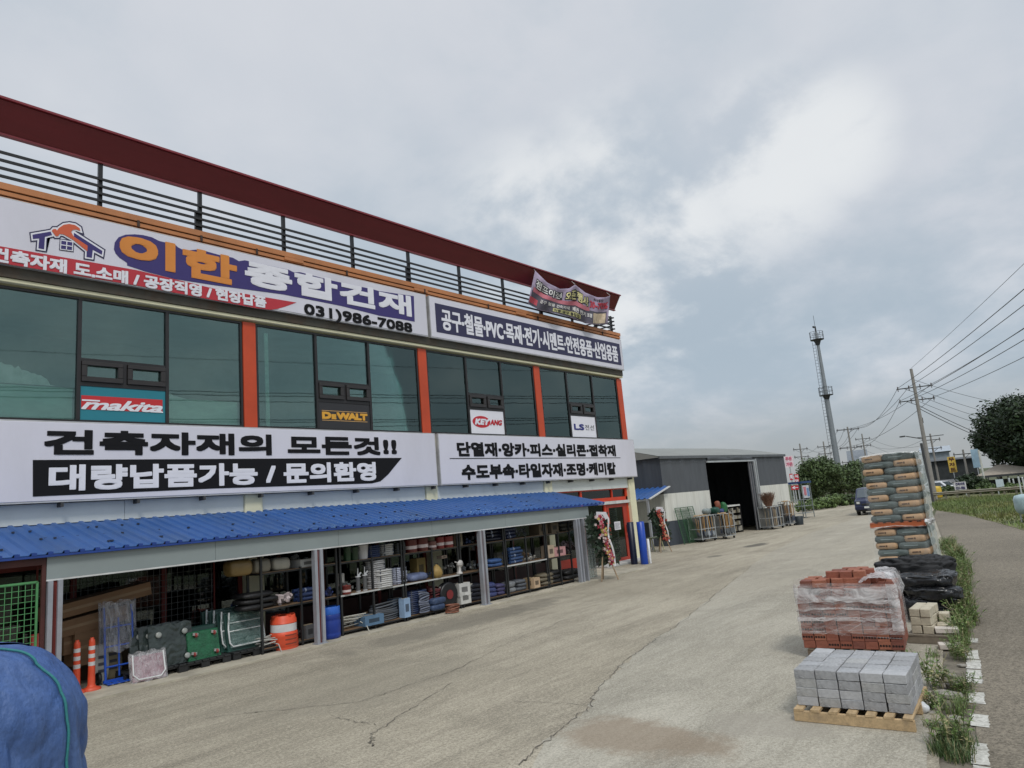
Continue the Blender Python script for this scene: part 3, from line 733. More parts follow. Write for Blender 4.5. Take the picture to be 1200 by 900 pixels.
def d_dew(s, a, b, z0, z1):
    h = z1-z0; yl = mat('ink_yellow', srgb(226, 168, 62), .5, var=.03); w = b-a
    x0, x1 = a+w*.05, b-w*.06
    text_on_wall('lettering', 'D', x0, x0+(x1-x0)*.19, z0+h*.63, z0+h*.35, 15.446, yl, s, .11)
    text_on_wall('lettering', 'E', x0+(x1-x0)*.20, x0+(x1-x0)*.30, z0+h*.55, z0+h*.35, 15.446, yl, s, .11)
    text_on_wall('lettering', 'WALT', x0+(x1-x0)*.31, x1, z0+h*.63, z0+h*.35, 15.446, yl, s, .10, 0, .92)
    mb = MB(); mb.box(x0, x1, 15.446, 15.45, z0+h*.665, z0+h*.685); mb.box(x0, x1, 15.446, 15.45, z0+h*.295, z0+h*.315); mb.build('rule', mat('ink_gold', srgb(214, 170, 110), .5, var=.03), s, world=True)
light_panel(wx(370.5, 430), wx(432.5, 440), 5.62, 'black window sign with bold yellow capitals between two thin lines', mat('ink_soft_black', (.03, .03, .034), .5, var=.03), d_dew)
def d_key(s, a, b, z0, z1):
    h = z1-z0; w = b-a; rd = mat('ink_crimson', srgb(196, 40, 52), .5, var=.03)
    mb = MB(); mb.prism([(a+w*.32+w*.26*math.cos(t*PI/16), 15.446, z0+h*.5+h*.25*math.sin(t*PI/16)) for t in range(32)], (0, .003, 0)); mb.build('red_oval', rd, s, world=True)
    text_on_wall('lettering', 'KEY', a+w*.12, a+w*.56, z0+h*.63, z0+h*.37, 15.441, WHI, s, .08, .25)
    text_on_wall('lettering', 'ANG', a+w*.57, b-w*.06, z0+h*.62, z0+h*.38, 15.446, rd, s, .06, .25)
light_panel(wx(547, 450), wx(588, 455), 5.70, 'white window sign with red oval and slanted capitals', WHI, d_key)
def d_ls(s, a, b, z0, z1):
    h = z1-z0; w = b-a
    text_on_wall('lettering', 'LS', a+w*.10, a+w*.50, z0+h*.62, z0+h*.33, 15.446, mat('ink_blue', srgb(44, 50, 130), .5, var=.03), s, .06)
    text_on_wall('lettering', '전선', a+w*.54, b-w*.08, z0+h*.60, z0+h*.35, 15.446, mat('ink_mid_grey', (.12, .12, .13), .5, var=.03), s, .004)
light_panel(wx(665.5, 465), wx(695.5, 470), 5.74, 'white window sign with blue initials and grey Korean letters', WHI, d_ls)

# ------------------------------------------------------------------ opening banner hung from the roof fascia
BN = thing('cloth_banner', 'sagging printed cloth banner tied across the roof railing at the right end', 'banner', (23.6, 15.1, 9.9))
def bn(u, v, dy=0.0):
    # u along, v up; the top edge is tied at three points and sags between them, the foot billows
    pt = [(0, 627, 317), (.17, 641, 331), (.34, 656, 338.5), (.46, 667, 338), (.55, 674, 333.5), (.68, 686, 343), (.85, 700, 348.5), (.95, 709, 348.5), (1, 715, 346.5)]
    pb = [(0, 618.5, 356), (.17, 632, 363.5), (.34, 652, 367.5), (.46, 665, 371), (.55, 674, 374), (.68, 686, 379), (.85, 699, 380.5), (.95, 707, 380), (1, 712, 379.5)]
    def li(t):
        for a, b in zip(t, t[1:]):
            if u <= b[0]+1e-9:
                k = (u-a[0])/(b[0]-a[0]); return a[1]+(b[1]-a[1])*k, a[2]+(b[2]-a[2])*k
        return t[-1][1:]
    a, b = li(pt), li(pb); Y = 15.0+.11*math.sin(u*15+v*2)*(1-v*.4)+.05*math.sin(u*31-v*5)+dy
    return fp(b[0]+(a[0]-b[0])*v, b[1]+(a[1]-b[1])*v, Y)
mb = MB(); mb.grid(lambda u, v: bn(u, v), 56, 18); cl = mb.build('cloth', mat('banner_cloth', srgb(152, 138, 160), .7, var=.34, scale=1.6), BN, world=True)
so_ = cl.modifiers.new('thickness', 'SOLIDIFY'); so_.thickness = .004
def bpatch(name, u0, u1, v0, v1, m_, dy=-.012, wav=0):
    q = MB(); q.grid(lambda u, v: bn(u0+(u1-u0)*u, v0+(v1-v0)*v+wav*math.sin(u*7), dy), 30, 5); return q.build(name, m_, BN, world=True)
bpatch('printed_ground', .02, .98, .03, .46, mat('print_dark', srgb(74, 70, 82), .7, var=.3, scale=3))
bpatch('printed_ribbon', .03, .74, .42, .56, mat('print_pink', srgb(182, 104, 116), .7), -.017, .02)
bpatch('printed_red_disc', .01, .12, .08, .26, mat('print_red', srgb(176, 66, 78), .7), -.02)
bpatch('printed_yellow_strip', .30, .62, .07, .2, mat('print_olive', srgb(176, 172, 118), .7, var=.3, scale=8), -.02)
bpatch('printed_cream_patch', .80, .97, .04, .4, mat('print_cream', srgb(190, 172, 146), .7, var=.35, scale=5), -.02)
def btext(body, u0, u1, v0, v1, m_, bold, dy):
    q = MB(); put_text(q, body, lambda u, v: bn(u0+(u1-u0)*u, v0+(v1-v0)*v, dy), bold); q.build('lettering', m_, BN, world=True)
PB, PW, PY = mat('print_black', (.02, .02, .022), .7, var=.03), mat('print_white', (.7, .68, .66), .7, var=.03), mat('print_yellow', srgb(204, 196, 140), .7)
btext('점포이전', .04, .385, .555, .865, PB, .09, -.018); btext('점포이전', .05, .375, .58, .84, PW, .03, -.026)
btext('오픈행사', .415, .735, .555, .895, PB, .09, -.018); btext('오픈행사', .425, .725, .58, .87, PY, .03, -.026)
btext('30~70%', .745, .985, .56, .80, mat('print_red2', srgb(184, 62, 78), .7), .05, -.02)
btext('최대할인', .80, .93, .84, .93, PB, .03, -.02)
btext('공구 철물 건축자재', .15, .48, .24, .36, PW, .03, -.022); btext('배관 전기 조명', .52, .78, .22, .36, PW, .03, -.022)
btext('각종 공구 총집합', .31, .61, .085, .18, PB, .02, -.028)
for u in (0, .55, 1):
    p = bn(u, 1); q = MB(); q.tube([p, p+Vector((0, .15, .18))], .008, 5); q.build('tie_cord', PW, BN, world=True)

# ------------------------------------------------------------------ lean-to awning along the shop front
A = thing('lean_to_awning', 'long blue corrugated lean-to roof with grey fascia on striped steel posts along the shop front', 'awning', (11, 13.4, 0))
BLUE = mat('blue_roof_sheet', srgb(50, 90, 150), .42, var=.14, scale=1.5, dirt=srgb(70, 92, 122), dirt_amt=.8, stretch=(1, .25, 1))
BLUED = mat('blue_roof_edge', srgb(34, 66, 140), .45)
def corrugated(x0, x1, ya, za, yb, zb, pitch=.23, hgt=.035, rib=.07):
    mb = MB(); xs_ = []; x = x0
    while x < x1:
        for dx, h in ((0, 0), (pitch-rib*1.6, 0), (pitch-rib*1.2, 1), (pitch-rib*.4, 1)):
            if x+dx <= x1: xs_.append((x+dx, h))
        x += pitch
    xs_.append((x1, 0)); vs = []; n = len(xs_)
    for j in range(2):
        for i, (x, h) in enumerate(xs_):
            Y, Z = (ya, za) if j == 0 else (yb, zb)
            vs.append((x, Y, Z+h*hgt))
    fs = [(i, i+1, n+i+1, n+i) for i in range(n-1)]
    lo = [(x, y, z-.012) for x, y, z in vs]
    mb.add(vs+lo, fs+[(2*n+a, 2*n+d, 2*n+c, 2*n+b) for a, b, c, d in fs]+[(n+i, n+i+1, 3*n+i+1, 3*n+i) for i in range(n-1)])
    return mb
mb = corrugated(XL, 20.05, 15.44, 2.91, 13.26, 2.39); rf = mb.build('roof', BLUE, A, world=True)
mb = MB(); x = XL
while x < 20:
    mb.box(x+.155, x+.225, 13.245, 13.262, 2.372, 2.418); x += .23
mb.box(XL, 20.04, 13.25, 13.30, 2.335, 2.372); mb.build('edge_trim', BLUED, A, world=True)
mb = MB(); rr = random.Random(8)
for i in range(150):
    x = XL+rr.random()*22.6; t = rr.choice((.25, .55, .8)); mb.obox((x, 15.44-2.18*t, 2.91-.52*t+.02), (.035, .05, .03))
mb.build('roofing_screw', mat('screw_dark', (.03, .04, .07), .6), rf, world=True)
FAS = mat('fascia_grey', srgb(140, 150, 150), .5, var=.06, scale=.8, dirt=(.20, .22, .22), dirt_amt=.35)
mb = MB(); seams = [3.9, 6.7, 9.5, 12.3, 15.1, 17.6, 19.2]
for a, b in zip(seams, seams[1:]): mb.box(a+.003, b-.003, 13.33, 13.40, 1.985, 2.33)
mb.build('fascia', FAS, A, world=True)
mb = MB(); mb.box(3.9, 19.2, 13.32, 13.40, 1.955, 1.982); mb.build('fascia_lip', mat('lip_white', (.62, .63, .62), .4), A, world=True)
mb = MB(); mb.box(3.84, 3.898, 13.34, 13.40, 0.03, 2.33); mb.box(XL, 3.84, 13.34, 13.40, 2.22, 2.33); mb.build('side_frame', mat('brown_frame', srgb(74, 38, 34), .6, var=.2), A, world=True)
STEELP = mat('post_pale_steel', srgb(158, 162, 170), .45, .2, var=.12, scale=3, dirt=(.2, .16, .13), dirt_amt=.4)
for x in (4.02, 8.95, 14.07):
    mb = MB(); w = .105
    mb.box(x-w, x-.035, 13.28, 13.40, .03, 1.955); mb.box(x+.035, x+w, 13.28, 13.40, .03, 1.955); mb.box(x-.035, x+.035, 13.34, 13.40, .03, 1.955, 1); mb.box(x-w-.03, x+w+.03, 13.24, 13.44, .03, .045)
    mb.build('post', [STEELP, REDD], A, world=True)
mb = MB()
for x in (18.42, 18.56, 18.80): mb.box(x-.035, x+.035, 13.28, 13.40, .03, 1.955)
mb.build('post', STEELP, A, world=True)
mb = MB()
x = XL+.4
while x < 20: mb.bar((x, 15.42, 2.86), (x, 13.42, 2.34), .05); x += 1.6
mb.build('rafter', REDD, A, world=True)
mb = MB(); mb.grid(lambda u, v: (18.86+.55*u, 13.42+.10*math.sin(u*21), .08+1.9*v), 40, 3)
mb.build('clear_curtain', mat_film('pvc_curtain', (.42, .48, .46), .45, .2, .15, 2), A, world=True)

# ------------------------------------------------------------------ racks under the awning
BLK = mat('rack_black', (.016, .017, .018), .45)
WOOD = mat('shelf_board', (.16, .10, .055), .7, var=.35, scale=3, stretch=(1, 8, 1))
SHZ = (.13, .90, 1.61)
racks = [(7.76, 9.62, 'black steel rack of three shelves beside the orange barrel and striped post', 0), (9.68, 11.50, 'black steel rack holding caulking guns and white hose coils', 1), (11.54, 13.42, 'black steel rack with red tins on top and a yellow bag in the middle', 1),
         (13.47, 15.25, 'black steel rack behind the second striped post, with a stack of white boxes', 0), (15.29, 17.12, 'black steel rack loaded with blue rolls and grey sacks', 1), (17.16, 18.40, 'short black rack at the far end with printed boxes and black bags', 0)]
for a, b, lab, edge_ in racks:
    r = thing('shelving_rack', lab, 'rack', ((a+b)/2, 13.85, .03), 0, 'black shelving racks under the awning')
    for x in (a+.02, (a+b)/2, b-.02):
        for y in (13.6, 14.12):
            mb = MB(); mb.box(x-.022, x+.022, y-.022, y+.022, .03, 1.98 if x != (a+b)/2 else 1.64); mb.build('upright', BLK, r, world=True)
    for k, z in enumerate(SHZ):
        mb = MB(); mb.box(a, b, 13.585, 14.14, z-.045, z-.012, 0); mb.box(a+.02, b-.02, 13.59, 14.13, z-.011, z, 1)
        if k == 1 and edge_: mb.box(a, b, 13.575, 13.584, z-.04, z-.005, 2)
        mb.build('shelf', [BLK, WOOD, mat('shelf_edge_pale', (.5, .51, .5), .5)], r, world=True)

# builders for the goods: each makes ONE object standing with its foot at the origin
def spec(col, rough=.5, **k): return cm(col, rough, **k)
def dull(c): g = sum(c)/3; return tuple(int((x*.82+g*.18)*(.90 if g > 170 else .72)) for x in c)  # greys the goods and paints the awning's shade into their colours
def g_carton(w, d, h, col):
    mb = MB(); mb.box(-w/2, w/2, -d/2, d/2, 0, h); mb.box(-w/2-.001, w/2+.001, -.03, .03, h, h+.002, 1); mb.box(-w*.3, w*.25, -d/2-.003, -d/2-.0005, h*.3, h*.7, 2)
    return mb, [spec(col, .8), spec((170, 150, 110), .4), spec(tuple(int(c*.55) for c in col), .8)]
def g_bucket(w, d, h, col):
    r = w/2; mb = MB(); mb.lathe([(r*.82, 0), (r*.98, h*.86), (r*1.04, h*.87), (r*1.04, h*.93), (r, h*.94), (r*.98, h), (r*.9, h), (r*.88, h*.97)], n=22)
    mb.tube([(r*1.05*math.cos(t), -r*.35-.02, h*.86-abs(math.sin(t))*h*.42) for t in [PI*i/10 for i in range(11)]], .006, 5, 1)
    return mb, [spec(col, .35), spec((60, 60, 62), .4)]
def g_coil(w, d, h, col, minor=None):
    n = max(1, round(h/(minor or .045))); mb = MB(); t = h/n/2
    for k in range(n):
        R = w/2-t-random.uniform(0, .015); cx, cy = random.uniform(-.012, .012), random.uniform(-.012, .012)
        mb.tube([(cx+R*math.cos(a), cy+R*math.sin(a)*d/w, t+2*t*k+.004*math.sin(3*a)) for a in [2*PI*i/26 for i in range(26)]], t*1.02, 7, 0, closed=True)
        mb.tube([(cx+R*.72*math.cos(a), cy+R*.72*math.sin(a)*d/w, t+2*t*k) for a in [2*PI*i/22 for i in range(22)]], t, 6, 0, closed=True)
    for k in range(4):
        a = PI/4+PI/2*k; mb.obox(((w/2-.05)*math.cos(a), (d/2-.05)*math.sin(a), h/2), (.10, .025, h*1.03), (0, 0, a), 1)
    return mb, [spec(col, .45), spec((70, 74, 84), .6)]
def g_sack(w, d, h, col, n=None):
    mb = MB(); n = n or max(1, round(h/.12)); t = h/n
    for k in range(n): mb.pillow((random.uniform(-.02, .02), 0, t*(k+.5)), (w*random.uniform(.92, 1), d, t*1.12), random.uniform(-.08, .08), 0, .5, .10, 20, 10, random.random()*50)
    return mb, [spec(col, .55, var=.3, scale=7, bump=.4)]
def g_rolls(w, d, h, col):
    mb = MB(); n = max(2, round(h/.10)); r = h/n/2
    for k in range(n):
        for j in range(2):
            x0 = -w/2+random.uniform(0, .05); mb.tube([(x0, -d*.25+j*d*.4, r+2*r*k), (x0+w*.9, -d*.25+j*d*.4+random.uniform(-.03, .03), r+2*r*k)], r*.98, 12, 0)
            mb.tube([(x0+w*.3, -d*.25+j*d*.4, r+2*r*k), (x0+w*.36, -d*.25+j*d*.4, r+2*r*k)], r*1.02, 12, 1)
    return mb, [spec(col, .35), spec((150, 160, 180), .4)]
def g_pipes(w, d, h, col):
    mb = MB()
    for k in range(12):
        y = random.uniform(-d/2, d/2); z = random.uniform(.012, h*.9); a = random.uniform(-.12, .12)
        mb.tube([(-w/2+random.uniform(0, .1), y, z), (w/2-random.uniform(0, .08), y+a, max(.012, z+random.uniform(-.06, .05)))], .013, 6)
    mb.tube([(w*.30, -d/2+.05, h*.3), (w*.38, -d/2-.10, .04), (w*.42, -d/2-.18, -.12)], .011, 6)
    return mb, [spec(col, .4)]
def g_gun(w, d, h, col):
    mb = MB(); r = w*.28
    mb.tube([(0, 0, .02), (0, 0, h*.62)], r, 12, 0); mb.tube([(0, 0, h*.62), (0, 0, h*.66)], r*1.25, 12, 1); mb.tube([(0, 0, h*.66), (.01, 0, h)], .012, 6, 1)
    mb.bar((0, 0, h*.66), (w*.55, 0, h*.80), .025, .03, 1); mb.bar((0, 0, h*.74), (w*.45, 0, h*.62), .02, .02, 1); mb.lathe([(r*1.2, 0), (r*1.2, .02)], n=12, m=1)
    return mb, [spec(col, .3), spec((190, 192, 194), .3)]
def g_tin(w, d, h, col):
    r = w/2; mb = MB(); mb.lathe([(r*.97, 0), (r, .01), (r, h*.93), (r*1.02, h*.94), (r*1.02, h*.97), (r*.9, h), (r*.3, h), (r*.25, h*1.06)], n=20); mb.lathe([(r*1.003, h*.25), (r*1.003, h*.5)], n=20, m=1)
    return mb, [spec(col, .35), spec((205, 190, 188), .4)]
def g_pile(w, d, h, col, col2=None):
    mb = MB()
    for k in range(26):
        u = random.random(); s = random.uniform(.3, 1)*min(w, h)*.42
        mb.obox((random.uniform(-w/2, w/2)*.85, random.uniform(-d/2, d/2)*.8, s*.4+random.random()*max(0, h-s)*(1-abs(random.uniform(-1, 1))*.4)), (s, s*.7, s*.6), (random.random()*3, random.random()*3, random.random()*3), random.choice((0, 0, 1)))
    return mb, [spec(col, .5), spec(col2 or tuple(int(c*.6) for c in col), .5)]
def g_bag(w, d, h, col):
    mb = MB(); sg = lambda t, e: math.copysign(abs(t)**e, t)
    mb.grid(lambda u, v: ((w/2)*math.sin(PI*min(1, .12+v*.88))**.6*math.cos(2*PI*u)*(1-.35*v), (d/2)*math.sin(PI*min(1, .12+v*.88))**.6*math.sin(2*PI*u)*(1-.3*v), h*v), 16, 12)
    mb.tube([(-.05, 0, h*.9), (-.04, 0, h*1.05), (.04, 0, h*1.05), (.05, 0, h*.9)], .012, 5, 1)
    return mb, [spec(col, .6, var=.25, scale=9), spec((40, 40, 40), .5)]
def g_reel(w, d, h, col):
    mb = MB(); r = h/2
    mb.lathe([(r*.9, -d*.25), (r, -d*.2), (r, -d*.1), (r*.7, -d*.08), (r*.7, d*.08), (r, d*.1), (r, d*.2), (r*.9, d*.25)], (0, 0, r), 24, 0, 'y'); mb.lathe([(r*.38, -d*.30), (r*.34, -d*.27), (r*.34, d*.27)], (0, 0, r), 16, 1, 'y')
    return mb, [spec((24, 25, 28), .4), spec(col, .4)]
def g_faucet(w, d, h, col):
    mb = MB(); mb.lathe([(w*.28, 0), (w*.30, h*.1), (w*.18, h*.18), (w*.18, h*.62), (w*.24, h*.66)], n=14); mb.lathe([(w*.1, -d*.2), (w*.34, -d*.14), (w*.34, d*.14), (w*.1, d*.2)], (w*.12, 0, h*.76), 16, 0, 'y'); mb.tube([(-w*.1, 0, h*.85), (-w*.5, 0, h*.95)], .015, 6)
    return mb, [spec(col, .35)]
def g_jug(w, d, h, col):
    mb = MB(); mb.pillow((0, 0, h*.44), (w, d, h*.9), 0, 0, .38, .03, 22, 12); mb.lathe([(w*.12, h*.85), (w*.12, h), (w*.02, h)], n=12, m=1)
    return mb, [spec(col, .4, var=.15), spec((90, 60, 40), .5)]
def g_hoseloose(w, d, h, col):
    mb = MB(); n = max(2, round(h/.04))
    for k in range(n):
        mb.tube([((w/2-.02)*math.cos(a)+.02*math.sin(2*a+k), (d/2-.02)*math.sin(a), .02+k*h/n+.03*math.sin(a+k)*(.3+k/n)+.015) for a in [2*PI*i/28 for i in range(28)]], min(.02, h/n*.5), 6, k % 2, closed=True)
    return mb, [spec(col, .45), spec(tuple(int(c*.75) for c in col), .45)]
GK = dict(carton=g_carton, bucket=g_bucket, coil=g_coil, sack=g_sack, rolls=g_rolls, pipes=g_pipes, gun=g_gun, tin=g_tin, pile=g_pile, bag=g_bag, reel=g_reel, faucet=g_faucet, jug=g_jug, hose=g_hoseloose)
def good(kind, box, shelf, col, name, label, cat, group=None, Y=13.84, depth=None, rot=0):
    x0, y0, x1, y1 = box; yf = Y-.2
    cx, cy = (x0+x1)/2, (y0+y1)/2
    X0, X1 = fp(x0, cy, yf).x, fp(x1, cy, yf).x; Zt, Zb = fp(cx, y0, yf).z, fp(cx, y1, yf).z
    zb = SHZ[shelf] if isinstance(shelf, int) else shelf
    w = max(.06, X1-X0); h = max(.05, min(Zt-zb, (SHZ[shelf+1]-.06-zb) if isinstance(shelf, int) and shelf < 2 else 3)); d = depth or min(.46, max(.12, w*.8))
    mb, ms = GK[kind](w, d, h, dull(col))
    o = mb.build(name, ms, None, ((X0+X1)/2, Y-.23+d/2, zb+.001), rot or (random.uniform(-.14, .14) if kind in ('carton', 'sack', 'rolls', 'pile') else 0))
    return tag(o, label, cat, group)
G = good
# rack beside the orange barrel
G('jug', (270, 653, 297, 671), 2, (176, 140, 70), 'jerry_can', 'amber plastic jug on the top shelf above the green carts', 'jug', Y=13.75)
G('jug', (298, 652, 318, 670), 2, (176, 168, 146), 'jerry_can', 'yellowed white plastic jug, left one of the pale pair on the top shelf', 'jug')
G('jug', (320, 651, 341, 669), 2, (180, 176, 160), 'jerry_can', 'yellowed white plastic jug, right one of the pale pair on the top shelf', 'jug')
G('carton', (349, 655, 371, 662), 2, (190, 190, 186), 'carton', 'flat white carton on the top shelf left of the striped post', 'box')
G('sack', (283, 694, 327, 711), 1, (28, 28, 32), 'black_bundle', 'black wrapped bundle on the middle shelf behind the white framed cart', 'bundle', depth=.5)
G('pile', (325, 692, 348, 707), 1, (214, 196, 196), 'bracket_pile', 'tangle of pale pink and white brackets on the middle shelf', 'brackets')
G('rolls', (349, 689, 371, 703), 1, (48, 74, 140), 'blue_rolls', 'small blue rolls on the middle shelf left of the striped post', 'rolls')
G('pipes', (303, 744, 325, 756), 0, (186, 186, 176), 'pipe_bundle', 'short white pipes on the bottom shelf left of the orange barrel', 'pipes')
G('carton', (357, 732, 368, 744), 0, (120, 122, 124), 'carton', 'dull grey carton on the bottom shelf right of the orange barrel', 'box')
# second rack
G('pile', (380, 686, 391, 698), 1, (44, 66, 150), 'blue_packets', 'blue packets on the middle shelf just right of the striped post', 'packets')
G('bucket', (404, 640, 412, 653), 2, (48, 96, 58), 'bucket', 'green bucket on the top shelf, left one of two', 'bucket')
G('bucket', (412, 640, 421, 653), 2, (40, 84, 50), 'bucket', 'green bucket on the top shelf touching the white bucket', 'bucket')
G('bucket', (421, 637, 433, 654), 2, (204, 204, 206), 'bucket', 'white bucket on the top shelf between green and blue goods', 'bucket')
G('pile', (398, 679, 410, 695), 1, (110, 114, 112), 'tool_pile', 'heap of small grey fittings on the middle shelf', 'fittings')
G('tin', (397, 672, 404, 683), 1, (200, 198, 190), 'tin', 'small pale tin behind the heap of fittings', 'tin', Y=14.05)
G('tin', (403, 686, 412, 694), 1, (170, 56, 46), 'tin', 'short red tin among the fittings on the middle shelf', 'tin', Y=13.76)
G('gun', (417, 666, 424, 692), 1, (120, 122, 124), 'caulking_gun', 'grey caulking gun standing on the middle shelf, left one of two', 'caulking gun')
G('gun', (425, 664, 432, 691), 1, (128, 130, 132), 'caulking_gun', 'grey caulking gun standing on the middle shelf, right one of two', 'caulking gun')
G('pipes', (400, 716, 428, 738), 0, (206, 204, 190), 'pipe_bundle', 'loose bundle of cream pipes on the bottom shelf beside the blue drum', 'pipes', depth=.45)
G('carton', (427, 721, 449, 729), 0, (112, 160, 206), 'packet', 'light blue packet lying at the foot of the black upright', 'packet', Y=13.72)
# third stretch
G('coil', (433, 639, 448, 653), 2, (48, 72, 130), 'hose_coil', 'dark blue hose coil on the top shelf beside the white bucket', 'hose coil')
G('coil', (449, 637, 464, 651), 2, (196, 196, 192), 'hose_coil', 'white hose coil on the top shelf', 'hose coil')
G('coil', (465, 636, 477, 648), 2, (92, 96, 92), 'hose_coil', 'grey green hose coil on the top shelf left of the red tins', 'hose coil')
G('coil', (435, 656, 456, 688), 1, (186, 186, 188), 'hose_coil', 'tallest stack of white hose coils on the middle shelf', 'hose coil')
G('coil', (444, 667, 464, 687), 1, (206, 206, 204), 'hose_coil', 'white hose coils in front of the tallest stack on the middle shelf', 'hose coil', Y=13.72)
G('coil', (463, 665, 480, 685), 1, (176, 184, 208), 'hose_coil', 'bluish white hose coils in a stack of three on the middle shelf', 'hose coil')
G('hose', (439, 707, 471, 724), 0, (122, 128, 138), 'hose_coil', 'loose grey hose coiled on the bottom shelf', 'hose coil', depth=.4)
G('carton', (460, 701, 471, 711), 0, (92, 124, 160), 'carton', 'dull blue carton on the bottom shelf behind the grey hose', 'box', Y=14.0)
G('carton', (472, 701, 480, 720), 0, (150, 186, 226), 'carton', 'upright light blue and white carton on the bottom shelf', 'box', Y=13.72)
G('carton', (487, 654, 498, 671), 1, (156, 128, 54), 'carton', 'yellow carton on the middle shelf behind blue sheets', 'box', Y=14.05)
G('sack', (480, 672, 503, 681), 1, (128, 148, 200), 'folded_sheet', 'folded light blue sheeting on the middle shelf', 'sheeting', n=None) if False else G('sack', (480, 672, 503, 681), 1, (128, 148, 200), 'folded_sheet', 'folded light blue sheeting on the middle shelf', 'sheeting')
G('coil', (480, 692, 505, 712), 0, (44, 70, 128), 'hose_coil', 'big dark blue hose coil on the bottom shelf', 'hose coil')
G('hose', (491, 694, 503, 706), .14, (150, 160, 190), 'cable_loop', 'pale cable loop against the big blue hose coil', 'cable', Y=13.68, depth=.08)
for x0, x1, yt, yb, lab in ((478, 490, 632, 647, 'dusty dark red tin, first of the red row on the top shelf'), (491, 503, 630, 644, 'large dark red tin on the top shelf, second of the red row'), (504, 512, 634, 643, 'small pinkish tin between two red tins'), (513, 521, 629, 642, 'bright red tin on the top shelf left of its twin'), (522, 532, 628, 641, 'bright red tin on the top shelf next to the tan carton')):
    G('tin', (x0, yt, x1, yb), 2, (186, 52, 52) if 'bright' in lab else ((170, 110, 104) if 'pink' in lab else (140, 48, 46)), 'paint_tin', lab, 'tin', 'red tins on the top shelf')
G('carton', (533, 625, 541, 640), 2, (156, 140, 112), 'carton', 'tan carton on the top shelf at the end of the red tins', 'box')
G('bag', (509, 661, 522, 677), 1, (222, 178, 84), 'yellow_bag', 'yellow drawstring bag on the edge of the middle shelf', 'bag', Y=13.72)
G('carton', (516, 651, 523, 656), 1.33, (196, 170, 150), 'packet', 'small pale packet hanging in the dark middle bay', 'packet', Y=14.1)
G('faucet', (536, 657, 545, 671), 1, (214, 210, 204), 'valve', 'white plastic valve standing on the middle shelf', 'valve', Y=13.72)
G('pile', (524, 658, 534, 664), 1.05, (150, 152, 150), 'fitting', 'pale pipe fitting in the dark middle bay', 'fitting', Y=14.0)
G('hose', (506, 689, 520, 702), 0, (150, 44, 50), 'cable_loop', 'red and black cable loops on the bottom shelf', 'cable', depth=.35)
G('reel', (521, 682, 536, 704), 0, (196, 52, 54), 'cable_reel', 'black cable reel with a red hub on the bottom shelf', 'reel', Y=13.72)
G('sack', (505, 701, 523, 708), 0, (70, 100, 150), 'folded_sheet', 'folded blue cloth at the front of the bottom shelf', 'sheeting', Y=13.70, depth=.2)
G('carton', (539, 693, 551, 704), 0, (214, 214, 208), 'carton', 'white carton at the bottom of the stack on the bottom shelf', 'box', Y=13.78)
G('carton', (538, 683, 550, 693.5), SHZ[0]+.20, (220, 220, 214), 'carton', 'white carton on top of another white carton on the bottom shelf', 'box', Y=13.78)
G('carton', (549, 684, 553, 692), SHZ[0]+.2, (196, 196, 190), 'carton', 'narrow white carton at the side of the white stack', 'box', Y=13.9)
G('hose', (527, 709, 541, 715), .032, (206, 120, 84), 'rope_loop', 'orange rope loop lying on the ground before the racks', 'rope', Y=13.36, depth=.3)
G('sack', (551, 684, 565, 698), 0, (30, 34, 54), 'sack', 'dark blue sack on the bottom shelf left of the second striped post', 'sack')
# beyond the second post
G('sack', (571, 683, 582, 694), 0, (70, 84, 160), 'sack', 'bright blue sack on the bottom shelf right of the second striped post', 'sack')
G('sack', (582, 684, 592, 693), 0, (84, 78, 140), 'sack', 'violet blue sack on the bottom shelf beside the bright blue one', 'sack')
G('sack', (573, 655, 590, 663), 1, (56, 108, 190), 'folded_sheet', 'bright blue folded tarpaulin on the middle shelf', 'tarpaulin')
G('rolls', (572, 621, 591, 633), 2, (26, 34, 64), 'blue_rolls', 'navy rolls on the top shelf right of the second striped post', 'rolls')
G('rolls', (592, 618, 607, 631), 2, (34, 52, 100), 'blue_rolls', 'dark blue rolls on the top shelf over the blue stack', 'rolls')
G('rolls', (597, 641, 615, 658), 1, (58, 100, 164), 'blue_rolls', 'stacked sky blue rolls on the middle shelf', 'rolls')
G('pile', (617, 650, 632, 656), 1, (204, 200, 188), 'fitting_heap', 'heap of white pipe fittings on the middle shelf', 'fittings', depth=.3)
G('sack', (594, 682, 606, 693), 0, (160, 164, 170), 'sack', 'pale grey sack on the bottom shelf', 'sack')
G('sack', (606, 679, 618, 690), 0, (112, 118, 128), 'sack', 'mid grey sack on the bottom shelf beside the tan cartons', 'sack')
G('carton', (618, 677, 624, 688), 0, (190, 160, 116), 'carton', 'tan carton on the bottom shelf, taller of two', 'box')
G('carton', (624, 677, 632, 684), 0, (214, 180, 140), 'carton', 'light tan carton on the bottom shelf, nearer of two', 'box', Y=13.74)
G('sack', (633, 671, 655, 684), 0, (150, 136, 108), 'sack', 'tan woven sack on the bottom shelf', 'sack')
G('carton', (630, 614, 641, 625), 2, (128, 108, 80), 'carton', 'brown carton on the top shelf, left one of two', 'box')
G('carton', (644, 612, 654, 624), 2, (122, 106, 82), 'carton', 'brown carton on the top shelf, right one of two', 'box')
G('sack', (659, 611, 680, 625), 2, (74, 72, 60), 'sack', 'olive sack at the far end of the top shelf', 'sack')
G('carton', (641, 639, 649, 652), 1, (206, 180, 150), 'carton', 'cream carton on the middle shelf of the end rack', 'box')
G('carton', (649, 641, 662, 651), 1, (214, 150, 150), 'carton', 'pink and white printed carton on the middle shelf of the end rack', 'box')
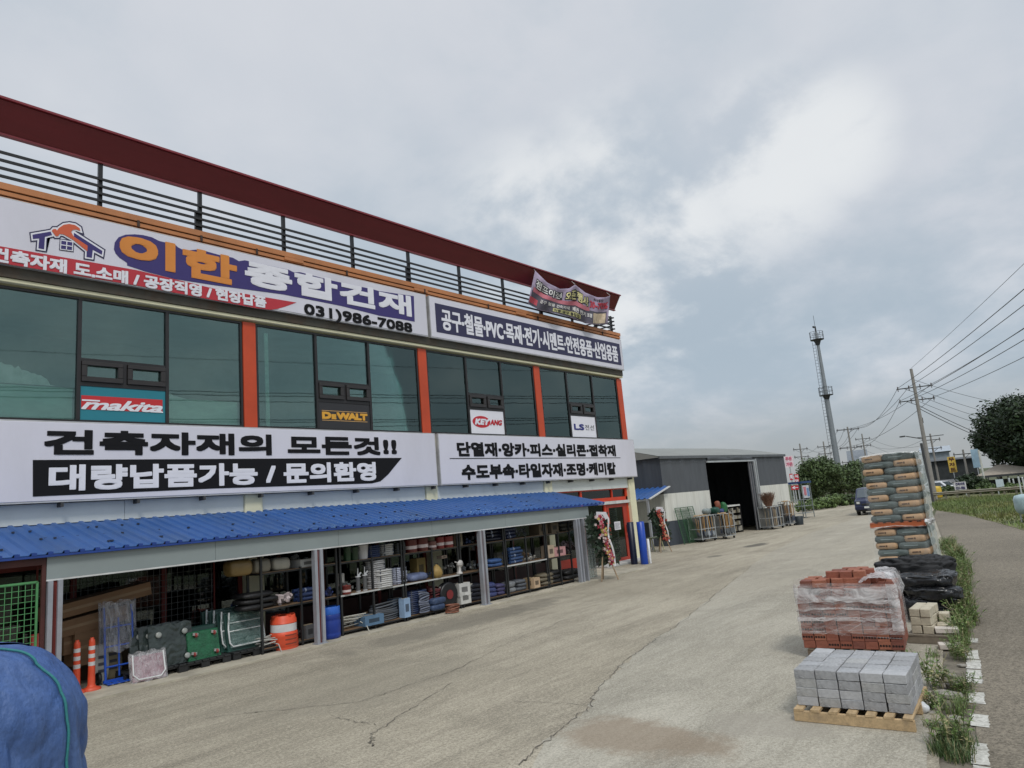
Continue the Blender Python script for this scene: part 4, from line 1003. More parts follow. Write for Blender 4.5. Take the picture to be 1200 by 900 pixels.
G('pile', (663, 628, 681, 650), 1, (88, 66, 70), 'glove_bundle', 'heap of maroon and grey gloves on the middle shelf of the end rack', 'gloves', depth=.35)
G('sack', (646, 668, 662, 682), 0, (22, 23, 25), 'sack', 'black plastic sack on the bottom shelf beside the tan sack', 'sack')
G('sack', (662, 667, 683, 680), 0, (20, 21, 24), 'sack', 'black plastic sack at the far end of the bottom shelf', 'sack')

# small clutter at the back of the shelves
rr = random.Random(31)
NAMES = ['heap of small dark fittings', 'heap of dull grey couplings', 'tumble of black rubber parts', 'loose brown packets', 'tangle of dull blue straps', 'scatter of grey clamps']
COLS = [(70, 70, 72), (120, 122, 120), (38, 38, 40), (120, 98, 74), (60, 76, 118), (96, 100, 104)]
RK = ['barrel rack', 'caulking gun rack', 'red tin rack', 'white box rack', 'blue roll rack', 'short end rack']
for i, (a, b, lab, _) in enumerate(racks):
    for k, z in enumerate(SHZ):
        j = rr.randrange(6); w = (b-a)*rr.uniform(.5, .8); mb, ms = g_pile(w, .3, rr.uniform(.18, .34), COLS[j], COLS[(j+2) % 6])
        tag(mb.build('clutter_heap', ms, None, ((a+b)/2+rr.uniform(-.1, .1), 13.98, z+.001)), '%s on the %s shelf of the %s' % (NAMES[j], ('bottom', 'middle', 'top')[k], RK[i]), 'clutter')

# ------------------------------------------------------------------ left bay: cones, hand truck, folded carts
RED_O = mat('cone_orange', srgb(222, 84, 52), .45, var=.12, scale=5, dirt=(.2, .09, .06), dirt_amt=.35)
REFL = mat('reflective_white', (.66, .66, .66), .35)
def lane_post(name, label, x, y):
    t = thing(name, label, 'lane post', (x, y, .03), 0, 'orange lane posts by the hand truck')
    mb = MB(); mb.lathe([(.15, 0), (.15, .03), (.075, .055), (.058, .09), (.055, .30), (.05, .78), (.046, .82), (.03, .835), (.03, .86), (.0, .865)], n=18); mb.build('body', RED_O, t)
    for z in (.40, .53, .66):
        mb = MB(); mb.lathe([(.0562-(z-.3)*.01, z), (.0562-(z-.3)*.01, z+.065)], n=18); mb.build('reflective_band', REFL, t)
p = fp(90, 775, 14.0); lane_post('lane_post', 'orange lane post with white bands, nearer the blue tarp', p.x, p.y)
p = fp(107.5, 775, 14.0); lane_post('lane_post', 'orange lane post with white bands, nearer the blue hand truck', p.x, p.y)
HT = mat('handtruck_blue', srgb(36, 84, 186), .4, var=.12)
p = gp(141, 801); t = thing('hand_truck', 'blue steel hand truck with its upper half wrapped in clear plastic', 'hand truck', (p.x, p.y+.02, .03), -.05)
mb = MB()
for x in (-.23, .23): mb.tube([(x, 0, .05), (x, .05, .4), (x, .12, 1.12), (x, .16, 1.30)], .02, 8)
for z, y in ((.28, .04), (.62, .08), (.95, .11)): mb.tube([(-.23, y, z), (.23, y, z)], .016, 8)
mb.tube([(0, .03, .1), (0, .12, 1.1)], .016, 8); mb.build('frame', HT, t)
mb = MB()
for k in range(5): mb.box(-.26+k*.11, -.19+k*.11, -.22, 0, .02, .035)
mb.box(-.27, .27, -.24, -.20, .02, .04); mb.box(-.27, .27, -.02, .02, .02, .07); mb.build('toe_plate', HT, t)
for x in (-.31, .31):
    mb = MB(); mb.lathe([(.05, -.03), (.10, -.028), (.11, 0), (.10, .028), (.05, .03)], (x, .12, .11), 18, 0, 'x'); mb.build('wheel', BLK, t)
mb = MB(); mb.grid(lambda u, v: (.30*math.cos(2*PI*u)*(1+.06*math.sin(9*u*6)), .10+.09*math.sin(2*PI*u)+.08*v, .52+.86*v+.03*math.sin(u*40)), 40, 12)
mb.build('plastic_wrap', mat_film('clear_wrap', (.62, .64, .70), .30, .18, .28, 3, (5, 5, .8)), t)
KR = mat('cardboard', srgb(128, 100, 74), .85, var=.14, scale=2, stretch=(1, 1, 6), bump=.1)
KRD = mat('cardboard_tape', srgb(140, 114, 84), .4)
def carton(label, c, size, rot, m=KR, group=None):
    mb = MB(); mb.obox((0, 0, 0), size); w, d, h = size
    mb.obox((0, -d/2-.001, 0), (w*.995, .003, .05), (0, 0, 0), 1); mb.obox((0, 0, h/2+.001), (w*.998, .05, .002), (0, 0, 0), 1)
    o = mb.build('cardboard_box', [m, KRD], None, c, 0, bevel=.004); o.rotation_euler = rot
    return tag(o, label, 'box', group)
carton('long brown cardboard box tilted on top of the stack behind the hand truck', fp(113, 704, 14.85), (1.75, .55, .24), (0, -.13, .03))
carton('brown cardboard box tilted under the long one behind the hand truck', fp(104, 727, 14.82), (1.15, .6, .27), (0, -.13, -.05))
carton('tan cardboard box standing behind the lane posts', fp(96, 757, 14.75), (.42, .4, .62), (0, 0, .1))
carton('small tan cardboard box on the ground at the left post', fp(80, 752, 14.8), (.35, .35, .4), (0, 0, .2))
mb = MB(); mb.box(-2.5, 7.7, 15.15, 15.32, .03, .5); mb.build('stock', [mat('stock_dark', (.09, .06, .035), .9, var=.5, scale=1.4)]); bpy.data.objects['stock'].name = 'timber_stack'
tag(bpy.data.objects['timber_stack'], 'low dark stack of boards along the wall behind the folded carts', 'boards')
for i, (x0, y0, x1, y1, c, lab) in enumerate(((110, 735, 128, 795, (196, 196, 188), 'white printed sack leaning behind the hand truck'), (120, 752, 146, 792, (170, 158, 128), 'beige printed sack behind the blue hand truck frame'))):
    X0, X1 = fp(x0, 765, 14.5).x, fp(x1, 765, 14.5).x
    mb = MB(); mb.pillow((0, 0, .32), (X1-X0, .16, .66), 0, 0, .4, .08); 
    for k in range(3): mb.obox((0, -.083, .2+.12*k), ((X1-X0)*.5, .006, .05), (0, 0, 0), 1)
    tag(mb.build('paper_sack', [spec(c, .7), spec((90, 90, 96), .7)], None, ((X0+X1)/2, 14.55+.12*i, .03)), lab, 'sack')
# black plastic pallets along the front
def plastic_pallet(x, y, lab):
    mb = MB(); w, d = 1.0, .8
    for k in range(7): mb.box(-w/2+k*w/7+.01, -w/2+(k+1)*w/7-.01, -d/2, d/2, .11, .14)
    for y_ in (-d/2+.06, 0, d/2-.06):
        mb.box(-w/2, w/2, y_-.05, y_+.05, .085, .109)
        for x_ in (-w/2+.08, 0, w/2-.08): mb.box(x_-.08, x_+.08, y_-.05, y_+.05, 0, .085)
    tag(mb.build('plastic_pallet', mat('pallet_black', (.017, .018, .019), .5, var=.3), None, (x, y, .03), .0, bevel=.004), lab, 'pallet', 'black plastic pallets under the folded carts')
q1, q2, q3 = fp(176, 790, 13.7), fp(226, 778, 13.7), fp(278, 766, 13.7)
plastic_pallet(5.88, 14.12, 'black plastic pallet under the clear wrapped carts'); plastic_pallet(6.66, 14.06, 'black plastic pallet under the small green cart'); plastic_pallet(7.70, 14.05, 'black plastic pallet under the white framed green carts')
GRN = mat('cart_green', srgb(34, 70, 62), .4, var=.25, scale=3, bump=.3, bscale=5)
DGRN = mat('wrapped_green', srgb(42, 54, 52), .22, var=.35, scale=2.5, bump=.7, bscale=5)
WHT = mat('cart_tube_white', (.68, .70, .70), .35)
def platform_cart(lab, x, y, z, tilt=-.30, wrap=None, w=.50, h=.66, tubes=True):
    # a folded platform truck standing on edge and leaning back
    t = thing('platform_cart', lab, 'cart', (x, y, z), random.uniform(-.03, .03), 'folded platform carts in the left bay')
    t.rotation_euler[0] = tilt
    mb = MB(); mb.box(-w/2, w/2, .03, .10, 0, h); mb.box(-w/2-.012, w/2+.012, .02, .11, -.015, .03); mb.build('deck', GRN if wrap is None else wrap, t, bevel=.012)
    if tubes:
        mb = MB(); e = w/2-.03
        mb.tube([(-e*.86, -.02, h*1.02), (-e, -.02, h*.6), (-e*1.0, -.02, .16), (-e*.85, -.02, .08), (e*.85, -.02, .08), (e, -.02, .16), (e, -.02, h*.6), (e*.86, -.02, h*1.02)], .017, 8)
        for k in (.52, .74): mb.tube([(-e, -.02, h*k), (e, -.02, h*k)], .012, 8)
        mb.build('handle_frame', WHT, t)
        mb = MB(); mb.grid(lambda u, v: (-e+2*e*u, -.035+.012*math.sin(u*9+v*14)+.006*math.sin(u*31), .06+(h*.98-.06)*v), 24, 16); mb.build('plastic_cover', mat_film('green_wrap', (.30, .42, .40), .35, .2, .3, 5), t)
    for sx in (-1, 1):
        mb = MB(); mb.lathe([(.02, -.02), (.05, -.018), (.05, .018), (.02, .02)], (sx*w*.36, .15, h*.1), 14, 0, 'x'); mb.build('wheel', BLK, t)
    return t
zt = .175
for k in range(4): platform_cart('white framed green folded cart, %s in the leaning row' % ('front one', 'second one', 'third one', 'rearmost one')[k], 7.62-.03*k-.05*k, 13.86+.14*k, zt+.0, -.22, None, .80, .72+.03*k)
platform_cart('small glossy green folded cart with red and white castors showing', 6.72, 13.78, zt, -.2, mat('cart_bright_green', srgb(34, 96, 64), .25, var=.4, scale=6, bump=.4), .62, .52, False)
for k in range(2): platform_cart('green folded cart standing %s the small glossy one' % ('right behind', 'two places behind')[k], 6.75-.05*k, 13.95+.14*k, zt, -.18, GRN, .6, .58, False)
t = [o for o in COL.objects if o.get('label', '').startswith('small glossy green')][0]
for sx, z in ((-.22, .10), (.22, .08), (-.16, .44), (.2, .43)):
    mb = MB(); mb.lathe([(.02, -.015), (.04, -.012), (.04, .012), (.02, .015)], (sx, -.02, z), 12, 0, 'x'); mb.obox((sx, -.0, z+.02), (.10, .03, .05), (0, .2, 0), 1)
    mb.build('castor', [spec((150, 62, 58), .4), spec((150, 154, 150), .4)], t)
for k in range(3):
    tw = platform_cart('folded cart wrapped in dark green plastic, %s of the wrapped row' % ('front one', 'middle one', 'back one')[k], 6.14-.12*k, 13.86+.12*k, zt, -.2, DGRN, .78, .70, False)
    mb = MB(); mb.grid(lambda u, v: (-.40+.80*u, .005-.03*abs(noise.noise(Vector((u*5, v*5, k))))-.012*abs(noise.noise(Vector((u*16, v*14, k+3))))-.05*math.sin(PI*u)*math.sin(PI*v)*.4, -.02+.75*v+.015*math.sin(u*17)), 44, 40); mb.build('plastic_cover', mat('dark_wrap', (.035, .048, .045), .16, var=.5, scale=3, bump=.9, bscale=8), tw)
    for sx, z in ((-.27, .12), (.25, .10), (-.24, .56), (.24, .55)):
        mb = MB(); mb.lathe([(.02, -.02), (.05, -.018), (.055, 0), (.05, .018), (.02, .02)], (sx, -.05, z), 14, 0, 'y'); mb.build('castor', spec((150, 154, 150), .3), tw)
# clear-wrapped cart with pink striped print
t = thing('platform_cart', 'small white framed cart in clear crinkled plastic left of the dark green wrapped carts', 'cart', (5.62, 13.60, .05), -.15, 'folded platform carts in the left bay'); t.rotation_euler[0] = -.35
mb = MB(); mb.box(-.27, .27, .02, .08, 0, .44); mb.build('deck', mat('stripe_deck', srgb(150, 120, 128), .4, var=.5, scale=12, stretch=(6, 1, 1)), t, bevel=.01)
mb = MB(); mb.tube([(-.25, -.01, .46), (-.26, -.01, .12), (-.18, -.02, .03), (.18, -.02, .03), (.26, -.01, .12), (.25, -.01, .46)], .014, 8); mb.build('handle_frame', WHT, t)
mb = MB(); mb.grid(lambda u, v: (.31*math.cos(2*PI*u), .05+.09*math.sin(2*PI*u), -.02+.52*v+.02*math.sin(u*50)), 36, 10); mb.build('plastic_wrap', mat_film('clear_wrap2', (.72, .70, .72), .28, .15, .32, 4, (3, 3, 2)), t)

# green mesh screens and posts behind the left bay
MESHG = mat('mesh_green', srgb(86, 150, 96), .5)
def mesh_panel(name, lab, x0, x1, y, z0, z1, pitch, m, frame=None, group=None, cat='mesh panel'):
    t = thing(name, lab, cat, ((x0+x1)/2, y, z0), 0, group)
    mb = MB(); x = x0
    while x <= x1+1e-6: mb.bar((x, y, z0), (x, y, z1), .008); x += pitch
    z = z0
    while z <= z1+1e-6: mb.bar((x0, y+.006, z), (x1, y+.006, z), .008); z += pitch
    mb.build('wire_grid', m, t, world=True)
    mb = MB()
    for x in (x0, x1): mb.bar((x, y, z0), (x, y, z1), .03)
    mb.bar((x0, y, z1), (x1, y, z1), .03); mb.bar((x0, y, z0), (x1, y, z0), .03); mb.build('frame', frame or m, t, world=True)
mesh_panel('wire_mesh_panel', 'green wire mesh screen left of the first striped post', XL+.4, 3.8, 13.42, .05, fp(25, 684, 13.42).z, .09, MESHG)
mesh_panel('wire_mesh_panel', 'dark wire mesh rack along the back wall of the left bay', 4.3, 7.6, 15.2, .55, 2.2, .12, mat('mesh_dull', (.10, .11, .11), .5), REDD)
for x in (2.9, 3.3):
    tag((lambda m_: m_.build('yellow_case', [spec((196, 150, 60), .5), spec((60, 50, 40), .6)], None, (x, 14.2, .03), bevel=.01))(MB().box(-.17, .17, -.2, .2, 0, 1.15).box(-.14, .14, -.21, -.2, .3, .8, 1)), 'tall yellow case behind the green mesh, %s one' % ('left' if x < 3 else 'right'), 'case')
for i, px in enumerate((40, 46, 64)):
    p = fp(px, 740, 13.9); t = thing('lane_post', ('stored red lane post behind the green mesh, left one', 'stored red lane post behind the green mesh, right one', 'stored red lane post just right of the first striped post')[i], 'lane post', (p.x, 13.9, .03), 0, 'orange lane posts by the hand truck')
    mb = MB(); mb.lathe([(.15, 0), (.15, .03), (.07, .06), (.05, 1.08), (.0, 1.09)], n=14); mb.build('body', mat('lane_dark_red', srgb(150, 44, 36), .5), t)

# ------------------------------------------------------------------ traffic barrel and blue drum
p = gp(341.5, 762); t = thing('traffic_barrel', 'orange plastic traffic barrel with one broad white band', 'barrel', (p.x, p.y+.27, .03))
mb = MB(); mb.lathe([(.285, 0), (.29, .03), (.285, .06), (.295, .07), (.285, .15), (.29, .16), (.28, .235), (.285, .245), (.275, .325), (.27, .33), (.262, .34), (.262, .50), (.27, .505), (.265, .51), (.262, .58), (.245, .60), (.24, .655), (.235, .66), (.2, .655), (.19, .62), (.0, .62)], n=32)
for a in range(4): mb.obox((.19*math.cos(a*PI/2), .19*math.sin(a*PI/2), .66), (.12, .05, .03), (0, 0, a*PI/2))
mb.build('body', RED_O, t)
mb = MB(); mb.lathe([(.2655, .345), (.2655, .495)], n=32); mb.build('reflective_band', REFL, t)
for k in range(3):
    mb = MB(); mb.grid(lambda u, v: (.297*math.sin(-.45+.9*u)*1.0, -.297*math.cos(-.45+.9*u), .10+.085*k+.02*v), 10, 2); mb.build('slot', mat('slot_dark', (.20, .05, .03), .7), t)
p = gp(390, 751); t = thing('plastic_drum', 'blue plastic drum standing just right of the striped post', 'drum', (p.x+.08, p.y+.2, .03))
mb = MB(); mb.lathe([(.20, 0), (.225, .03), (.23, .10), (.222, .12), (.23, .14), (.23, .37), (.222, .39), (.23, .41), (.228, .50), (.222, .51)], n=28); mb.build('body', mat('drum_blue', srgb(28, 56, 140), .35, var=.12), t)
mb = MB(); mb.lathe([(.226, .51), (.228, .52), (.222, .66), (.215, .67), (.2, .65), (.0, .65)], n=28); mb.build('lid_band', mat('drum_light_blue', srgb(44, 98, 190), .35), t)

# ------------------------------------------------------------------ flower wreath stands
def wreath(px, py, lab, cols, rot=0, h=1.95, n=150, seed=2, leanx=.5):
    rr = random.Random(seed); p = gp(px, py)
    t = thing('wreath_stand', lab, 'flower wreath', (p.x, p.y, 0), rot)
    mb = MB()
    for q in ((-.30, -.18), (.28, -.2), (.05, .38)): mb.bar((q[0], q[1], 0), (0, .05, 1.15), .035, .025)
    mb.bar((0, .06, .5), (0, .08, h), .04, .03); mb.build('tripod', mat('easel_wood', (.30, .22, .14), .7, var=.3, scale=6), t)
    mb = MB()
    for k in range(420):
        u = rr.random(); w = .36*(1-.3*abs(u-.5)); a = rr.uniform(-w, w)
        c = Vector((leanx*(.5-u)*-1*.55+a, .0+rr.uniform(-.05, .1), .55+(h-.6)*(1-u)))
        d = Vector((rr.gauss(0, 1), rr.gauss(0, .4), rr.gauss(0, 1))).normalized(); e = d.cross(Vector((0, 1, .3))).normalized(); L_ = rr.uniform(.14, .28)
        mb.add([c, c+d*L_*.5+e*.05, c+d*L_, c+d*L_*.5-e*.05], [(0, 1, 2, 3)])
    mb.build('foliage', mat('wreath_leaf', (.018, .035, .02), .5, island=.5), t)
    ms = [spec(c, .6) for c in cols]
    mb = MB()
    for k in range(n):
        u = k/n; c = Vector((leanx*(.5-u)*-1*.55+rr.gauss(0, .06), -.12+rr.uniform(-.05, .04), .50+(h-.50)*(1-u)+rr.gauss(0, .03)))
        r = rr.uniform(.04, .07); mi = rr.randrange(len(cols)) if rr.random() < .5 else int(u*7) % len(cols)
        for j in range(6):
            a = 2*PI*j/6+rr.random(); q = c+Vector((math.cos(a)*r, -.01, math.sin(a)*r)); f = c+Vector((math.cos(a+.6)*r*.5, -.035, math.sin(a+.6)*r*.5)); g_ = c+Vector((math.cos(a-.6)*r*.5, -.035, math.sin(a-.6)*r*.5))
            mb.add([c+Vector((0, -.02, 0)), f, q, g_], [(0, 1, 2, 3)], mi)
    mb.build('flowers', ms, t)
    mb = MB(); mb.grid(lambda u, v: (.08+.06*u+.04*math.sin(v*8)+leanx*.25*(1-v)+.02, -.13+.03*math.sin(v*11), .42+(h-.5)*v), 3, 24); rb = mb.build('ribbon', spec((214, 212, 214), .5), t)
    mb = MB(); mb.obox((-.02, -.06, h+.02), (.34, .03, .2), (0, .1, 0)); mb.obox((-.1, -.09, h-.02), (.14, .02, .22), (0, .5, 0)); mb.obox((.12, -.09, h-.02), (.14, .02, .2), (0, -.4, 0)); mb.build('bow', spec((204, 202, 206), .5), t)
wreath(712, 680, 'tall flower wreath on a wooden tripod left of the red shop door', [(176, 58, 78), (190, 120, 130), (196, 178, 100), (206, 186, 184), (150, 36, 52)], -.5, 2.0, 120, 2, .50)
wreath(778, 647, 'orange and red flower wreath on a tripod under the small blue roof', [(160, 46, 42), (190, 100, 76), (168, 58, 50), (196, 158, 128)], -.4, 1.85, 110, 5, .55)
# rolls by the corner of the shop
p = gp(757, 661); t = tag(MB().lathe([(.14, 0), (.145, .01), (.145, 1.55), (.13, 1.56), (.12, 1.54), (.0, 1.54)], n=20).build('sheet_roll', mat('roll_blue', srgb(30, 72, 170), .35, var=.1), None, (p.x, p.y+.05, 0)), 'bright blue roll of sheeting standing on end at the shop corner', 'roll')
p = gp(751.5, 661); t = tag(MB().lathe([(.13, 0), (.13, 1.56), (.11, 1.57), (.10, 1.54), (.0, 1.54)], n=20).build('sheet_roll', mat('roll_shaded_side', srgb(14, 22, 48), .4), None, (p.x-.02, p.y+.28, 0)), 'dark navy cylinder standing in for the shaded side of the bright blue roll', 'roll')  # added navy cylinder, painted as the shaded left side of the blue roll
p = gp(765, 660); t = tag(MB().lathe([(.05, 0), (.05, .9), (.045, .9), (.0, .89)], n=14).build('sheet_roll', mat('roll_white', (.7, .7, .68), .5), None, (p.x, p.y+.1, 0)), 'short thin white roll beside the bright blue roll', 'roll')

# ------------------------------------------------------------------ pallets of stock along the verge
PWOOD = mat('pallet_wood', srgb(186, 160, 122), .8, var=.25, scale=4, stretch=(1, 6, 6), dirt=(.18, .14, .10), dirt_amt=.5, bump=.2)
def wood_pallet(name, lab, loc, rot, w, d, m=PWOOD, h=.125):
    # w runs along local y (across the picture), d along local x (away from the camera)
    t = thing(name, lab, 'pallet', loc, rot)
    n = 7
    for k in range(n):
        y = -w/2+.05+(w-.1)*k/(n-1); mb = MB(); mb.obox((0, y, h-.011), (d, .088, .022), (0, 0, random.uniform(-.01, .01)), 0, .003); mb.build('deck_board', m, t)
    for x in (-d/2+.03, 0, d/2-.03):
        mb = MB(); mb.obox((x, 0, (h-.022)/2+.001), (.05, w*1.0, h-.026), (0, 0, 0), 0, .002); mb.build('runner', m, t)
    return t
def frame_of(a, b):
    # a = front left, b = front right on the ground; returns origin at the front middle, rotation (local x away, local y to the left)
    d = (b-a); ang = math.atan2(d.x, -d.y); return (a+b)/2, ang
def pl(o, ang, x, y): return Vector((o.x+x*math.cos(ang)-y*math.sin(ang), o.y+x*math.sin(ang)+y*math.cos(ang), 0))
# 1) grey concrete blocks
fl, fr = Vector((8.0, 3.10, 0)), Vector((8.1, 1.99, 0)); o, ang = frame_of(fl, fr)
c = pl(o, ang, .50, 0); wood_pallet('wooden_pallet', 'pale slatted wooden pallet under the grey concrete blocks', (c.x, c.y, .006), ang, 1.14, 1.24)
BLOCK = mat('concrete_block', (.37, .373, .378), .9, var=.3, scale=24, bump=.5, bscale=70, dirt=(.12, .125, .135), dirt_amt=.35)
BLOCKT = mat('concrete_block_pale', (.43, .434, .44), .9, var=.16, scale=18, bump=.3, bscale=70, dirt=(.20, .21, .225), dirt_amt=.5)
BLKS = [BLOCK, BLOCKT]+[mat('concrete_block_%s' % n_, c_, .9, var=.2, scale=22, bump=.5, bscale=60, dirt=(.15, .155, .16), dirt_amt=.4) for n_, c_ in (('cool', (.38, .386, .396)), ('dark', (.32, .322, .326)), ('warm', (.40, .40, .392)))]
bw, bd, bh = 1.10/5, .216, .092
base_blk = []
for q in range(5):
    mb = MB(); mb.obox((0, 0, bh/2), (bd-.010, bw-.010, bh-.004), (0, 0, 0), 0, .0035); ob = mb.build('concrete_block', BLKS[q], None, (0, 0, -50), bevel=.004); base_blk.append(ob)
first = [True]*5
ORD = ('first', 'second', 'third', 'fourth', 'fifth', 'sixth', 'seventh', 'eighth', 'ninth', 'tenth', 'eleventh')
for k in range(4):
    for i in range(5):
        for j in range(5):
            if 0 < i < 4 and 0 < j < 4 and k < 3: continue
            q = random.randrange(5)
            ob = base_blk[q] if first[q] else base_blk[q].copy()
            if not first[q]: COL.objects.link(ob)
            first[q] = False
            p = pl(o, ang, .01+bd*(i+.5)+random.uniform(-.003, .003), (2-j)*bw+random.uniform(-.003, .003))
            ob.location = (p.x, p.y, .133+bh*k+(random.uniform(-.002, .005) if k == 3 else 0)); ob.rotation_euler = (random.uniform(-.006, .006), random.uniform(-.006, .006), ang+random.uniform(-.012, .012))
            row = ('front row', 'second row back', 'third row back', 'fourth row back', 'rear row')[i]
            tag(ob, 'grey concrete block, %s course from the pallet, %s, %s from the left' % (ORD[k], row, ORD[j]), 'concrete block', 'concrete blocks on the wooden pallet')
# 2) red perforated bricks in stretch film
fl, fr = Vector((10.68, 3.90, 0)), Vector((10.94, 2.68, 0)); o, ang = frame_of(fl, fr); ang -= .05
c = pl(o, ang, .55, 0); wood_pallet('wooden_pallet', 'dark wooden pallet under the film wrapped red bricks', (c.x, c.y, .006), ang, 1.2, 1.08, mat('pallet_wood_dark', (.15, .11, .075), .85, var=.3, scale=4))
BRK = [mat('red_brick_%s' % n_, c_, .8, var=.2, scale=9, bump=.25, bscale=40, dirt=(.24, .10, .07), dirt_amt=.4) for n_, c_ in (('mid', (.25, .082, .05)), ('dark', (.185, .062, .042)), ('light', (.31, .112, .065)))]
HOLE = mat('brick_hole', (.02, .010, .008), .95)
# a brick lies with its perforated bed face to the front: width .19, height .09, depth .057 set on edge -> shown as in the photo
BW, BH, BD = .135, .104, .20
def brick_mesh(holes, m):
    mb = MB(); mb.obox((0, 0, BH/2), (BD-.004, BW+.021, BH-.003), (0, 0, 0), 0, .002)
    if holes:
        for hy in (-.054, -.018, .018, .054):
            mb.lathe([(.0150, -BD/2-.0015), (.0150, -BD/2+.002)], (0, hy, BH/2), 10, 1, 'x')
    return mb.build('red_brick', [m, HOLE], None, (0, 0, -50), bevel=.003)
protos = {(h_, k): brick_mesh(h_, BRK[k]) for h_ in (False, True) for k in range(3)}; usedp = set()
def put_brick(p, z, rz, holes, lab):
    k = random.choice((0, 0, 1, 2)); pr_ = protos[(holes, k)]
    if (holes, k) in usedp: ob = pr_.copy(); COL.objects.link(ob)
    else: ob = pr_; usedp.add((holes, k))
    ob.location = (p.x, p.y, z); ob.rotation_euler = (0, 0, rz); tag(ob, lab, 'brick', 'red bricks stacked in clear film')
NB, NDP, NL = 8, 5, 8
bwid = 1.30/NB; 
for k in range(NL):
    for i in range(NDP):
        for j in range(NB):
            if 0 < i < NDP-1 and 0 < j < NB-1 and k < NL-1: continue
            if k == NL-1 and (i == 0 and j < 2): continue
            sh = random.uniform(-.006, .006)
            p = pl(o, ang, .04+.205*(i+.5)+(random.uniform(-.006, .006)), ((NB-1)/2-j)*bwid+sh)
            hol = i == 0 and (random.Random(k*7+j//2*3).random() < .48)
            put_brick(p, .134+BH*k, ang+random.uniform(-.015, .015), hol, 'red %sbrick, %s course up, %s from the left, %s, under the film' % ('perforated ' if hol else '', ORD[k], ORD[j], ('front row', 'second row', 'middle row', 'fourth row', 'rear row')[i]))
# loose top course, ends showing
li = 0
for lv, spots in ((0, ((.14, .50, .0), (.16, .33, .1), (.34, .48, .05), (.36, .28, .0), (.55, .44, .1), (.58, .22, -.1), (.30, .10, .1), (.34, -.08, 0), (.36, -.25, .05), (.56, .04, .1), (.58, -.14, 0), (.60, -.32, -.1), (.80, .20, .2), (.82, 0, 0), (.82, -.2, .05), (.85, -.4, 0))), (1, ((.42, .16, .12), (.40, -.02, .05), (.42, -.2, .0), (.62, .1, .1), (.63, -.1, .0), (.64, -.3, .1), (.84, -.02, .05), (.84, -.2, 0)))):
    for x, y, rz in spots:
        p = pl(o, ang, x, y); put_brick(p, .134+BH*NL+.001+.088*lv, ang+rz+PI/2*(li % 3 == 1), False, 'loose red brick %s on top of the wrapped stack, %s one' % (('lying', 'piled highest')[lv], (ORD+('twelfth', 'thirteenth', 'fourteenth', 'fifteenth', 'sixteenth'))[li % 16])); li += 1
WRAP = mat_film('stretch_film', (.72, .69, .68), .17, .15, .34, 2.6, (1, 1, 2.6))
def wrap_fn(hw, x0, x1, z0, z1, wob, seed, ztilt=None):
    P = [(x0, -hw), (x0, hw), (x1, hw), (x1, -hw)]
    def fn(u, v):
        s = (u*4) % 4; i = int(s) % 4; k = s-int(s); a, b = P[i], P[(i+1) % 4]
        x, y = a[0]+(b[0]-a[0])*k, a[1]+(b[1]-a[1])*k
        zz = z0+(z1(u) if callable(z1) else z1-z0)*v if not callable(z1) else z0+(z1(u)-z0)*v
        q = Vector((x*3, y*3, zz*3+seed)); dn = noise.noise(q)*wob+abs(noise.noise(q*4))*wob*.7
        cx = (x0+x1)/2; out = Vector((x-cx, y, 0)).normalized()
        w = pl(o, ang, x+out.x*(dn+.012), y+out.y*(dn+.012)); return (w.x, w.y, zz)
    return fn
t = thing('stretch_film', 'clear crinkled stretch film wrapped round the red brick stack', 'plastic film', (o.x, o.y, .12))
mb = MB(); mb.grid(wrap_fn(.66, .03, 1.08, .34, lambda u: 1.0+.04*math.sin(u*9)+(.05 if .25 < u < .8 else 0), .014, 2), 120, 26); mb.build('outer_wrap', WRAP, t, world=True)
WRAP2 = mat_film('stretch_film_white', (.80, .78, .78), .54, .2, .44, 3.2, (1, 1, 2))
def fold(z0, z1, sag, seed):
    def fn(u, v):
        uu = .0+u*.30; b = wrap_fn(.668, .02, 1.09, 0, 1, .02, seed)(uu, .5)
        return (b[0], b[1], z0+(z1-z0)*v+sag*math.sin(u*PI)+.02*noise.noise(Vector((u*14, v*3, seed))))
    return fn
for z0, z1, sg, sd in ((.84, 1.0, -.04, 1), (.72, .79, .06, 4), (.50, .55, .02, 9), (.60, .625, .08, 12)):
    mb = MB(); mb.grid(fold(z0, z1, sg, sd), 60, 6); mb.build('film_fold', WRAP2, t, world=True)
mb = MB()
def shoulder(u, v):
    # the film hangs over the right corner of the top
    x = .02+1.08*v; y = -.705+.50*u
    w = pl(o, ang, x, y); z = 1.07+.06*math.sin(PI*u)-.03*(1-v)+.03*noise.noise(Vector((u*5, v*5, 3)))+.02*noise.noise(Vector((u*17, v*17, 8)))
    if u < .14: z -= (.14-u)*1.6
    return (w.x, w.y, z)
mb.grid(shoulder, 26, 34); mb.build('top_fold', WRAP2, t, world=True)
mb = MB(); mb.grid(lambda u, v: tuple(Vector((*pl(o, ang, -.02-.02*math.sin(u*4), -.685+.14*u).to_2d(), .40+.62*v))+Vector((.0, .02*noise.noise(Vector((u*6, v*9, 1))), 0))), 8, 26); mb.build('corner_fold', WRAP2, t, world=True)
mb = MB(); rr = random.Random(77)
for k in range(7):          # taut slanting lines where the film was pulled tight
    y0, y1 = -.64, rr.uniform(.1, .64); z0, z1 = rr.uniform(.25, .8), rr.uniform(.2, .9); w_ = rr.uniform(.0008, .0022)
    a_, b_ = pl(o, ang, -.004-.002*k*.3, y0), pl(o, ang, -.004-.002*k*.3, y1); a_.z, b_.z = z0, z1
    mb.quad(a_-Vector((0, 0, w_)), a_+Vector((0, 0, w_)), b_+Vector((0, 0, w_)), b_-Vector((0, 0, w_)))
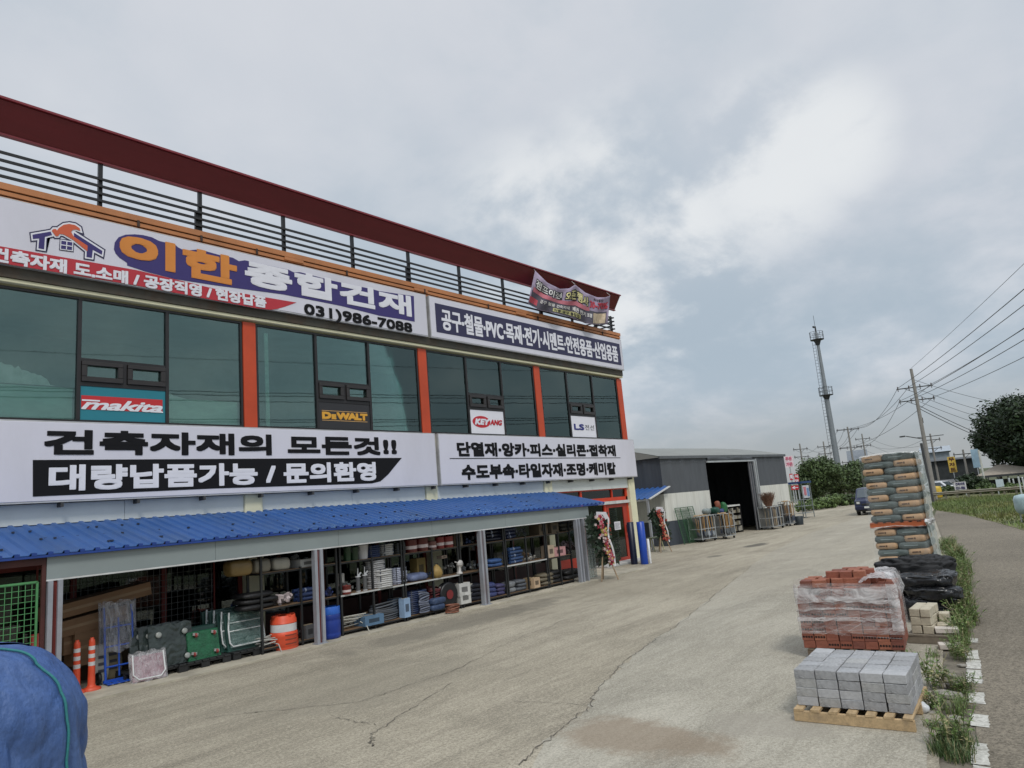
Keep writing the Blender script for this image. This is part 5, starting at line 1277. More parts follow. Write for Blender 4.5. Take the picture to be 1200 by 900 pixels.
mb.build('film_crease', WRAP2, t, world=True)

# 3) cement bags, two pallets high, wrapped in clear plastic
TANB = mat('bag_tan', srgb(196, 160, 122), .7, var=.10, scale=4, bump=.2)
GRNB = mat('bag_grey_green', srgb(90, 102, 100), .6, var=.16, scale=4, bump=.3)
BAGP = mat('bag_print', srgb(84, 62, 48), .7)
BAGW = mat('bag_print_pale', srgb(150, 166, 164), .6)
ORP = mat('pallet_orange', srgb(176, 92, 52), .55, var=.2, scale=4)
so0 = Vector((16.6, 3.76, 0)); sang = math.radians(4); SWD, SDP = .99, 1.10
def spl(x, y): return Vector((so0.x+x*math.cos(sang)-y*math.sin(sang), so0.y+x*math.sin(sang)+y*math.cos(sang), 0))
def bag_proto(kind):
    mb = MB()
    if kind == 'end':     # short end to the front: tan
        sz = (.62, .42, .155); mb.pillow((0, 0, .066), sz, 0, 0, .28, .035, 28, 12, 3)
        mb.box(-.312, -.306, -.03, -.0, .05, .085, 1); mb.box(-.312, -.306, .01, .12, .055, .08, 1)
        ms = [TANB, BAGP]
    else:
        sz = (.42, .60, .155); mb.pillow((0, 0, .066), sz, 0, 0, .28, .035, 28, 12, 9); mb.box(-.213, -.207, -.10, .16, .06, .075, 1); ms = [GRNB, BAGW]
    return mb.build('cement_bag', ms, None, (0, 0, -50))
bp_ = {k: bag_proto(k) for k in ('end', 'side')}; bu = set()
def put_bag(kind, x, y, z, lab, rz=0):
    if kind in bu: ob = bp_[kind].copy(); COL.objects.link(ob)
    else: ob = bp_[kind]; bu.add(kind)
    p = spl(x, y); ob.location = (p.x, p.y, z); ob.rotation_euler = (random.uniform(-.015, .015), random.uniform(-.015, .015), sang+rz+random.uniform(-.045, .045)); ob.scale = (1, random.uniform(.97, 1.05), random.uniform(.93, 1.10))
    tag(ob, lab, 'cement bag', 'cement bags on the two stacked pallets')
def bag_layers(z0, n, which):
    for k in range(n):
        z = z0+(.136 if n == 9 else .1405)*k; fl_ = ((n-1-k) % 2 == 0); L_ = '%s layer down on the %s' % (ORD[n-1-k], which); sh = random.uniform(-.025, .025)
        # front pair: tan end + green side, swapped every layer; behind them the rest of the five
        if fl_: put_bag('end', .31, .29+sh, z, 'tan ended cement bag at the left, %s' % L_); put_bag('side', .21, -.20+sh, z, 'grey green cement bag at the right, %s' % L_)
        else: put_bag('side', .21, .20+sh, z, 'grey green cement bag at the left, %s' % L_); put_bag('end', .31, -.29+sh, z, 'tan ended cement bag at the right, %s' % L_)
        s = 1 if fl_ else -1
        put_bag('side', .63, -.20*s+sh, z, 'cement bag in the middle of the %s' % L_)
        put_bag('end', .93-.02, .29*s+sh, z, 'rear cement bag on the tan side, %s' % L_, PI); put_bag('side', .97-.07, -.2*s+sh, z, 'rear cement bag on the grey side, %s' % L_)
p = spl(.55, 0); wood_pallet('wooden_pallet', 'wooden pallet at the ground under the lower cement bags', (p.x, p.y, .006), sang, 1.02, 1.1)
bag_layers(.14, 9, 'lower pallet'); 
t = wood_pallet('orange_pallet', 'orange pallet between the upper and lower stacks of cement bags', (p.x, p.y, 1.40), sang, 1.06, 1.1, ORP, .115)
bag_layers(1.525, 10, 'upper pallet')
SHRINK = mat_film('shrink_wrap', (.60, .64, .62), .22, .16, .3, 2.5, (1, 1, .6))
t = thing('shrink_wrap', 'cloudy plastic wrap over the right side and top of the cement bag stack', 'plastic film', (so0.x, so0.y, .1))
def wside(x, y, z, sd): 
    q = Vector((x*4, y*4, z*2.4+sd)); w = spl(x, y); d = noise.noise(q)*.02+abs(noise.noise(q*3.1))*.018
    return w, d
for z0, z1, sd in ((.12, 1.43, 1), (1.5, 2.93, 5)):
    mb = MB(); mb.grid(lambda u, v: (lambda wd: (wd[0].x, wd[0].y-wd[1]-.02, z0+(z1-z0)*v))(wside(-.02+1.16*u, -.515-.03*math.sin(v*PI), z0+v, sd)), 26, 40); mb.build('side_wrap', mat_film('shrink_side', (.52, .58, .57), .62, .2, .28, 3, (1, 1, .5)), t, world=True)
    mb = MB(); mb.grid(lambda u, v: (lambda wd: (wd[0].x-.02*(1-v), wd[0].y, z1-.0+.03*math.sin(PI*u)*1+wd[1]*1.4-.035*(1-v)**6))(wside(-.02+1.14*v, .52-1.04*u, z1, sd)), 30, 30); mb.build('top_wrap', mat_film('shrink_top', (.74, .74, .70), .66, .25, .3, 3, (1, 1, 1)), t, world=True)
    mb = MB(); mb.grid(lambda u, v: (lambda wd: (wd[0].x-wd[1]-.035, wd[0].y, z0+(z1-z0)*v))(wside(0, .52-1.04*u, z0+v, sd+3)), 30, 40); mb.build('front_wrap', mat_film('shrink_front', (.6, .63, .62), .10, .12, .12, 2.5, (1, 1, .8)), t, world=True)
for z, w in ((1.47, .05),):
    mb = MB()
    for k in range(9): q = spl(1.0*k/8-.05, -.55); mb.obox((q.x, q.y, z+random.uniform(-.02, .03)), (.12, .05, .07), (random.random(), random.random(), 0))
    mb.build('gathered_film', mat('film_gather', (.6, .6, .6), .4, var=.4, scale=8), t, world=True)

# 4) black plastic sacks heaped behind the bricks
BSACK = mat('black_plastic', (.016, .017, .019), .24, var=.4, scale=4, bump=1.0, bscale=6)
BCLOTH = mat('black_cloth', (.02, .021, .023), .75, var=.3, scale=4, bump=.6, bscale=7)
def bigsack(lab, x, y, z, size, rot, seed, m=BSACK, p=.5, wr=.11):
    z -= .05; y -= .02; size = (size[0], size[1]*.86, size[2])
    mb = MB(); mb.pillow((0, 0, 0), size, 0, 0, p, .20, 72, 36, seed, 0, wr, .5); q = mb.build('plastic_sack', m, None, (x, y, z), rot); tag(q, lab, 'sack', 'black plastic sacks by the weeds'); return q
bigsack('black plastic sack at the bottom of the heap, nearest the weeds', 14.15, 2.92, .15, (.9, .85, .30), .2, 1)
bigsack('black plastic sack second from the bottom, nearest the weeds', 14.2, 2.90, .34, (.92, .88, .27), .12, 2)
bigsack('shiny black plastic sack third up, bulging towards the weeds', 14.12, 2.86, .52, (.95, .96, .27), .25, 3)
bigsack('shiny black plastic sack on top of the bulging pile', 14.2, 2.90, .70, (.95, .92, .27), .05, 4)
bigsack('black plastic sack low in the heap, behind the brick stack', 14.75, 3.45, .25, (.9, .8, .48), .3, 6)
bigsack('black plastic sack high in the heap, behind the brick stack', 14.8, 3.4, .56, (.9, .8, .36), .1, 7)
bigsack('dull black cloth sack draped over the top of the heap', 15.1, 3.26, .76, (.7, 1.30, .46), .3, 8, BCLOTH, .85, .24)
bigsack('dull dark sack at the left of the heap, half behind the bricks', 15.1, 3.52, .36, (.7, .75, .74), .2, 9, BCLOTH, .55, .1)

# 5) small cream blocks and offcuts beside the bricks
CRB = mat('cream_block', (.52, .47, .36), .9, var=.18, scale=10, bump=.3, bscale=50, dirt=(.22, .19, .15), dirt_amt=.4)
def small(lab, x, y, z, s, rot, m=CRB, name='cream_block', cat='block', grp='cream blocks beside the brick stack'):
    mb = MB(); mb.obox((0, 0, s[2]/2), s, (0, 0, 0), 0, .004); tag(mb.build(name, m, None, (x, y, z), rot, bevel=.006), lab, cat, grp)
p0 = gp(1068, 756)
for z, nm in ((.135, 'lowest course'), (.255, 'middle course'), (.375, 'top course')):
    for j in range(2):
        for i in range(3):
            small('cream block in the %s of the short pile right of the bricks, %s, %s' % (nm, ('left', 'right')[j], ('front', 'middle', 'back')[i]), p0.x+.28+.205*i+random.uniform(-.008, .008), p0.y-.07-.142*j+random.uniform(-.006, .006), z, (.198, .136, .114), random.uniform(-.04, .04))
for z, i in ((.135, 0), (.135, 1), (.255, 1)):
    small('cream block %s beside the short cream pile' % ('on the ground course', 'set back on the ground course', 'stepped up one course')[(z > .2)*2+(i if z < .2 else 0)], p0.x+.45+.21*i, p0.y-.37, z, (.198, .136, .114), .1)
wood_pallet('wooden_pallet', 'grey weathered pallet under the short pile of cream blocks', (p0.x+.5, p0.y-.2, .006), .02, .55, .8, mat('pallet_wood_grey', (.2, .17, .13), .9, var=.3, scale=5))
for i, (px, py) in enumerate(((1109, 745), (1112, 753), (1115, 760))):
    q = gp(px, py); 
    for k in range((2, 3, 1)[i]): small('small pale brick by the weeds, %s of pile %s from the left' % (('bottom', 'second', 'third')[k], ('one', 'two', 'three')[i]), q.x+random.uniform(-.02, .02), q.y, .0+.075*k, (.2, .30, .07), random.uniform(-.3, .3), mat('pale_brick', (.58, .53, .47), .9, var=.2, scale=12), 'pale_brick', 'brick', 'pale bricks lying by the weeds')
RUB = mat('rubble', (.30, .28, .24), .95, var=.35, scale=8, bump=.5)
for i, (px, py, s) in enumerate(((1095, 806, .10), (1100, 828, .13), (1110, 815, .2), (1118, 806, .16), (1102, 790, .11), (1122, 845, .15), (1090, 835, .08), (1128, 780, .09), (1087, 862, .06), (1098, 848, .09), (1116, 792, .08), (1092, 766, .09), (1097, 776, .12), (1084, 815, .07), (1132, 690, .12), (1118, 664, .12))):
    q = gp(px, py); mb = MB(); k_ = 5+i % 3; pg = [(s*.75*random.uniform(.6, 1.15)*math.cos(2*PI*j/k_), s*.6*random.uniform(.6, 1.15)*math.sin(2*PI*j/k_), 0) for j in range(k_)]; mb.prism(pg, (s*.05, 0, s*random.uniform(.22, .4)))
    tag(mb.build('stone', RUB, None, (q.x, q.y, -.012), random.random()*3, bevel=.006), 'pale broken concrete lump among the verge weeds', 'stone', 'concrete lumps among the weeds')
q = gp(1082, 835); mb = MB(); mb.pillow((0, 0, .05), (.16, .14, .11), .4, 0, .9, .3, 20, 12, 3); tag(mb.build('litter', mat('litter_white', (.62, .64, .66), .35, bump=.5), None, (q.x, q.y, .005)), 'crumpled white plastic litter at the corner of the block pallet', 'litter')
# scrap of black sheet and a board on the road side
q = gp(1093, 728); small('short tan board lying under the black sacks', q.x, q.y, .02, (.25, .5, .06), .2, PWOOD, 'board', 'board', None)

# ------------------------------------------------------------------ weeds along the verge
WEED = mat('weed_green', (.135, .20, .055), .6, var=.35, scale=5, island=.55)
WEEDY = mat('weed_straw', (.28, .255, .13), .7, var=.3, scale=5, island=.4)
WEEDD = mat('weed_dark', (.065, .115, .034), .55, var=.35, scale=5, island=.5)
def tuft(seed, n, h, spread, kind):
    rr = random.Random(seed); mb = MB()
    for k in range(n):
        a = rr.random()*2*PI; r = spread*.45*rr.random()**.7; x, y = r*math.cos(a), r*math.sin(a); L_ = h*rr.uniform(.4, 1.1); b = rr.random()*2*PI; lean = rr.uniform(.15, .7)
        P = [Vector((x+lean*L_*t*t*math.cos(b), y+lean*L_*t*t*math.sin(b), L_*(t-.25*lean*t*t))) for t in (0, .35, .7, 1)]
        m = 1 if rr.random() < .22 else 0
        if kind == 'blade':
            w = rr.uniform(.004, .009); s = Vector((-math.sin(b), math.cos(b), 0))*w
            for i in range(3):
                k0, k1 = (1-.1*i), (1-.33*(i+1) if i < 2 else .05); mb.quad(P[i]-s*k0, P[i]+s*k0, P[i+1]+s*k1, P[i+1]-s*k1, m)
        else:
            mb.tube(P, .004, 4, m, False)
            for j in range(rr.randint(6, 12)):
                t = rr.uniform(.25, 1); c = P[0].lerp(P[3], t)*.5+P[1].lerp(P[2], t)*.5; c2 = P[int(t*2.9)].lerp(P[min(3, int(t*2.9)+1)], t*2.9-int(t*2.9)); c = c2
                d = Vector((rr.gauss(0, 1), rr.gauss(0, 1), rr.uniform(-.1, .8))).normalized(); e = d.cross(Vector((0, 0, 1))).normalized(); l = rr.uniform(.04, .095)*(1.3-t*.5)
                mb.add([c, c+d*l*.5+e*l*.28, c+d*l-Vector((0, 0, l*.2)), c+d*l*.5-e*l*.28], [(0, 1, 2, 3)], m)
    return mb
WP = {}
for s in range(4): WP['b', s] = tuft(10+s, 90, .42, .45, 'blade')
for s in range(4): WP['l', s] = tuft(40+s, 34, .52, .55, 'leaf')
for s in range(2): WP['d', s] = tuft(70+s, 130, .30, .5, 'blade')
WO = {k: v.build('weed_clump', [WEED if k[0] != 'd' else WEEDD, WEEDY], None, (0, 0, -50)) for k, v in WP.items()}; wu = set()
def weed(px, py, kind, scale, lab):
    k = (kind, random.randrange(2 if kind == 'd' else 4)); ob = WO[k]
    if k in wu: ob = ob.copy(); COL.objects.link(ob)
    else: wu.add(k)
    q = gp(px, py); ob.location = (q.x, q.y, -.015); ob.rotation_euler = (0, 0, random.random()*6.28); ob.scale = (scale, scale, scale*random.uniform(.85, 1.2)); tag(ob, lab, 'weeds', 'weed clumps along the verge')
spine = [(1109, 638), (1116, 652), (1124, 668), (1126, 690), (1126, 712), (1128, 735), (1128, 760), (1127, 790), (1126, 820), (1122, 850), (1118, 880)]
for a, b in zip(spine, spine[1:]):
    n = 9 if a[1] < 735 else (9 if a[1] < 760 else 2)
    for i in range(n):
        t = random.random(); wdt = 6 if a[1] < 700 else 10
        if a[1] >= 780: wdt = 8
        weed(a[0]+(b[0]-a[0])*t+random.uniform(-wdt, wdt), a[1]+(b[1]-a[1])*t+random.uniform(-3, 3), random.choice('bl' if a[1] > 700 else 'bll'), (random.uniform(.65, 1.15) if a[1] < 735 else random.uniform(.5, .95)) if a[1] < 770 else random.uniform(.35, .7), 'green weed clump %s' % ('growing beside the black sacks and bag stack' if a[1] < 735 else 'growing between the pallets and the white road line'))
for px, py, kk, sc in ((1099, 806, 'l', .8), (1097, 830, 'l', .55), (1094, 852, 'd', .4), (1094, 770, 'b', .4), (1121, 742, 'b', .95), (1120, 728, 'b', 1.0)):
    weed(px, py, kk, sc, 'green weed clump growing between the pallets and the white road line')
for px, py in ((1108, 884), (1120, 884), (1130, 880), (1116, 874), (1125, 890), (1104, 880), (1112, 878), (1128, 872)):
    weed(px, py, 'd', random.uniform(.45, .62), 'dense dark green grass clump at the near end of the verge')

# ------------------------------------------------------------------ load under a blue tarpaulin, bottom left
TARP = mat('blue_tarp', srgb(58, 88, 142), .55, var=.22, scale=3.5, stretch=(1, 1, .5), bump=.5, bscale=34, dirt=srgb(92, 116, 156), dirt_amt=.55)
tc_ = fp(-122, 860, 7.6)
t = thing('tarp_covered_load', 'rounded load under a creased blue tarpaulin tied with a green rope', 'covered load', (tc_.x-.1, 7.6, 0))
def tf(u, v):
    sg = lambda x, e: math.copysign(abs(x)**e, x)
    a = 2*PI*u; b = PI/2*(1-v)
    q = Vector((1.42*sg(math.cos(b), .46)*sg(math.cos(a), .7), 1.1*sg(math.cos(b), .46)*sg(math.sin(a), .7), 1.74*sg(math.sin(b), .60)))
    h = q.z/1.74; side = 1-h*.75
    rid = lambda s_, f: (1-min(1, abs(noise.noise(Vector((u*f, v*2.6+s_, s_))))*2.4))**2
    f1 = noise.noise(q*1.3+Vector((3, 1, 0)))*.045+noise.noise(q*3.1)*.022; f2 = (rid(1, 26)*.05+rid(5, 11)*.05)*side+rid(7, 17)*.02; f3 = noise.noise(q*8)*.005+rid(9, 60)*.006
    k = 1+f1-f2+f3
    return (q.x*k, q.y*k, max(0.0, q.z*(1+noise.noise(q*1.7)*.022+f3-rid(3, 9)*.012)))
mb = MB(); mb.grid(tf, 320, 120); mb.build('tarpaulin', TARP, t)
def rope(u0, u1, v0, v1, n=60):
    P = []
    for i in range(n+1):
        k = i/n; q = Vector(tf(u0+(u1-u0)*k, v0+(v1-v0)*k)); P.append(q*1.008+Vector((0, 0, .004)))
    return P
mb = MB(); mb.tube(rope(.895, .862, .04, 1), .011, 6); mb.tube(rope(.30, .28, .06, 1), .011, 6); mb.build('rope', mat('rope_green', srgb(44, 120, 122), .7, var=.2, scale=40), t)

# ------------------------------------------------------------------ fabric-clad warehouse
WA, WB_ = gp(785, 640), gp(930, 613.5)
wd = (WB_-WA).normalized(); wn = Vector((-wd.y, wd.x, 0))      # along the front, and back into the hall
WL = (WB_-WA).length; WHH = 4.38
wang = math.atan2(wd.y, wd.x)
def on_wall(px, py):
    d = ray(px, py); n = wn; t = (WA-Vector((0, 0, EYE))).dot(n)/d.dot(n); q = Vector((0, 0, EYE))+d*t
    return (q-WA).dot(wd), q.z
D0, D1 = on_wall(834, 600)[0], on_wall(889.5, 600)[0]; DT = on_wall(858, 540.5)[1]
ZB1, ZB0 = on_wall(800, 577)[1], on_wall(812, 607)[1]
WH = thing('warehouse', 'grey and white fabric clad warehouse with a tall open doorway', 'warehouse', (WA.x, WA.y, 0), wang)
GREYF = mat('fabric_grey', srgb(84, 88, 93), .75, var=.12, scale=1.2, stretch=(3, 3, .4), bump=.25, bscale=2)
GREYD = mat('fabric_dark', srgb(66, 72, 80), .75, var=.14, scale=1.2, stretch=(3, 3, .4), bump=.25, bscale=2)
WHF = mat('fabric_white', srgb(214, 214, 206), .7, var=.08, scale=1.4, stretch=(6, 6, .3), bump=.3, bscale=3, dirt=(.42, .40, .34), dirt_amt=.45)
DEEP = 16.0
def cladding(mb, x0, x1, z0, z1, y, m, side=False, seed=0):
    # sheeting with soft vertical ripples where the frame pulls it
    def fn(u, v):
        s = (x0+(x1-x0)*u); r = .018*math.sin(s*5.2+seed)+.012*math.sin(s*11+1+seed)+.02*noise.noise(Vector((s*2.2, z0+(z1-z0)*v, seed)))
        return (s, y+r, z0+(z1-z0)*v) if not side else (y+r, s, z0+(z1-z0)*v)
    mb.grid(fn, max(8, int(abs(x1-x0)*9)), 6, m)
mb = MB()
segs = [(0, D0), (D1, WL)]
for a, b in segs:
    cladding(mb, a, b, 0, ZB0, 0, 1); cladding(mb, a, b, ZB0, ZB1, -.012, 2); cladding(mb, a, b, ZB1, WHH-.001, 0, 0)
cladding(mb, D0, D1, DT, WHH-.001, 0, 0)
cladding(mb, 0, DEEP, 0, ZB0, 0, 1, True); cladding(mb, 0, DEEP, ZB0, ZB1, -.012, 2, True); cladding(mb, 0, DEEP, ZB1, WHH-.001, 0, 1, True)
cladding(mb, 0, DEEP, 0, WHH-.001, WL, 1, True); cladding(mb, 0, WL, 0, WHH-.001, DEEP, 1)
mb.build('wall', [GREYF, GREYD, WHF], WH)
mb = MB(); n = 14
def arch(t): return WHH+1.55*math.sin(PI*t)**.85*.75
for j in range(n):
    t0, t1 = j/n, (j+1)/n
    mb.quad((-.12, DEEP*t0-.1*(1 if j == 0 else 0), arch(t0)), (WL+.12, DEEP*t0-.1*(1 if j == 0 else 0), arch(t0)), (WL+.12, DEEP*t1, arch(t1)), (-.12, DEEP*t1, arch(t1)))
for x in (-.11, WL+.11):
    mb.add([(x, DEEP*j/n, arch(j/n)) for j in range(n+1)]+[(x, DEEP, WHH-.05), (x, 0, WHH-.05)], [tuple(range(n+3))])
mb.build('roof', mat('roof_sheet_pale', srgb(134, 136, 132), .75, var=.1, scale=1), WH)
mb = MB(); mb.box(-.1, WL+.1, -.10, -.02, WHH-.12, WHH+.02)
for i in range(int(WL*5)): mb.obox((i*.2, -.06, WHH-.28+.01*math.sin(i)), (.07, .03, .02))
mb.build('eave_trim', mat('eave_grey', srgb(96, 100, 104), .7, var=.15, scale=3), WH)
mb = MB(); mb.grid(lambda u, v: (D0+.1+(D1-D0-.2)*u, -.07-.05*math.sin(v*PI)-.02*math.sin(u*23), DT+.06+.22*v+.03*math.sin(u*12)), 40, 6); mb.build('rolled_flap', GREYF, WH)
STL = mat('galvanised', srgb(186, 190, 192), .4, .4, var=.12)
mb = MB(); mb.bar((D0, -.09, DT), (D1+.05, -.09, DT), .10, .09); mb.build('door_rail', STL, WH)
mb = MB(); mb.bar((D1-.02, -.12, 0), (D1-.02, -.12, DT), .12, .1); mb.build('door_jamb', STL, WH)
mb = MB(); mb.box(D1-.62, D1-.1, -.04, .0, .02, DT-.05); 
for x in (D1-.62, D1-.36): mb.box(x, x+.05, -.09, -.04, .02, DT-.05, 1)
mb.build('sliding_door', [GREYD, mat('door_edge', (.2, .2, .21), .5)], WH)
mb = MB(); mb.bar((D1+.22, -.12, 0), (D1+.22, -.12, DT+.1), .09); mb.bar((D1-.02, -.10, DT*.52), (D1+.22, -.10, DT*.52), .07); mb.build('downpipe', STL, WH)
mb = MB(); mb.box(.3, WL-.3, 12, 12.1, 1.15, 2.3); mb.build('inner_band', mat('inner_pale_cloth', (.60, .57, .50), .9, var=.2), WH)
mb = MB()
for x in (3.5, 6.0, 8.6): mb.box(x, x+.12, 11.7, 11.85, 0, 4.2)
mb.build('inner_post', GREYD, WH)
def wpos(x, y, z=0): q = WA+wd*x+wn*y; return (q.x, q.y, z)
def wput(name, mb, ms, x, y, lab, cat, grp=None, rz=0, z=0): return tag(mb.build(name, ms, None, wpos(x, y, z), wang+rz), lab, cat, grp)
# stock visible inside the door
mb = MB()
for k in range(3): mb.box(-1.3, 1.3, -.4, .4, .05+.45*k, .40+.45*k, k % 2)
wput('stock_stack', mb, [mat('stock_brown', (.08, .06, .045), .9, var=.5), mat('stock_black', (.03, .03, .03), .8, var=.5)], (D0+D1)/2, 7, 'dark stack of stock deep inside the warehouse doorway', 'stock')
mb = MB(); mb.box(-.75, .75, -.3, .3, 1.50, 1.58, 1)
rr = random.Random(5)
for i in range(9):
    for k in range(4): mb.box(-.72+i*.16, -.72+i*.16+.14, -.28, -.05, .1+k*.34, .1+k*.34+rr.uniform(.12, .3), rr.choice((0, 0, 2, 3)))
for x in (-.74, .74): mb.box(x-.03, x+.03, -.3, .3, 0, 1.5, 3)
wput('display_rack', mb, [spec((150, 146, 136), .6), spec((214, 214, 210), .5), spec((120, 112, 92), .6), spec((30, 30, 32), .6)], D0+(D1-D0)*.60, .7, 'pale topped display rack packed with small goods in the warehouse doorway', 'rack')
# long-handled tool carts
def tool_cart(lab, px, py, w, d, h, tone, kind, seed, rz=0):
    rr = random.Random(seed); p = gp(px, py)
    t = thing('tool_cart', lab, 'tool cart', (p.x, p.y, 0), wang+rz, 'tool carts before the warehouse')
    mb = MB()
    for x in (-w/2, 0, w/2):
        for y in (0, d):
            mb.bar((x, y, .12), (x, y, h), .035)
    for z in (.16, h*.5, h):
        for y in (0, d): mb.bar((-w/2, y, z), (w/2, y, z), .03)
        for x in (-w/2, w/2): mb.bar((x, 0, z), (x, d, z), .03)
    mb.build('frame', STL, t)
    mb = MB(); mb.box(-w/2+.02, w/2-.02, .02, d-.02, .17, .19); mb.box(-w/2+.02, w/2-.02, d-.04, d-.02, .19, h*.92); mb.build('tray', spec((92, 92, 88), .6, var=.3), t)
    for x in (-w/2+.06, w/2-.06):
        for y in (.06, d-.06):
            mb = MB(); mb.lathe([(.02, -.02), (.06, -.018), (.06, .018), (.02, .02)], (x, y, .06), 12, 0, 'x'); mb.build('wheel', BLK, t)
    for i in range(13 if kind != 'broom' else 16):
        x = -w/2+.06+(w-.12)*rr.random(); y = rr.uniform(-.05, .10) if rr.random() < .55 else rr.uniform(.1, d-.08)
        mb = MB(); hh = h*rr.uniform(.82, 1.02); lean = rr.uniform(-.08, .08)
        if kind == 'shovel':
            mb.tube([(x, y, hh*.42), (x+lean, y, hh)], .02, 6, 0); mb.tube([(x+lean-.05, y, hh), (x+lean+.05, y, hh)], .016, 6, 0)
            mb.prism([(x-.085, y-.01, hh*.44), (x+.085, y-.01, hh*.44), (x+.095, y-.03, .34), (x, y-.035, .24), (x-.095, y-.03, .34)], (0, .008, 0), 1)
            q = mb.build('shovel', [mat('handle_wood_%d' % (i % 2), ((.42, .25, .09), (.34, .21, .10))[i % 2], .6, var=.2), spec(rr.choice(((80, 84, 86), (150, 156, 160), (60, 66, 80))), .4)], t)
        else:
            mb.tube([(x, y, .2), (x+lean, y, hh)], .014, 6, 0); q = mb.build('tool_handle', spec(rr.choice(((170, 150, 120), (150, 130, 104), (190, 176, 150), (96, 96, 92))), .6), t)
    if kind == 'broom':
        mb = MB()
        for i in range(420):
            a = rr.uniform(-.75, .75); b = rr.uniform(-.5, .5); L_ = rr.uniform(.45, .85); x = rr.uniform(-w*.45, w*.3)
            mb.tube([(x*.4, d*.5, h*.92), (x+math.sin(a)*L_*.5, d*.5+b*.15, h+L_*.55), (x+math.sin(a)*L_, d*.5+b*.3, h+L_)], [.010, .009, .005], 3, 0, False)
        mb.build('broom_heads', mat('broom_twigs', (.15, .075, .045), .8, var=.4, scale=9, island=.4), t)
    if kind == 'shovel':
        mb = MB()
        for i in range(6): mb.obox((rr.uniform(-w*.4, w*.4), d*.5, h+.02), (.5, .1, .04), (0, rr.uniform(-.1, .1), rr.random()))
        mb.build('top_tools', spec((176, 150, 116), .6, var=.3), t)
    return t
tool_cart('steel cart hung with tan handled shovels, left of the warehouse door', 832, 634.5, 1.15, .75, 1.28, 0, 'shovel', 3, -.12)
tool_cart('narrow steel cart of yellow handled shovels at the warehouse door', 857, 631, .85, .75, 1.26, 0, 'shovel', 8, -.1)
tool_cart('steel cart full of twig brooms right of the warehouse door', 913, 619.5, 1.3, .8, 1.30, 0, 'broom', 4, -.05)
tool_cart('small steel cart of shovels at the far corner of the warehouse', 930, 616, .75, .6, 1.45, 0, 'shovel', 9, 0)
# goods lying on the first cart
p = gp(838, 633)
def blob(lab, px, py, r, col, s, Y):
    q = fp(px, py, Y); mb = MB(); mb.pillow((0, 0, s[2]/2), s, random.random(), 0, .7, .12, 24, 14, r)
    tag(mb.build('bundle', spec(col, .5, var=.3, scale=5, bump=.5), None, (q.x, q.y, q.z-s[2]/2)), lab, 'bundle', None)
blob('dark green net bundle on top of the first tool cart', 837, 598.5, 1, (30, 74, 62), (.72, .5, .38), p.y+.35)
blob('bright green bundle on top of the tool cart by the doorway', 848, 594.5, 2, (44, 104, 62), (.40, .38, .54), p.y+.4)
blob('orange red bundle between the green ones on the tool cart', 841, 592, 3, (136, 78, 58), (.30, .30, .46), p.y+.5)
blob('grey plastic bundle at the left end of the first tool cart', 828, 599.5, 4, (130, 140, 140), (.5, .4, .3), p.y+.3)
blob('small blue bundle below the green one on the tool cart', 845, 599, 5, (40, 56, 110), (.3, .3, .25), p.y+.25)
q = gp(937, 615); mb = MB().lathe([(.24, 0), (.27, .5), (.25, .52), (.0, .5)], n=18); tag(mb.build('bucket', spec((40, 48, 52), .5), None, (q.x, q.y, 0)), 'dark bucket at the foot of the far shovel cart', 'bucket')
# wire screens against the wall
MG2 = mat('mesh_dark_green', srgb(58, 96, 66), .5)
for i, (x, lean) in enumerate(((1.25, .0), (1.75, .05))):
    t = thing('wire_mesh_panel', ('green wire mesh panel leaning on the warehouse, left one', 'green wire mesh panel leaning on the warehouse, right one')[i], 'mesh panel', wpos(x, -.45), wang); t.rotation_euler[0] = -.18
    mb = MB()
    for k in range(15): mb.bar((-.6+k*.086, 0, .02), (-.6+k*.086, 0, 1.75), .009)
    for k in range(15): mb.bar((-.6, .01, .05+k*.12), (.6, .01, .05+k*.12), .009)
    mb.build('wire_grid', MG2, t)
    mb = MB()
    for x_ in (-.61, .61): mb.bar((x_, 0, 0), (x_, 0, 1.8), .03)
    mb.bar((-.61, 0, 1.8), (.61, 0, 1.8), .03); mb.build('frame', MG2, t)

# little lean-to beside it
pP = gp(762.5, 645)
T = thing('lean_to_awning', 'small blue corrugated roof on a steel post between the shop and the warehouse', 'awning', (pP.x, pP.y, 0))
yb_ = pP.y-.12; F_, G_ = fp(760.5, 584.5, yb_), fp(784, 569.5, yb_)
mb = corrugated(yb_, yb_+4.2, F_.x, F_.z, G_.x, G_.z, .30, .05, .09); mb.v = [(y, x, z) for x, y, z in mb.v]; mb.build('roof', BLUE, T, world=True)
mb = MB(); mb.bar((F_.x, yb_-.02, F_.z-.02), (G_.x, yb_-.02, G_.z-.02), .10, .05); mb.build('verge_trim', mat('trim_white', (.62, .62, .6), .5), T, world=True)
mb = MB(); mb.bar((F_.x+.05, pP.y, 0), (F_.x+.05, pP.y, F_.z), .10); mb.bar((F_.x+.05, pP.y+4, 0), (F_.x+.05, pP.y+4, F_.z), .10); mb.bar((F_.x+.05, pP.y, F_.z-.05), (F_.x+.05, pP.y+4, F_.z-.05), .07); mb.build('post', STEELP, T, world=True)
S_ = thing('shelving_rack', 'steel rack of pale boxes and bundles under the small blue roof', 'rack', (pP.x-.1, pP.y+1.5, 0))
mb = MB()
for z in (.35, .95, 1.55): mb.box(pP.x-1.6, pP.x+1.1, pP.y+1.2, pP.y+1.8, z-.03, z)
mb.build('shelf', BLK, S_, world=True)
mb = MB()
for x in (-1.6, -.25, 1.1):
    for y in (1.2, 1.8): mb.box(pP.x+x-.02, pP.x+x+.02, pP.y+y-.02, pP.y+y+.02, 0, 2.0)
mb.build('upright', BLK, S_, world=True)
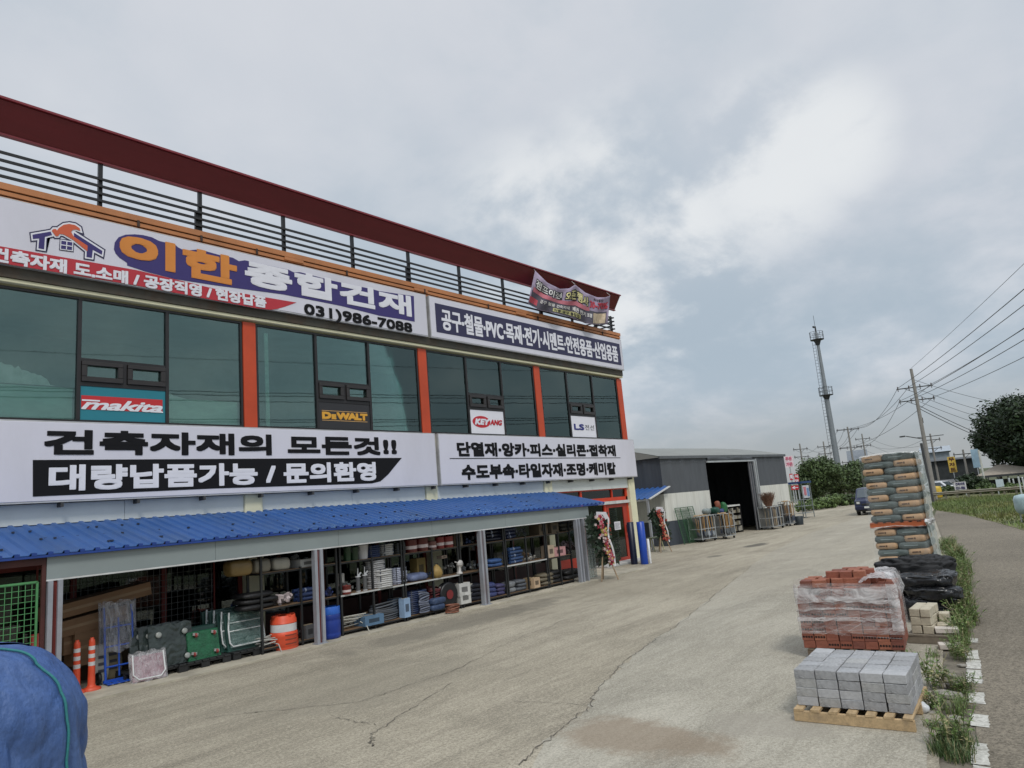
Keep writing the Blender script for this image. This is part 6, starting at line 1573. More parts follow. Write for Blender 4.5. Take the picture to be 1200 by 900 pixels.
rr = random.Random(12)
for z, nm in ((.35, 'bottom'), (.95, 'middle'), (1.55, 'top')):
    for i in range(5):
        x = pP.x-1.4+i*.52; kk = rr.choice(('carton', 'sack', 'sack')); w = rr.uniform(.3, .46)
        mb, ms = GK[kk](w, .4, rr.uniform(.2, .4), rr.choice(((188, 186, 176), (150, 120, 120), (206, 204, 196), (86, 88, 90), (60, 60, 64), (170, 150, 130))))
        tag(mb.build('stock_bundle' if kk == 'sack' else 'carton', ms, None, (x, pP.y+1.5, z+.001)), '%s on the %s shelf under the small blue roof, %s from the left' % ('bundle' if kk == 'sack' else 'carton', nm, ORD[i]), 'bundle' if kk == 'sack' else 'box')
def table(lab, x, y, w, d, h, rot):
    t = thing('trestle', lab, 'trestle', (x, y, 0), rot); mb = MB(); mb.box(-w/2, w/2, -d/2, d/2, h-.04, h); mb.build('top', spec((110, 116, 96), .7), t)
    mb = MB()
    for a in (-w/2+.08, w/2-.08): mb.bar((a-.12, -d/2, 0), (a+.05, 0, h-.04), .03); mb.bar((a+.12, d/2, 0), (a-.05, 0, h-.04), .03)
    mb.build('legs', spec((150, 150, 110), .6), t)
q = gp(772, 646); table('low wooden trestle under the small blue roof', q.x+.3, q.y+.25, 1.0, .4, .62, 0)

# ------------------------------------------------------------------ van
q1, q2 = gp(1003, 604.5), gp(1029, 603.5)
vx = thing('van', 'dark navy van coming up the yard behind the bag stack', 'van', ((q1.x+q2.x)/2+.4, (q1.y+q2.y)/2-.1, 0), math.radians(8))
NV = mat('van_navy', srgb(30, 38, 70), .25, var=.08, spec=.6)
VGL = mat('van_glass', (.06, .075, .085), .08, var=.1, spec=.8)
# local: front faces -x, width along y
w2 = .84
prof = [(0, .42), (-.02, .60), (.02, .92), (.10, 1.02), (.55, 1.10), (1.15, 1.72), (1.35, 1.78), (4.2, 1.80), (4.4, 1.6), (4.45, .42)]
mb = MB()
def tz(z): return w2*(1-.13*max(0, (z-1.0)/.8))
vs = [(x, -tz(z), z) for x, z in prof]+[(x, tz(z), z) for x, z in prof]; n = len(prof)
mb.add(vs, [tuple(range(n))[::-1], tuple(range(n, 2*n))]+[(i, (i+1) % n, n+(i+1) % n, n+i) for i in range(n)]); mb.build('body', NV, vx, bevel=.05)
mb = MB(); mb.add([(.60, -.70, 1.155), (.60, .70, 1.155), (1.125, .64, 1.69), (1.125, -.64, 1.69)], [(0, 1, 2, 3)]); bb = mb.build('windscreen', VGL, vx); bb.location = (-.012, 0, .012)
for s in (-1, 1):
    mb = MB(); mb.prism([(.80, s*(tz(1.12)+.002), 1.12), (1.20, s*(tz(1.66)+.004), 1.64), (2.2, s*(tz(1.66)+.004), 1.66), (2.2, s*(tz(1.12)+.002), 1.12)], (0, s*.012, 0)); mb.prism([(2.3, s*(tz(1.12)+.002), 1.12), (2.3, s*(tz(1.66)+.004), 1.66), (4.1, s*(tz(1.66)+.004), 1.66), (4.1, s*(tz(1.12)+.002), 1.12)], (0, s*.012, 0)); mb.build('side_window', VGL, vx)
    mb = MB(); mb.obox((.01, s*.60, .84), (.10, .30, .24), (0, -.15, 0), 0); mb.obox((-.035, s*.60, .84), (.03, .22, .16), (0, -.15, 0), 1); mb.build('headlight', [spec((70, 74, 80), .3), spec((226, 228, 226), .12)], vx, bevel=.015)
    mb = MB(); mb.obox((.66, s*.97, 1.16), (.12, .20, .16)); mb.build('mirror', BLK, vx, bevel=.02)
    for x in (.75, 3.5):
        mb = MB(); mb.lathe([(.18, -.10), (.31, -.10), (.325, -.06), (.325, .06), (.31, .10), (.18, .10)], (x, s*.74, .325), 22, 0, 'y'); wv = mb.build('wheel', mat('tyre', (.015, .015, .016), .8), vx)
        mb = MB(); mb.lathe([(.05, -.105), (.18, -.105), (.18, .105), (.05, .105)], (x, s*.74, .325), 18, 0, 'y'); mb.build('rim', spec((150, 152, 156), .3), wv)
mb = MB(); mb.box(-.06, .02, -.84, .84, .36, .60); mb.build('bumper', mat('bumper_navy', srgb(26, 32, 58), .4), vx, bevel=.03)
mb = MB(); mb.box(-.045, .0, -.40, .40, .66, .78); mb.build('grille', BLK, vx, bevel=.01)
mb = MB(); mb.box(-.075, -.062, -.26, .26, .46, .58); mb.build('number_plate', spec((226, 228, 222), .4), vx)
mb = MB(); mb.box(.05, 4.4, -.8, .8, .25, .42); mb.build('underbody', BLK, vx)

# ------------------------------------------------------------------ grass, far verge, guardrail
GRASS_BASE = mat('grass_soil', (.13, .135, .055), .95, var=.35, scale=.7, bump=.4, dirt=(.17, .145, .06), dirt_amt=.7)
gpts = [(53.4, 9.7), (46.5, 7.1), (38.8, 4.75), (33.2, 3.2), (28.2, 1.2), (34, -6), (60, -12), (110, -16), (110, 14), (78, 13.4), (62, 11.6)]
sheet('field', gpts, -.004, GRASS_BASE)
GR = mat('grass_blade', (.135, .185, .055), .6, var=.4, scale=.35, island=.4, dirt=(.26, .20, .075), dirt_amt=.75)
def inside(x, y, P):
    c = False
    for i in range(len(P)):
        (x1, y1), (x2, y2) = P[i], P[i-1]
        if (y1 > y) != (y2 > y) and x < (x2-x1)*(y-y1)/(y2-y1)+x1: c = not c
    return c
mb = MB(); rr = random.Random(21); n = 0
while n < 15000:
    x = rr.uniform(28, 73); y = rr.uniform(-1, 13.4)
    if not inside(x, y, gpts): continue
    n += 1; a = rr.random()*6.28; h = rr.uniform(.06, .24)*(1+.7*noise.noise(Vector((x*.35, y*.35, 0)))); w = rr.uniform(.02, .05); b = rr.random()*6.28; l = rr.uniform(0, .12)
    mb.add([(x-w*math.cos(a), y-w*math.sin(a), -.01), (x+w*math.cos(a), y+w*math.sin(a), -.01), (x+l*math.cos(b), y+l*math.sin(b), h)], [(0, 1, 2)])
struct(mb.build('grass', GR), 'stuff')
RAILC = mat('guardrail_grey', srgb(132, 128, 112), .6, .2, var=.25, scale=2, dirt=(.15, .10, .06))
ga, gb = gp(1097, 586.5), gp(1215, 578.5); gd = (gb-ga)
t = thing('guardrail', 'weathered steel guardrail along the far side of the grass', 'guardrail', ((ga.x+gb.x)/2, (ga.y+gb.y)/2, 0))
mb = MB(); mb.add([ga+gd*k+Vector((o_, 0, z)) for k in (-.02, 1.4) for o_, z in ((0, .42), (-.06, .49), (0, .56), (-.06, .63), (0, .70), (.03, .70), (.03, .42))], [(i, i+1, i+8, i+7) for i in range(6)]); mb.build('rail', RAILC, t, world=True)
for k in range(12):
    p = ga+gd*(k/8.5-.01); mb = MB(); mb.box(p.x+.04, p.x+.18, p.y-.07, p.y+.07, 0, .78); mb.build('post', RAILC, t, world=True)

# ------------------------------------------------------------------ poles, mast and wires
CONP = mat('pole_concrete', (.27, .255, .235), .85, var=.12, scale=2)
STP = mat('pole_steel_dark', (.05, .052, .055), .5)
INS = mat('insulator', (.12, .09, .08), .35)
def ground_at(px, r):
    y = 556-.0877*(px-1050); p = far(px, y, r); return Vector((p.x, p.y, 0))
def upole(lab, px, r, top_py, arms, armw=2.2, rad=.19, adir=None, px_top=None, ins=3, name='utility_pole'):
    b = ground_at(px, r); H = far(px_top or px, top_py, r).z
    t = thing(name, lab, 'utility pole', (b.x, b.y, 0), 0, 'utility poles along the road')
    mb = MB(); mb.tube([(0, 0, 0), (0, 0, H)], rad, 12, r2=rad*.6); mb.build('pole', CONP, t)
    d = Vector(adir or (.25, 1, 0)).normalized(); tips = []
    for k, z in enumerate(arms):
        z = H-z; mb = MB(); mb.bar(d*(-armw/2)+Vector((0, 0, z)), d*(armw/2)+Vector((0, 0, z)), .09, .09)
        mb.bar(d*(armw*.3)+Vector((0, 0, z)), Vector((0, 0, z-.5)), .04); mb.build('crossarm', STP, t)
        for j in range(ins):
            q = d*(armw*(-.46+.92*j/(ins-1)))+Vector((0, 0, z)); mb = MB(); mb.lathe([(.03, 0), (.06, .05), (.03, .09), (.06, .13), (.03, .2)], tuple(q+Vector((0, 0, .04))), 8)
            mb.tube([q+Vector((-.25, 0, .02)), q+Vector((-.1, 0, -.22)), q+Vector((.12, 0, -.22)), q+Vector((.25, 0, .02))], .02, 4)
            mb.build('insulator', INS, t); tips.append(Vector((b.x, b.y, 0))+q+Vector((0, 0, .1)))
    return t, tips, b, H
dirw = Vector((32.6, 11.2, 0)).normalized(); across = (-dirw.y, dirw.x, 0)
p0, tips0, b0, H0 = upole('tall concrete power pole with two crossarms behind the bag stack', 1090, 75, 433, (1.75, 2.95), 3.0, .21, across, 1063, 4)
t = p0
mb = MB(); mb.bar((0, 0, H0-6.6), (-1.1, 1.2, H0-6.2), .07); mb.obox((-1.35, 1.45, H0-6.2), (.5, .25, .12), (0, 0, .8)); mb.build('street_light_arm', STP, t)
mb = MB(); mb.lathe([(.16, 0), (.16, .5)], (.3, 0, H0-5.1), 10); mb.obox((0, -.5, H0-6.4), (.06, 2.2, .06)); mb.build('pole_fittings', STP, t)
b1 = Vector((16, -6.6, 0)); off1 = b1-b0
w_n = 0
def wire(a, b, sag, lab, r=.016, grp='power lines over the road'):
    global w_n
    a, b = Vector(a), Vector(b); n = 26; P = []
    for i in range(n+1):
        k = i/n; P.append(a.lerp(b, k)-Vector((0, 0, sag*4*k*(1-k))))
    o_ = P[0]; mb = MB(); mb.tube([q-o_ for q in P], r, 5); return tag(mb.build('power_line', mat('wire_black', (.02, .02, .021), .5), None, o_), lab, 'power line', grp)
# wires towards the viewer, to the next pole (out of the picture on the right) and past it
ac = Vector(across)
tall = Vector((b0.x, b0.y, H0))
near0 = Vector((b1.x, b1.y, 11.6)); ex = (near0-tall); ex.z = 0
for k, (tp, lab) in enumerate(((tips0[0], 'power line at the upper crossarm, left end'), (tips0[2], 'power line at the upper crossarm, third from the left'), (tips0[3], 'power line at the upper crossarm, right end'), (tips0[4], 'power line at the lower crossarm, left end'), (tips0[6], 'power line at the lower crossarm, third from the left'), (tips0[7], 'power line at the lower crossarm, right end'))):
    offv = tp-tall; e = near0+Vector((offv.x, offv.y, 0)); e.z = tp.z+.4
    wire(tp, e+ex*.55, .9 if k < 3 else 1.2, '%s, running overhead towards the right edge' % lab, .020)
wire(tall+Vector((0, 0, .05)), Vector((near0.x, near0.y, H0+.6))+ex*.55, .6, 'thin ground wire from the top of the tall pole', .012)
# mast
mb_ = ground_at(984.5, 100); Hm = far(953, 390, 100).z
M_ = thing('telecom_mast', 'slim grey telecom mast with two railed platforms and an antenna spike', 'mast', (mb_.x, mb_.y, 0))
mb = MB(); mb.tube([(0, 0, 0), (0, 0, Hm*.55), (0, 0, Hm)], [.42, .29, .16], 16); mb.build('shaft', mat('mast_steel', srgb(140, 146, 150), .5, .3, var=.1, scale=1), M_)
for z in (Hm*.615, Hm*.955):
    mb = MB(); R_ = .85
    mb.lathe([(.25, z-.06), (R_, z-.06), (R_, z), (.25, z)], n=18); mb.lathe([(.2, z-.8), (.5, z-.06)], n=12)
    for zz in (.5, 1.0): mb.tube([(R_*math.cos(a), R_*math.sin(a), z+zz) for a in [2*PI*i/20 for i in range(20)]], .025, 5, closed=True)
    for i in range(8): a = PI*i/4; mb.bar((R_*math.cos(a), R_*math.sin(a), z), (R_*math.cos(a), R_*math.sin(a), z+1.0), .04)
    mb.build('platform', STP, M_)
mb = MB(); mb.tube([(0, 0, Hm), (0, 0, Hm+.8)], .10, 8); mb.tube([(0, 0, Hm+.8), (0, 0, Hm+2.3)], .025, 5); mb.obox((-.3, .1, Hm+.7), (.4, .2, .2)); mb.build('antenna', STP, M_)
mb = MB()
for s in (-.18, .18): mb.bar((-.62, .35+s, 4), (-.48, .35+s, Hm*.94), .035)
for k in range(40): z = 4+k*(Hm*.94-4)/40; mb.bar((-.62+.14*k/40, .17, z), (-.62+.14*k/40, .53, z), .03)
for k in range(9): z = 5+k*1.9; mb.bar((-.62, .35, z), (0, 0, z), .03)
mb.build('ladder', STP, M_)
for px, dy in ((984, 0), (992, 0)):
    q = ground_at(px, 97); tag(MB().box(-.55, .55, -.3, .3, 0, 2.6 if px > 985 else 2.2).box(-.5, .5, -.32, -.301, .2, 1.9, 1).build('equipment_cabinet', [spec((204, 200, 188), .6), spec((180, 176, 164), .6)], None, (q.x, q.y, 0), -.6, bevel=.03), 'pale equipment cabinet at the foot of the telecom mast, %s one' % ('left' if px < 985 else 'right'), 'cabinet')
# the other poles
far_poles = [(972, 120, 520, 940, 'distant pole with double crossarms left of the telecom mast'), (1018.5, 125, 508, 1013, 'distant pole with two crossarms between mast and bag stack'), (1098, 105, 508, 1092, 'distant pole right of the tall power pole'), (944, 110, 520, 936, 'distant pole with crossarms above the red signs'), (1132.5, 95, 527, 1127, 'short dark pole right of the yellow sign')]
far_tips = {}
for px, r, top, pxt, lab in far_poles:
    _, tp, b_, h_ = upole(lab, px, r, top, (.8, 1.9) if px != 1132.5 else (.5,), 2.4, .16, (1, -.7, 0) if px < 1000 else (.9, -1, 0), pxt, 3)
    far_tips[px] = tp
# mast-side double pole carrying the wires that pass behind the mast
_, tipsM, bM, hM = upole('pole with wide crossarms just behind the telecom mast', 1003, 112, 500, (.4, 3.0, 5.0), 3.2, .18, (.75, -1, 0), 995, 4)
for k, (i, j) in enumerate(((0, 0), (3, 3), (4, 4), (7, 7), (2, 2))):
    wire(tipsM[i], tips0[j], 1.0, 'power line sagging from the tall pole to the pole behind the mast, %s of five' % ORD[k], .02)
for k, i in enumerate((0, 1, 2, 3)):
    wire(far_tips[972][i], tipsM[i], 1.2, 'power line between the mast and the distant pole on its left, %s of four' % ORD[k], .02)
for k, i in enumerate((0, 2, 3, 5)):
    wire(far_tips[944][i], far_tips[972][i], .8, 'power line between the two distant poles left of the mast, %s of four' % ORD[k], .018)
hub = Vector((b0.x, b0.y, 0))
rp = far(1215, 515, 95); rpz = lambda py: far(1230, py, 95)
for k, (z, py) in enumerate(((6.0, 480), (5.2, 497), (4.6, 507), (4.0, 516), (3.6, 536), (3.3, 540))):
    wire(hub+Vector((0, 0, H0-13+z+6.0)), rpz(py), .5, 'thin cable running right from the tall pole behind the dark tree, %s from the top' % ORD[k], .018 if k < 4 else .03)
for k, i in enumerate((0, 2, 3, 5)):
    wire(far_tips[1018.5][i], far_tips[1098][i], 1.4, 'thin line between the distant poles on both sides of the tall pole, %s of four' % ORD[k], .016)

# ------------------------------------------------------------------ trees and shrubs
def leaf_mat(name, c): return mat(name, c, .55, var=.3, scale=.5, island=.5, spec=.35)
LF1, LF2, LF3 = leaf_mat('leaf_deep', (.030, .050, .022)), leaf_mat('leaf_mid', (.072, .108, .040)), leaf_mat('leaf_fresh', (.12, .175, .058))
BARK = mat('bark', (.09, .07, .05), .9, var=.3)
def crown(mb, c, rad, nl, per, size, rr, flat=1.0):
    c = Vector(c)
    for k in range(nl):
        d = Vector((rr.gauss(0, 1), rr.gauss(0, 1), rr.gauss(.1, .9))).normalized(); s = rr.uniform(.35, 1.0)*(1.07 if rr.random() < .2 else 1)
        lc = c+Vector((d.x*rad[0]*s*.78, d.y*rad[1]*s*.78, d.z*rad[2]*s*.78)); lr = min(rad)*rr.uniform(.24, .42)
        for j in range(per):
            e = Vector((rr.gauss(0, 1), rr.gauss(0, 1), rr.gauss(0, 1)*flat)).normalized(); q = lc+e*lr*rr.uniform(.5, 1.12); u_ = Vector((rr.gauss(0, 1), rr.gauss(0, 1), rr.gauss(0, .7))).normalized(); v_ = u_.cross(e)
            if v_.length < .05: continue
            v_.normalize(); a = size*rr.uniform(.6, 1.4)
            mb.add([q-u_*a, q+v_*a*.55, q+u_*a, q-v_*a*.55], [(0, 1, 2, 3)])
def tree(name, lab, cat, base, rad, cz, m, seed, nl=60, per=60, size=.22, grp=None, trunk=True):
    rr = random.Random(seed); t = thing(name, lab, cat, (base.x, base.y, 0), 0, grp)
    if trunk:
        mb = MB(); mb.tube([(0, 0, 0), (.1, .05, cz*.5), (0, 0, cz+rad[2]*.3)], [.06*rad[0]+.06, .05*rad[0]+.04, .05], 9)
        for k in range(6):
            a = k*1.05+rr.random(); mb.tube([(.05, 0, cz*(.45+.08*k)), (rad[0]*.4*math.cos(a), rad[1]*.4*math.sin(a), cz+rad[2]*.1), (rad[0]*.75*math.cos(a), rad[1]*.75*math.sin(a), cz+rad[2]*.45)], [.09, .06, .02], 6)
        mb.build('trunk', BARK, t)
    mb = MB(); crown(mb, (0, 0, cz), rad, nl, per, size, rr); mb.build('crown', m, t)
    return t
q = ground_at(1216, 96); tree('broadleaf_tree', 'huge dark broadleaf tree filling the right edge above the market roof', 'tree', q, (6.2, 6.2, 4.2), 6.3, LF1, 5, 260, 150, .20)
q = ground_at(1250, 92); tree('broadleaf_tree', 'large dark tree at the right edge beside the biggest one', 'tree', q, (6.0, 6.0, 4.6), 6.2, LF1, 6, 170, 130, .21)
q = ground_at(1170, 100); tree('broadleaf_tree', 'dark smaller tree at the left foot of the biggest tree', 'tree', q, (2.1, 2.2, 2.4), 5.4, LF1, 16, 70, 90, .19)
q = ground_at(1206, 97); tree('broadleaf_tree', 'dark low tree in front of the biggest tree', 'tree', q, (6.0, 4, 2.8), 4.0, LF1, 17, 100, 110, .19)
q = ground_at(962, 84); tree('bushy_tree', 'bushy green tree left of the telecom mast', 'tree', q, (2.5, 2.6, 2.3), 3.1, LF2, 7, 130, 110, .14)
q = ground_at(982, 90); tree('bushy_tree', 'bushy green tree just behind the foot of the mast', 'tree', q, (2.6, 2.6, 1.9), 2.5, LF2, 8, 110, 110, .14)
q = ground_at(1001, 96); tree('bushy_tree', 'bushy green tree right of the telecom mast', 'tree', q, (2.7, 2.7, 2.1), 2.7, LF2, 9, 100, 110, .14)
q = ground_at(945, 88); tree('bushy_tree', 'low green tree behind the red signs', 'tree', q, (2.0, 2.2, 1.2), 1.5, LF2, 10, 80, 90, .14)
for i, (px, r, s, h, m) in enumerate(((950, 70, 1.6, .6, LF3), (962, 72, 1.7, .7, LF3), (974, 75, 1.6, .7, LF3), (985, 76, 1.3, .7, LF2), (995, 77, 1.2, .6, LF2), (942, 68, 1.2, .5, LF3))):
    q = ground_at(px, r); tree('shrub', 'light green roadside shrub below the bushy trees, %s from the left' % ('first', 'second', 'third', 'fourth', 'fifth', 'sixth')[sorted((950, 962, 974, 985, 995, 942)).index(px)], 'shrub', q, (s, s, h), h*.8, m, 30+i, 34, 50, .11, 'shrubs below the mast', False)
for i, (px, r, s, h, m) in enumerate(((1104, 84, 1.2, .6, LF2), (1118, 82, 1.0, .35, LF2), (1134, 84, 1.7, 1.1, LF1), (1147, 83, 1.6, .7, LF2), (1160, 82, 1.7, .5, LF3), (1172, 80, 1.6, .42, LF3), (1186, 80, 1.7, .5, LF3), (1198, 79, 1.7, .45, LF3), (1092, 88, 1.0, .8, LF2))):
    q = ground_at(px, r); tree('shrub', 'green shrub behind the guardrail, %s from the left' % ORD[sorted((1104, 1118, 1134, 1147, 1160, 1172, 1186, 1198, 1092)).index(px)], 'shrub', q, (s, s, h), h*.85, m, 50+i, 40, 50, .13, 'shrubs behind the guardrail', False)

# ------------------------------------------------------------------ far buildings, signs and odds and ends on the right
def boxon(px0, px1, py_top, r, depth, extra=0):
    a, b = ground_at(px0, r), ground_at(px1, r); H = far((px0+px1)/2, py_top, r).z
    d = (b-a); n = Vector((d.y, -d.x, 0)).normalized(); 
    if n.dot(a) < 0: n = -n
    return a, b, n*depth, H
def far_building(name, lab, cat, px0, px1, top, r, depth, m, roofm, roof_rise=.8, windows=True):
    a, b, n, H = boxon(px0, px1, top, r, depth); t = thing(name, lab, cat, ((a.x+b.x)/2, (a.y+b.y)/2, 0))
    mb = MB(); P = [a, b, b+n, a+n]; mb.add([Vector((p.x, p.y, z)) for z in (0, H) for p in P], [(0, 1, 5, 4), (1, 2, 6, 5), (2, 3, 7, 6), (3, 0, 4, 7), (4, 5, 6, 7)]); mb.build('wall', m, t, world=True)
    o_ = -n.normalized()*.4; e = (b-a).normalized()*.3
    mb = MB(); P = [a+o_-e, b+o_+e, b+n-o_+e, a+n-o_-e]; mid = [(P[0]+P[3])/2, (P[1]+P[2])/2]
    mb.add([Vector((p.x, p.y, H+.01)) for p in P]+[Vector((p.x, p.y, H+roof_rise)) for p in mid], [(0, 1, 5, 4), (2, 3, 4, 5), (0, 4, 3), (1, 2, 5), (0, 3, 2, 1)]); mb.build('roof', roofm, t, world=True)
    if windows:
        k = 4
        for i in range(k):
            c = a.lerp(b, (i+.5)/k)-n.normalized()*.02; mb = MB(); w = (b-a).length/k*.28; u = (b-a).normalized()
            mb.prism([c-u*w+Vector((0, 0, H*.45)), c+u*w+Vector((0, 0, H*.45)), c+u*w+Vector((0, 0, H*.8)), c-u*w+Vector((0, 0, H*.8))], -n.normalized()*.05); mb.build('window', VGL, t, world=True)
    return t
far_building('market_hall', 'long black fronted market building behind the yellow sign', 'building', 1093, 1147, 538.5, 105, 9, mat('far_black', (.035, .04, .042), .7, var=.3), mat('far_roof_dark', (.06, .065, .07), .6), .3, False)
far_building('open_shelter', 'pale roofed hall rising behind the black market building', 'building', 1084, 1116, 529.5, 118, 9, mat('far_blue_grey', (.30, .34, .37), .7), mat('far_roof_pale', (.36, .40, .44), .6), .9, True)
far_building('gable_house', 'grey house with pitched roof half hidden by the bag stack', 'house', 999, 1019, 541, 125, 8, mat('far_grey_wall', (.24, .26, .28), .8), mat('far_roof_grey', (.17, .19, .21), .6), 2.0, True)
far_building('low_shop', 'low grey shed between the tall pole and the white board', 'building', 1088, 1118, 566, 96, 6, mat('far_wall_pale', (.26, .27, .28), .8, var=.3), mat('far_roof_mid', (.2, .2, .2), .7), .3, True)
far_building('small_house', 'small white fronted shop at the foot of the tall pole', 'building', 1082, 1093, 548, 112, 5, mat('far_white', (.5, .5, .5), .8), mat('far_roof_dark', (.06, .065, .07), .6), .4, True)
# open pavilion roof at the far right
a, b, n, H = boxon(1141, 1230, 552, 90, 7); t = thing('pavilion', 'open pavilion with a shallow tan roof under the dark trees', 'pavilion', ((a.x+b.x)/2, (a.y+b.y)/2, 0))
mb = MB(); mid0, mid1 = (a+n*.5), (b+n*.5); pk = .75
mb.add([Vector((p.x, p.y, H-.25)) for p in (a-n*.1, b-n*.1, b+n*1.1, a+n*1.1)]+[Vector((p.x, p.y, H+pk)) for p in (mid0.lerp(mid1, .30), mid0.lerp(mid1, .42))], [(0, 1, 5, 4), (1, 2, 5), (2, 3, 4, 5), (3, 0, 4), (0, 3, 2, 1)]); mb.build('roof', mat('pavilion_roof', (.36, .31, .25), .75, var=.15), t, world=True)
mb = MB(); mb.bar(Vector((a.x, a.y, H-.35))-n*.1, Vector((b.x, b.y, H-.35))-n*.1, .16, .22); mb.build('fascia', STP, t, world=True)
for k in range(8):
    for f in (0, 1):
        p = a.lerp(b, k/7)+n*f; mb = MB(); mb.bar((p.x, p.y, 0), (p.x, p.y, H-.2), .10); mb.build('post', STL, t, world=True)
mb = MB(); mb.prism([Vector((p.x, p.y, z)) for p, z in ((a+n*.9, 0), (b+n*.9, 0), (b+n*.9, H*.55), (a+n*.9, H*.55))], n*.02); mb.build('back_screen', mat('far_screen', (.10, .11, .10), .8, var=.4), t, world=True)
# upright sign boards
def board(lab, px0, px1, py0, py1, r, m, txt=None, tm=None, two_posts=True, tilt=0, name='roadside_sign', rows=1):
    c0, c1 = ground_at(px0, r), ground_at(px1, r); z1 = far((px0+px1)/2, py0, r).z; z0 = far((px0+px1)/2, py1, r).z
    c = (c0+c1)/2; t = thing(name, lab, 'sign', (c.x, c.y, 0)); u = (c1-c0); n = Vector((u.y, -u.x, 0)).normalized()
    if n.dot(c) > 0: n = -n
    mb = MB(); mb.prism([c0+Vector((0, 0, z0)), c1+Vector((0, 0, z0)), c1+Vector((0, 0, z1)), c0+Vector((0, 0, z1))], -n*.15); mb.build('board', m, t, world=True)
    mb = MB()
    for k in ((.12, .88) if two_posts else (.5,)): p = c0.lerp(c1, k)-n*.08; mb.bar((p.x, p.y, 0), (p.x, p.y, z0), .09)
    mb.build('post', STL, t, world=True)
    if txt:
        for i, s in enumerate(txt):
            q = MB(); h = (z1-z0)/len(txt); zz1 = z1-h*i-h*.14; zz0 = z1-h*(i+1)+h*.14
            put_text(q, s, lambda uu, vv: c0.lerp(c1, .12+.76*uu)+n*.02+Vector((0, 0, zz0+(zz1-zz0)*vv)), .04); q.build('lettering', tm, t, world=True)
    return t
board('tall yellow sign with dark Korean letters in front of the black market building', 1112.5, 1121.5, 535, 553.5, 98, mat('sign_yellow', srgb(226, 190, 84), .5, var=.15, scale=.6), ('무', '자', '트'), mat('sign_brown', (.10, .02, .02), .6), False)
board('low white roadside board with two lines of dark lettering', 1114.5, 1128.5, 565, 574.5, 78, mat('sign_far_white', srgb(206, 204, 206), .6), ('건축자재', '031-986'), mat('sign_far_ink', srgb(70, 66, 104), .6))
board('tall pale blue and white panel sign leaning before the pavilion', 1141, 1150, 526, 548, 92, mat('sign_far_blue', srgb(150, 178, 196), .6, var=.3, scale=.8), None, None, False)
board('small white and light blue panel by the shrubs left of the fence posts', 1163, 1172, 562, 571, 77, mat('sign_far_pale', srgb(196, 210, 216), .6, var=.1), None, None, True)
board('white signboard behind the shrubs below the mast', 958, 973, 583.5, 589.5, 74, mat('sign_far_white2', srgb(206, 208, 198), .6, var=.15), ('임대문의',), mat('sign_far_green', (.10, .16, .10), .6))
board('narrow white sign with dark letters on the grey house', 1005, 1010.5, 556, 571, 100, mat('sign_far_white', srgb(206, 204, 206), .6), ('상', '회'), mat('sign_far_dark', (.04, .04, .05), .6), False)
board('pink and white sign on a pole above the warehouse corner', 923.5, 933.5, 534, 547, 80, mat('sign_far_pink', srgb(226, 206, 212), .6), ('주유', '가든'), mat('sign_far_pinkink', srgb(200, 90, 120), .6), False)
RS = mat('sign_far_red', srgb(192, 44, 56), .5)
board('upper red sign panel with white letters near the warehouse corner', 926.5, 930.5, 555, 562.5, 74, RS, ('회',), WHI, False)
board('right red sign panel with white letters near the warehouse corner', 932, 937, 555.5, 566, 74, RS, ('식', '당'), WHI, False)
board('low red arrow sign near the warehouse corner', 926.5, 935.5, 569, 574, 74, RS, ('←',), WHI, False)
# glass-fronted blue kiosk stand beyond the warehouse
c0 = ground_at(937, 56); t = thing('steel_stand', 'blue topped open steel stand beyond the warehouse corner', 'stand', (c0.x, c0.y, 0), wang)
mb = MB()
for x in (-.75, .75):
    for y in (-.4, .4): mb.bar((x, y, 0), (x, y, 2.45), .05)
for z in (.35, .85, 1.3):
    mb.bar((-.75, -.4, z), (.75, -.4, z), .04); mb.box(-.75, .75, -.4, .4, z-.02, z)
mb.build('frame', spec((132, 140, 140), .5), t)
mb = MB(); mb.box(-.85, .85, -.5, .5, 2.45, 2.60); mb.build('canopy', spec((40, 66, 110), .5), t)
mb = MB(); mb.box(-.6, .5, -.42, -.38, 1.4, 2.3); mb.box(-.5, -.1, -.44, -.42, 1.6, 2.2, 1); mb.box(.05, .4, -.44, -.42, 1.5, 2.1, 2); mb.build('posters', [spec((200, 204, 210), .5), spec((196, 120, 130), .5), spec((110, 140, 180), .5)], t)
# parked white car at the foot of the pole
c = ground_at(1097, 88); t = thing('parked_car', 'white car parked beyond the guardrail at the foot of the tall pole', 'car', (c.x, c.y, 0), 1.2)
prof = [(-2.1, .35), (-2.15, .75), (-1.3, .92), (-.7, 1.40), (.8, 1.42), (1.5, .98), (2.1, .92), (2.15, .35)]; n = len(prof)
mb = MB(); vs = [(x, s*(.85 if z < 1 else .68), z) for s in (-1, 1) for x, z in prof]; mb.add(vs, [tuple(range(n))[::-1], tuple(range(n, 2*n))]+[(i, (i+1) % n, n+(i+1) % n, n+i) for i in range(n)]); mb.build('body', spec((226, 228, 230), .3), t, bevel=.05)
for s in (-1, 1):
    mb = MB(); mb.prism([(-1.05, s*.83, .96), (-.6, s*.70, 1.33), (.7, s*.70, 1.34), (1.2, s*.83, .97)], (0, s*.02, 0)); mb.build('side_window', VGL, t)
    for x in (-1.35, 1.35):
        mb = MB(); mb.lathe([(.1, -.1), (.3, -.1), (.3, .1), (.1, .1)], (x, s*.76, .3), 16, 0, 'y'); mb.build('wheel', BLK, t)
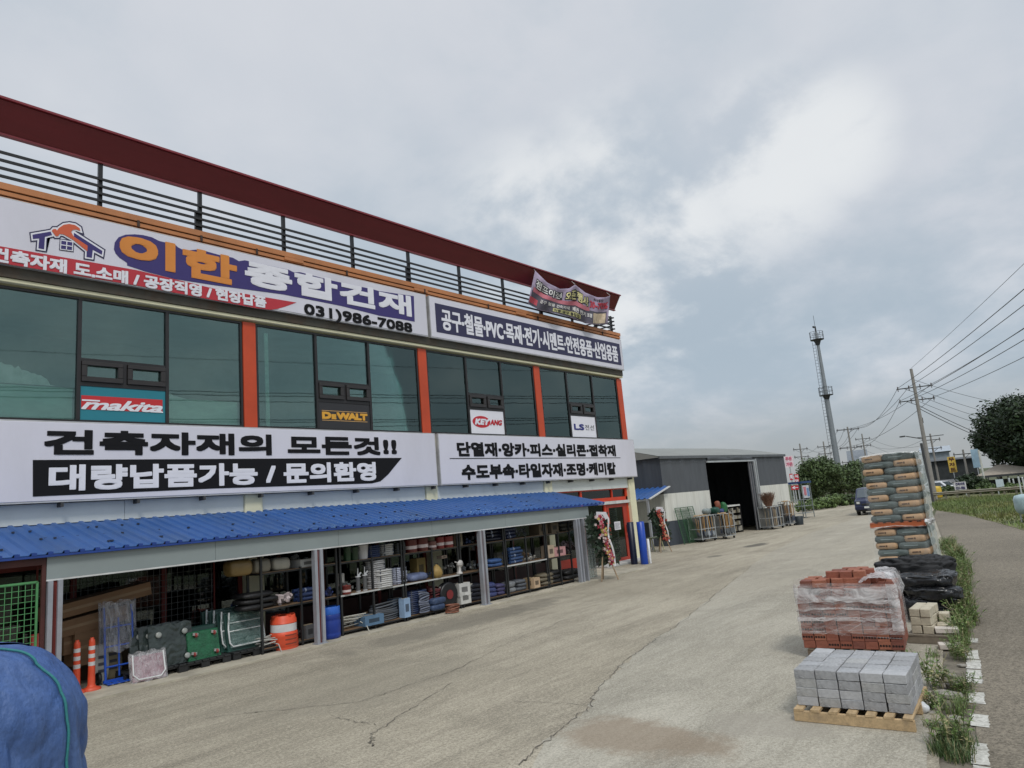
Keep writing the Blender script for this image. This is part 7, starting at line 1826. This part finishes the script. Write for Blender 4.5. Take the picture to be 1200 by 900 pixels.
mb = MB(); mb.quad((-1.25, -.7, .95), (-1.25, .7, .95), (-.74, .6, 1.36), (-.74, -.6, 1.36)); mb.quad((1.45, -.7, 1.02), (1.45, .7, 1.02), (.86, .6, 1.38), (.86, -.6, 1.38)); bb = mb.build('windscreen', VGL, t); bb.location = (0, 0, .015)
c = ground_at(1093, 80); tag(MB().lathe([(.42, 0), (.45, .1), (.45, .9), (.38, 1.05), (.0, 1.1)], n=18).build('yellow_barrel', spec((206, 172, 60), .5), None, (c.x, c.y, 0)), 'yellow barrel beyond the guardrail at the foot of the tall pole', 'barrel')
# pale fence posts and slanting stakes at the far right
for i, (px, top, r) in enumerate(((1179, 561, 82), (1183.5, 562, 80), (1190, 559.5, 70), (1194.5, 560, 70), (1199, 561, 70))):
    q = ground_at(px, r); h = far(px, top, r).z; tag(MB().tube([(0, 0, 0), (0, 0, h)], .06, 8).lathe([(.075, h-.02), (.05, h+.05)], n=8).build('fence_post', spec((196, 200, 198), .5), None, (q.x, q.y, 0)), 'pale steel post at the right edge, %s from the left' % ORD[i], 'post')
q = ground_at(1150.5, 86); h = far(1150.5, 527, 86).z; tag(MB().tube([(0, 0, 0), (-.0, 0, h)], .09, 8).obox((.25, 0, h*.62), (.5, .1, .3)).build('lamp_post', spec((206, 206, 198), .5), None, (q.x, q.y, 0)), 'white post beside the pale blue panel sign', 'post')
# pale blue drum cut by the right edge
q = gp(1206, 614); t = thing('water_tank', 'pale blue plastic tank on the grass cut by the right edge', 'tank', (q.x+1.2, q.y+.05, 0))
mb = MB(); mb.lathe([(.30, .35), (.42, .45), (.46, .6), (.46, 1.0), (.40, 1.14), (.15, 1.2), (.0, 1.2)], n=24); mb.build('shell', spec((164, 186, 190), .35), t)
mb = MB(); 
for a in range(4): mb.bar((.3*math.cos(a*PI/2), .3*math.sin(a*PI/2), 0), (.3*math.cos(a*PI/2), .3*math.sin(a*PI/2), .45), .05)
mb.build('stand', STL, t)
# dark leaning pipe beside the bag stack
q = gp(1092, 600); a_ = fp(1071.5, 520, 9.5)
c = ground_at(1087, 66); h = far(1073, 520, 66).z; tag(MB().tube([(0, 0, 0), (.1, .1, h)], .10, 8).build('steel_pole', STP, None, (c.x, c.y, 0)), 'thin dark pole just left of the tall concrete pole', 'pole')
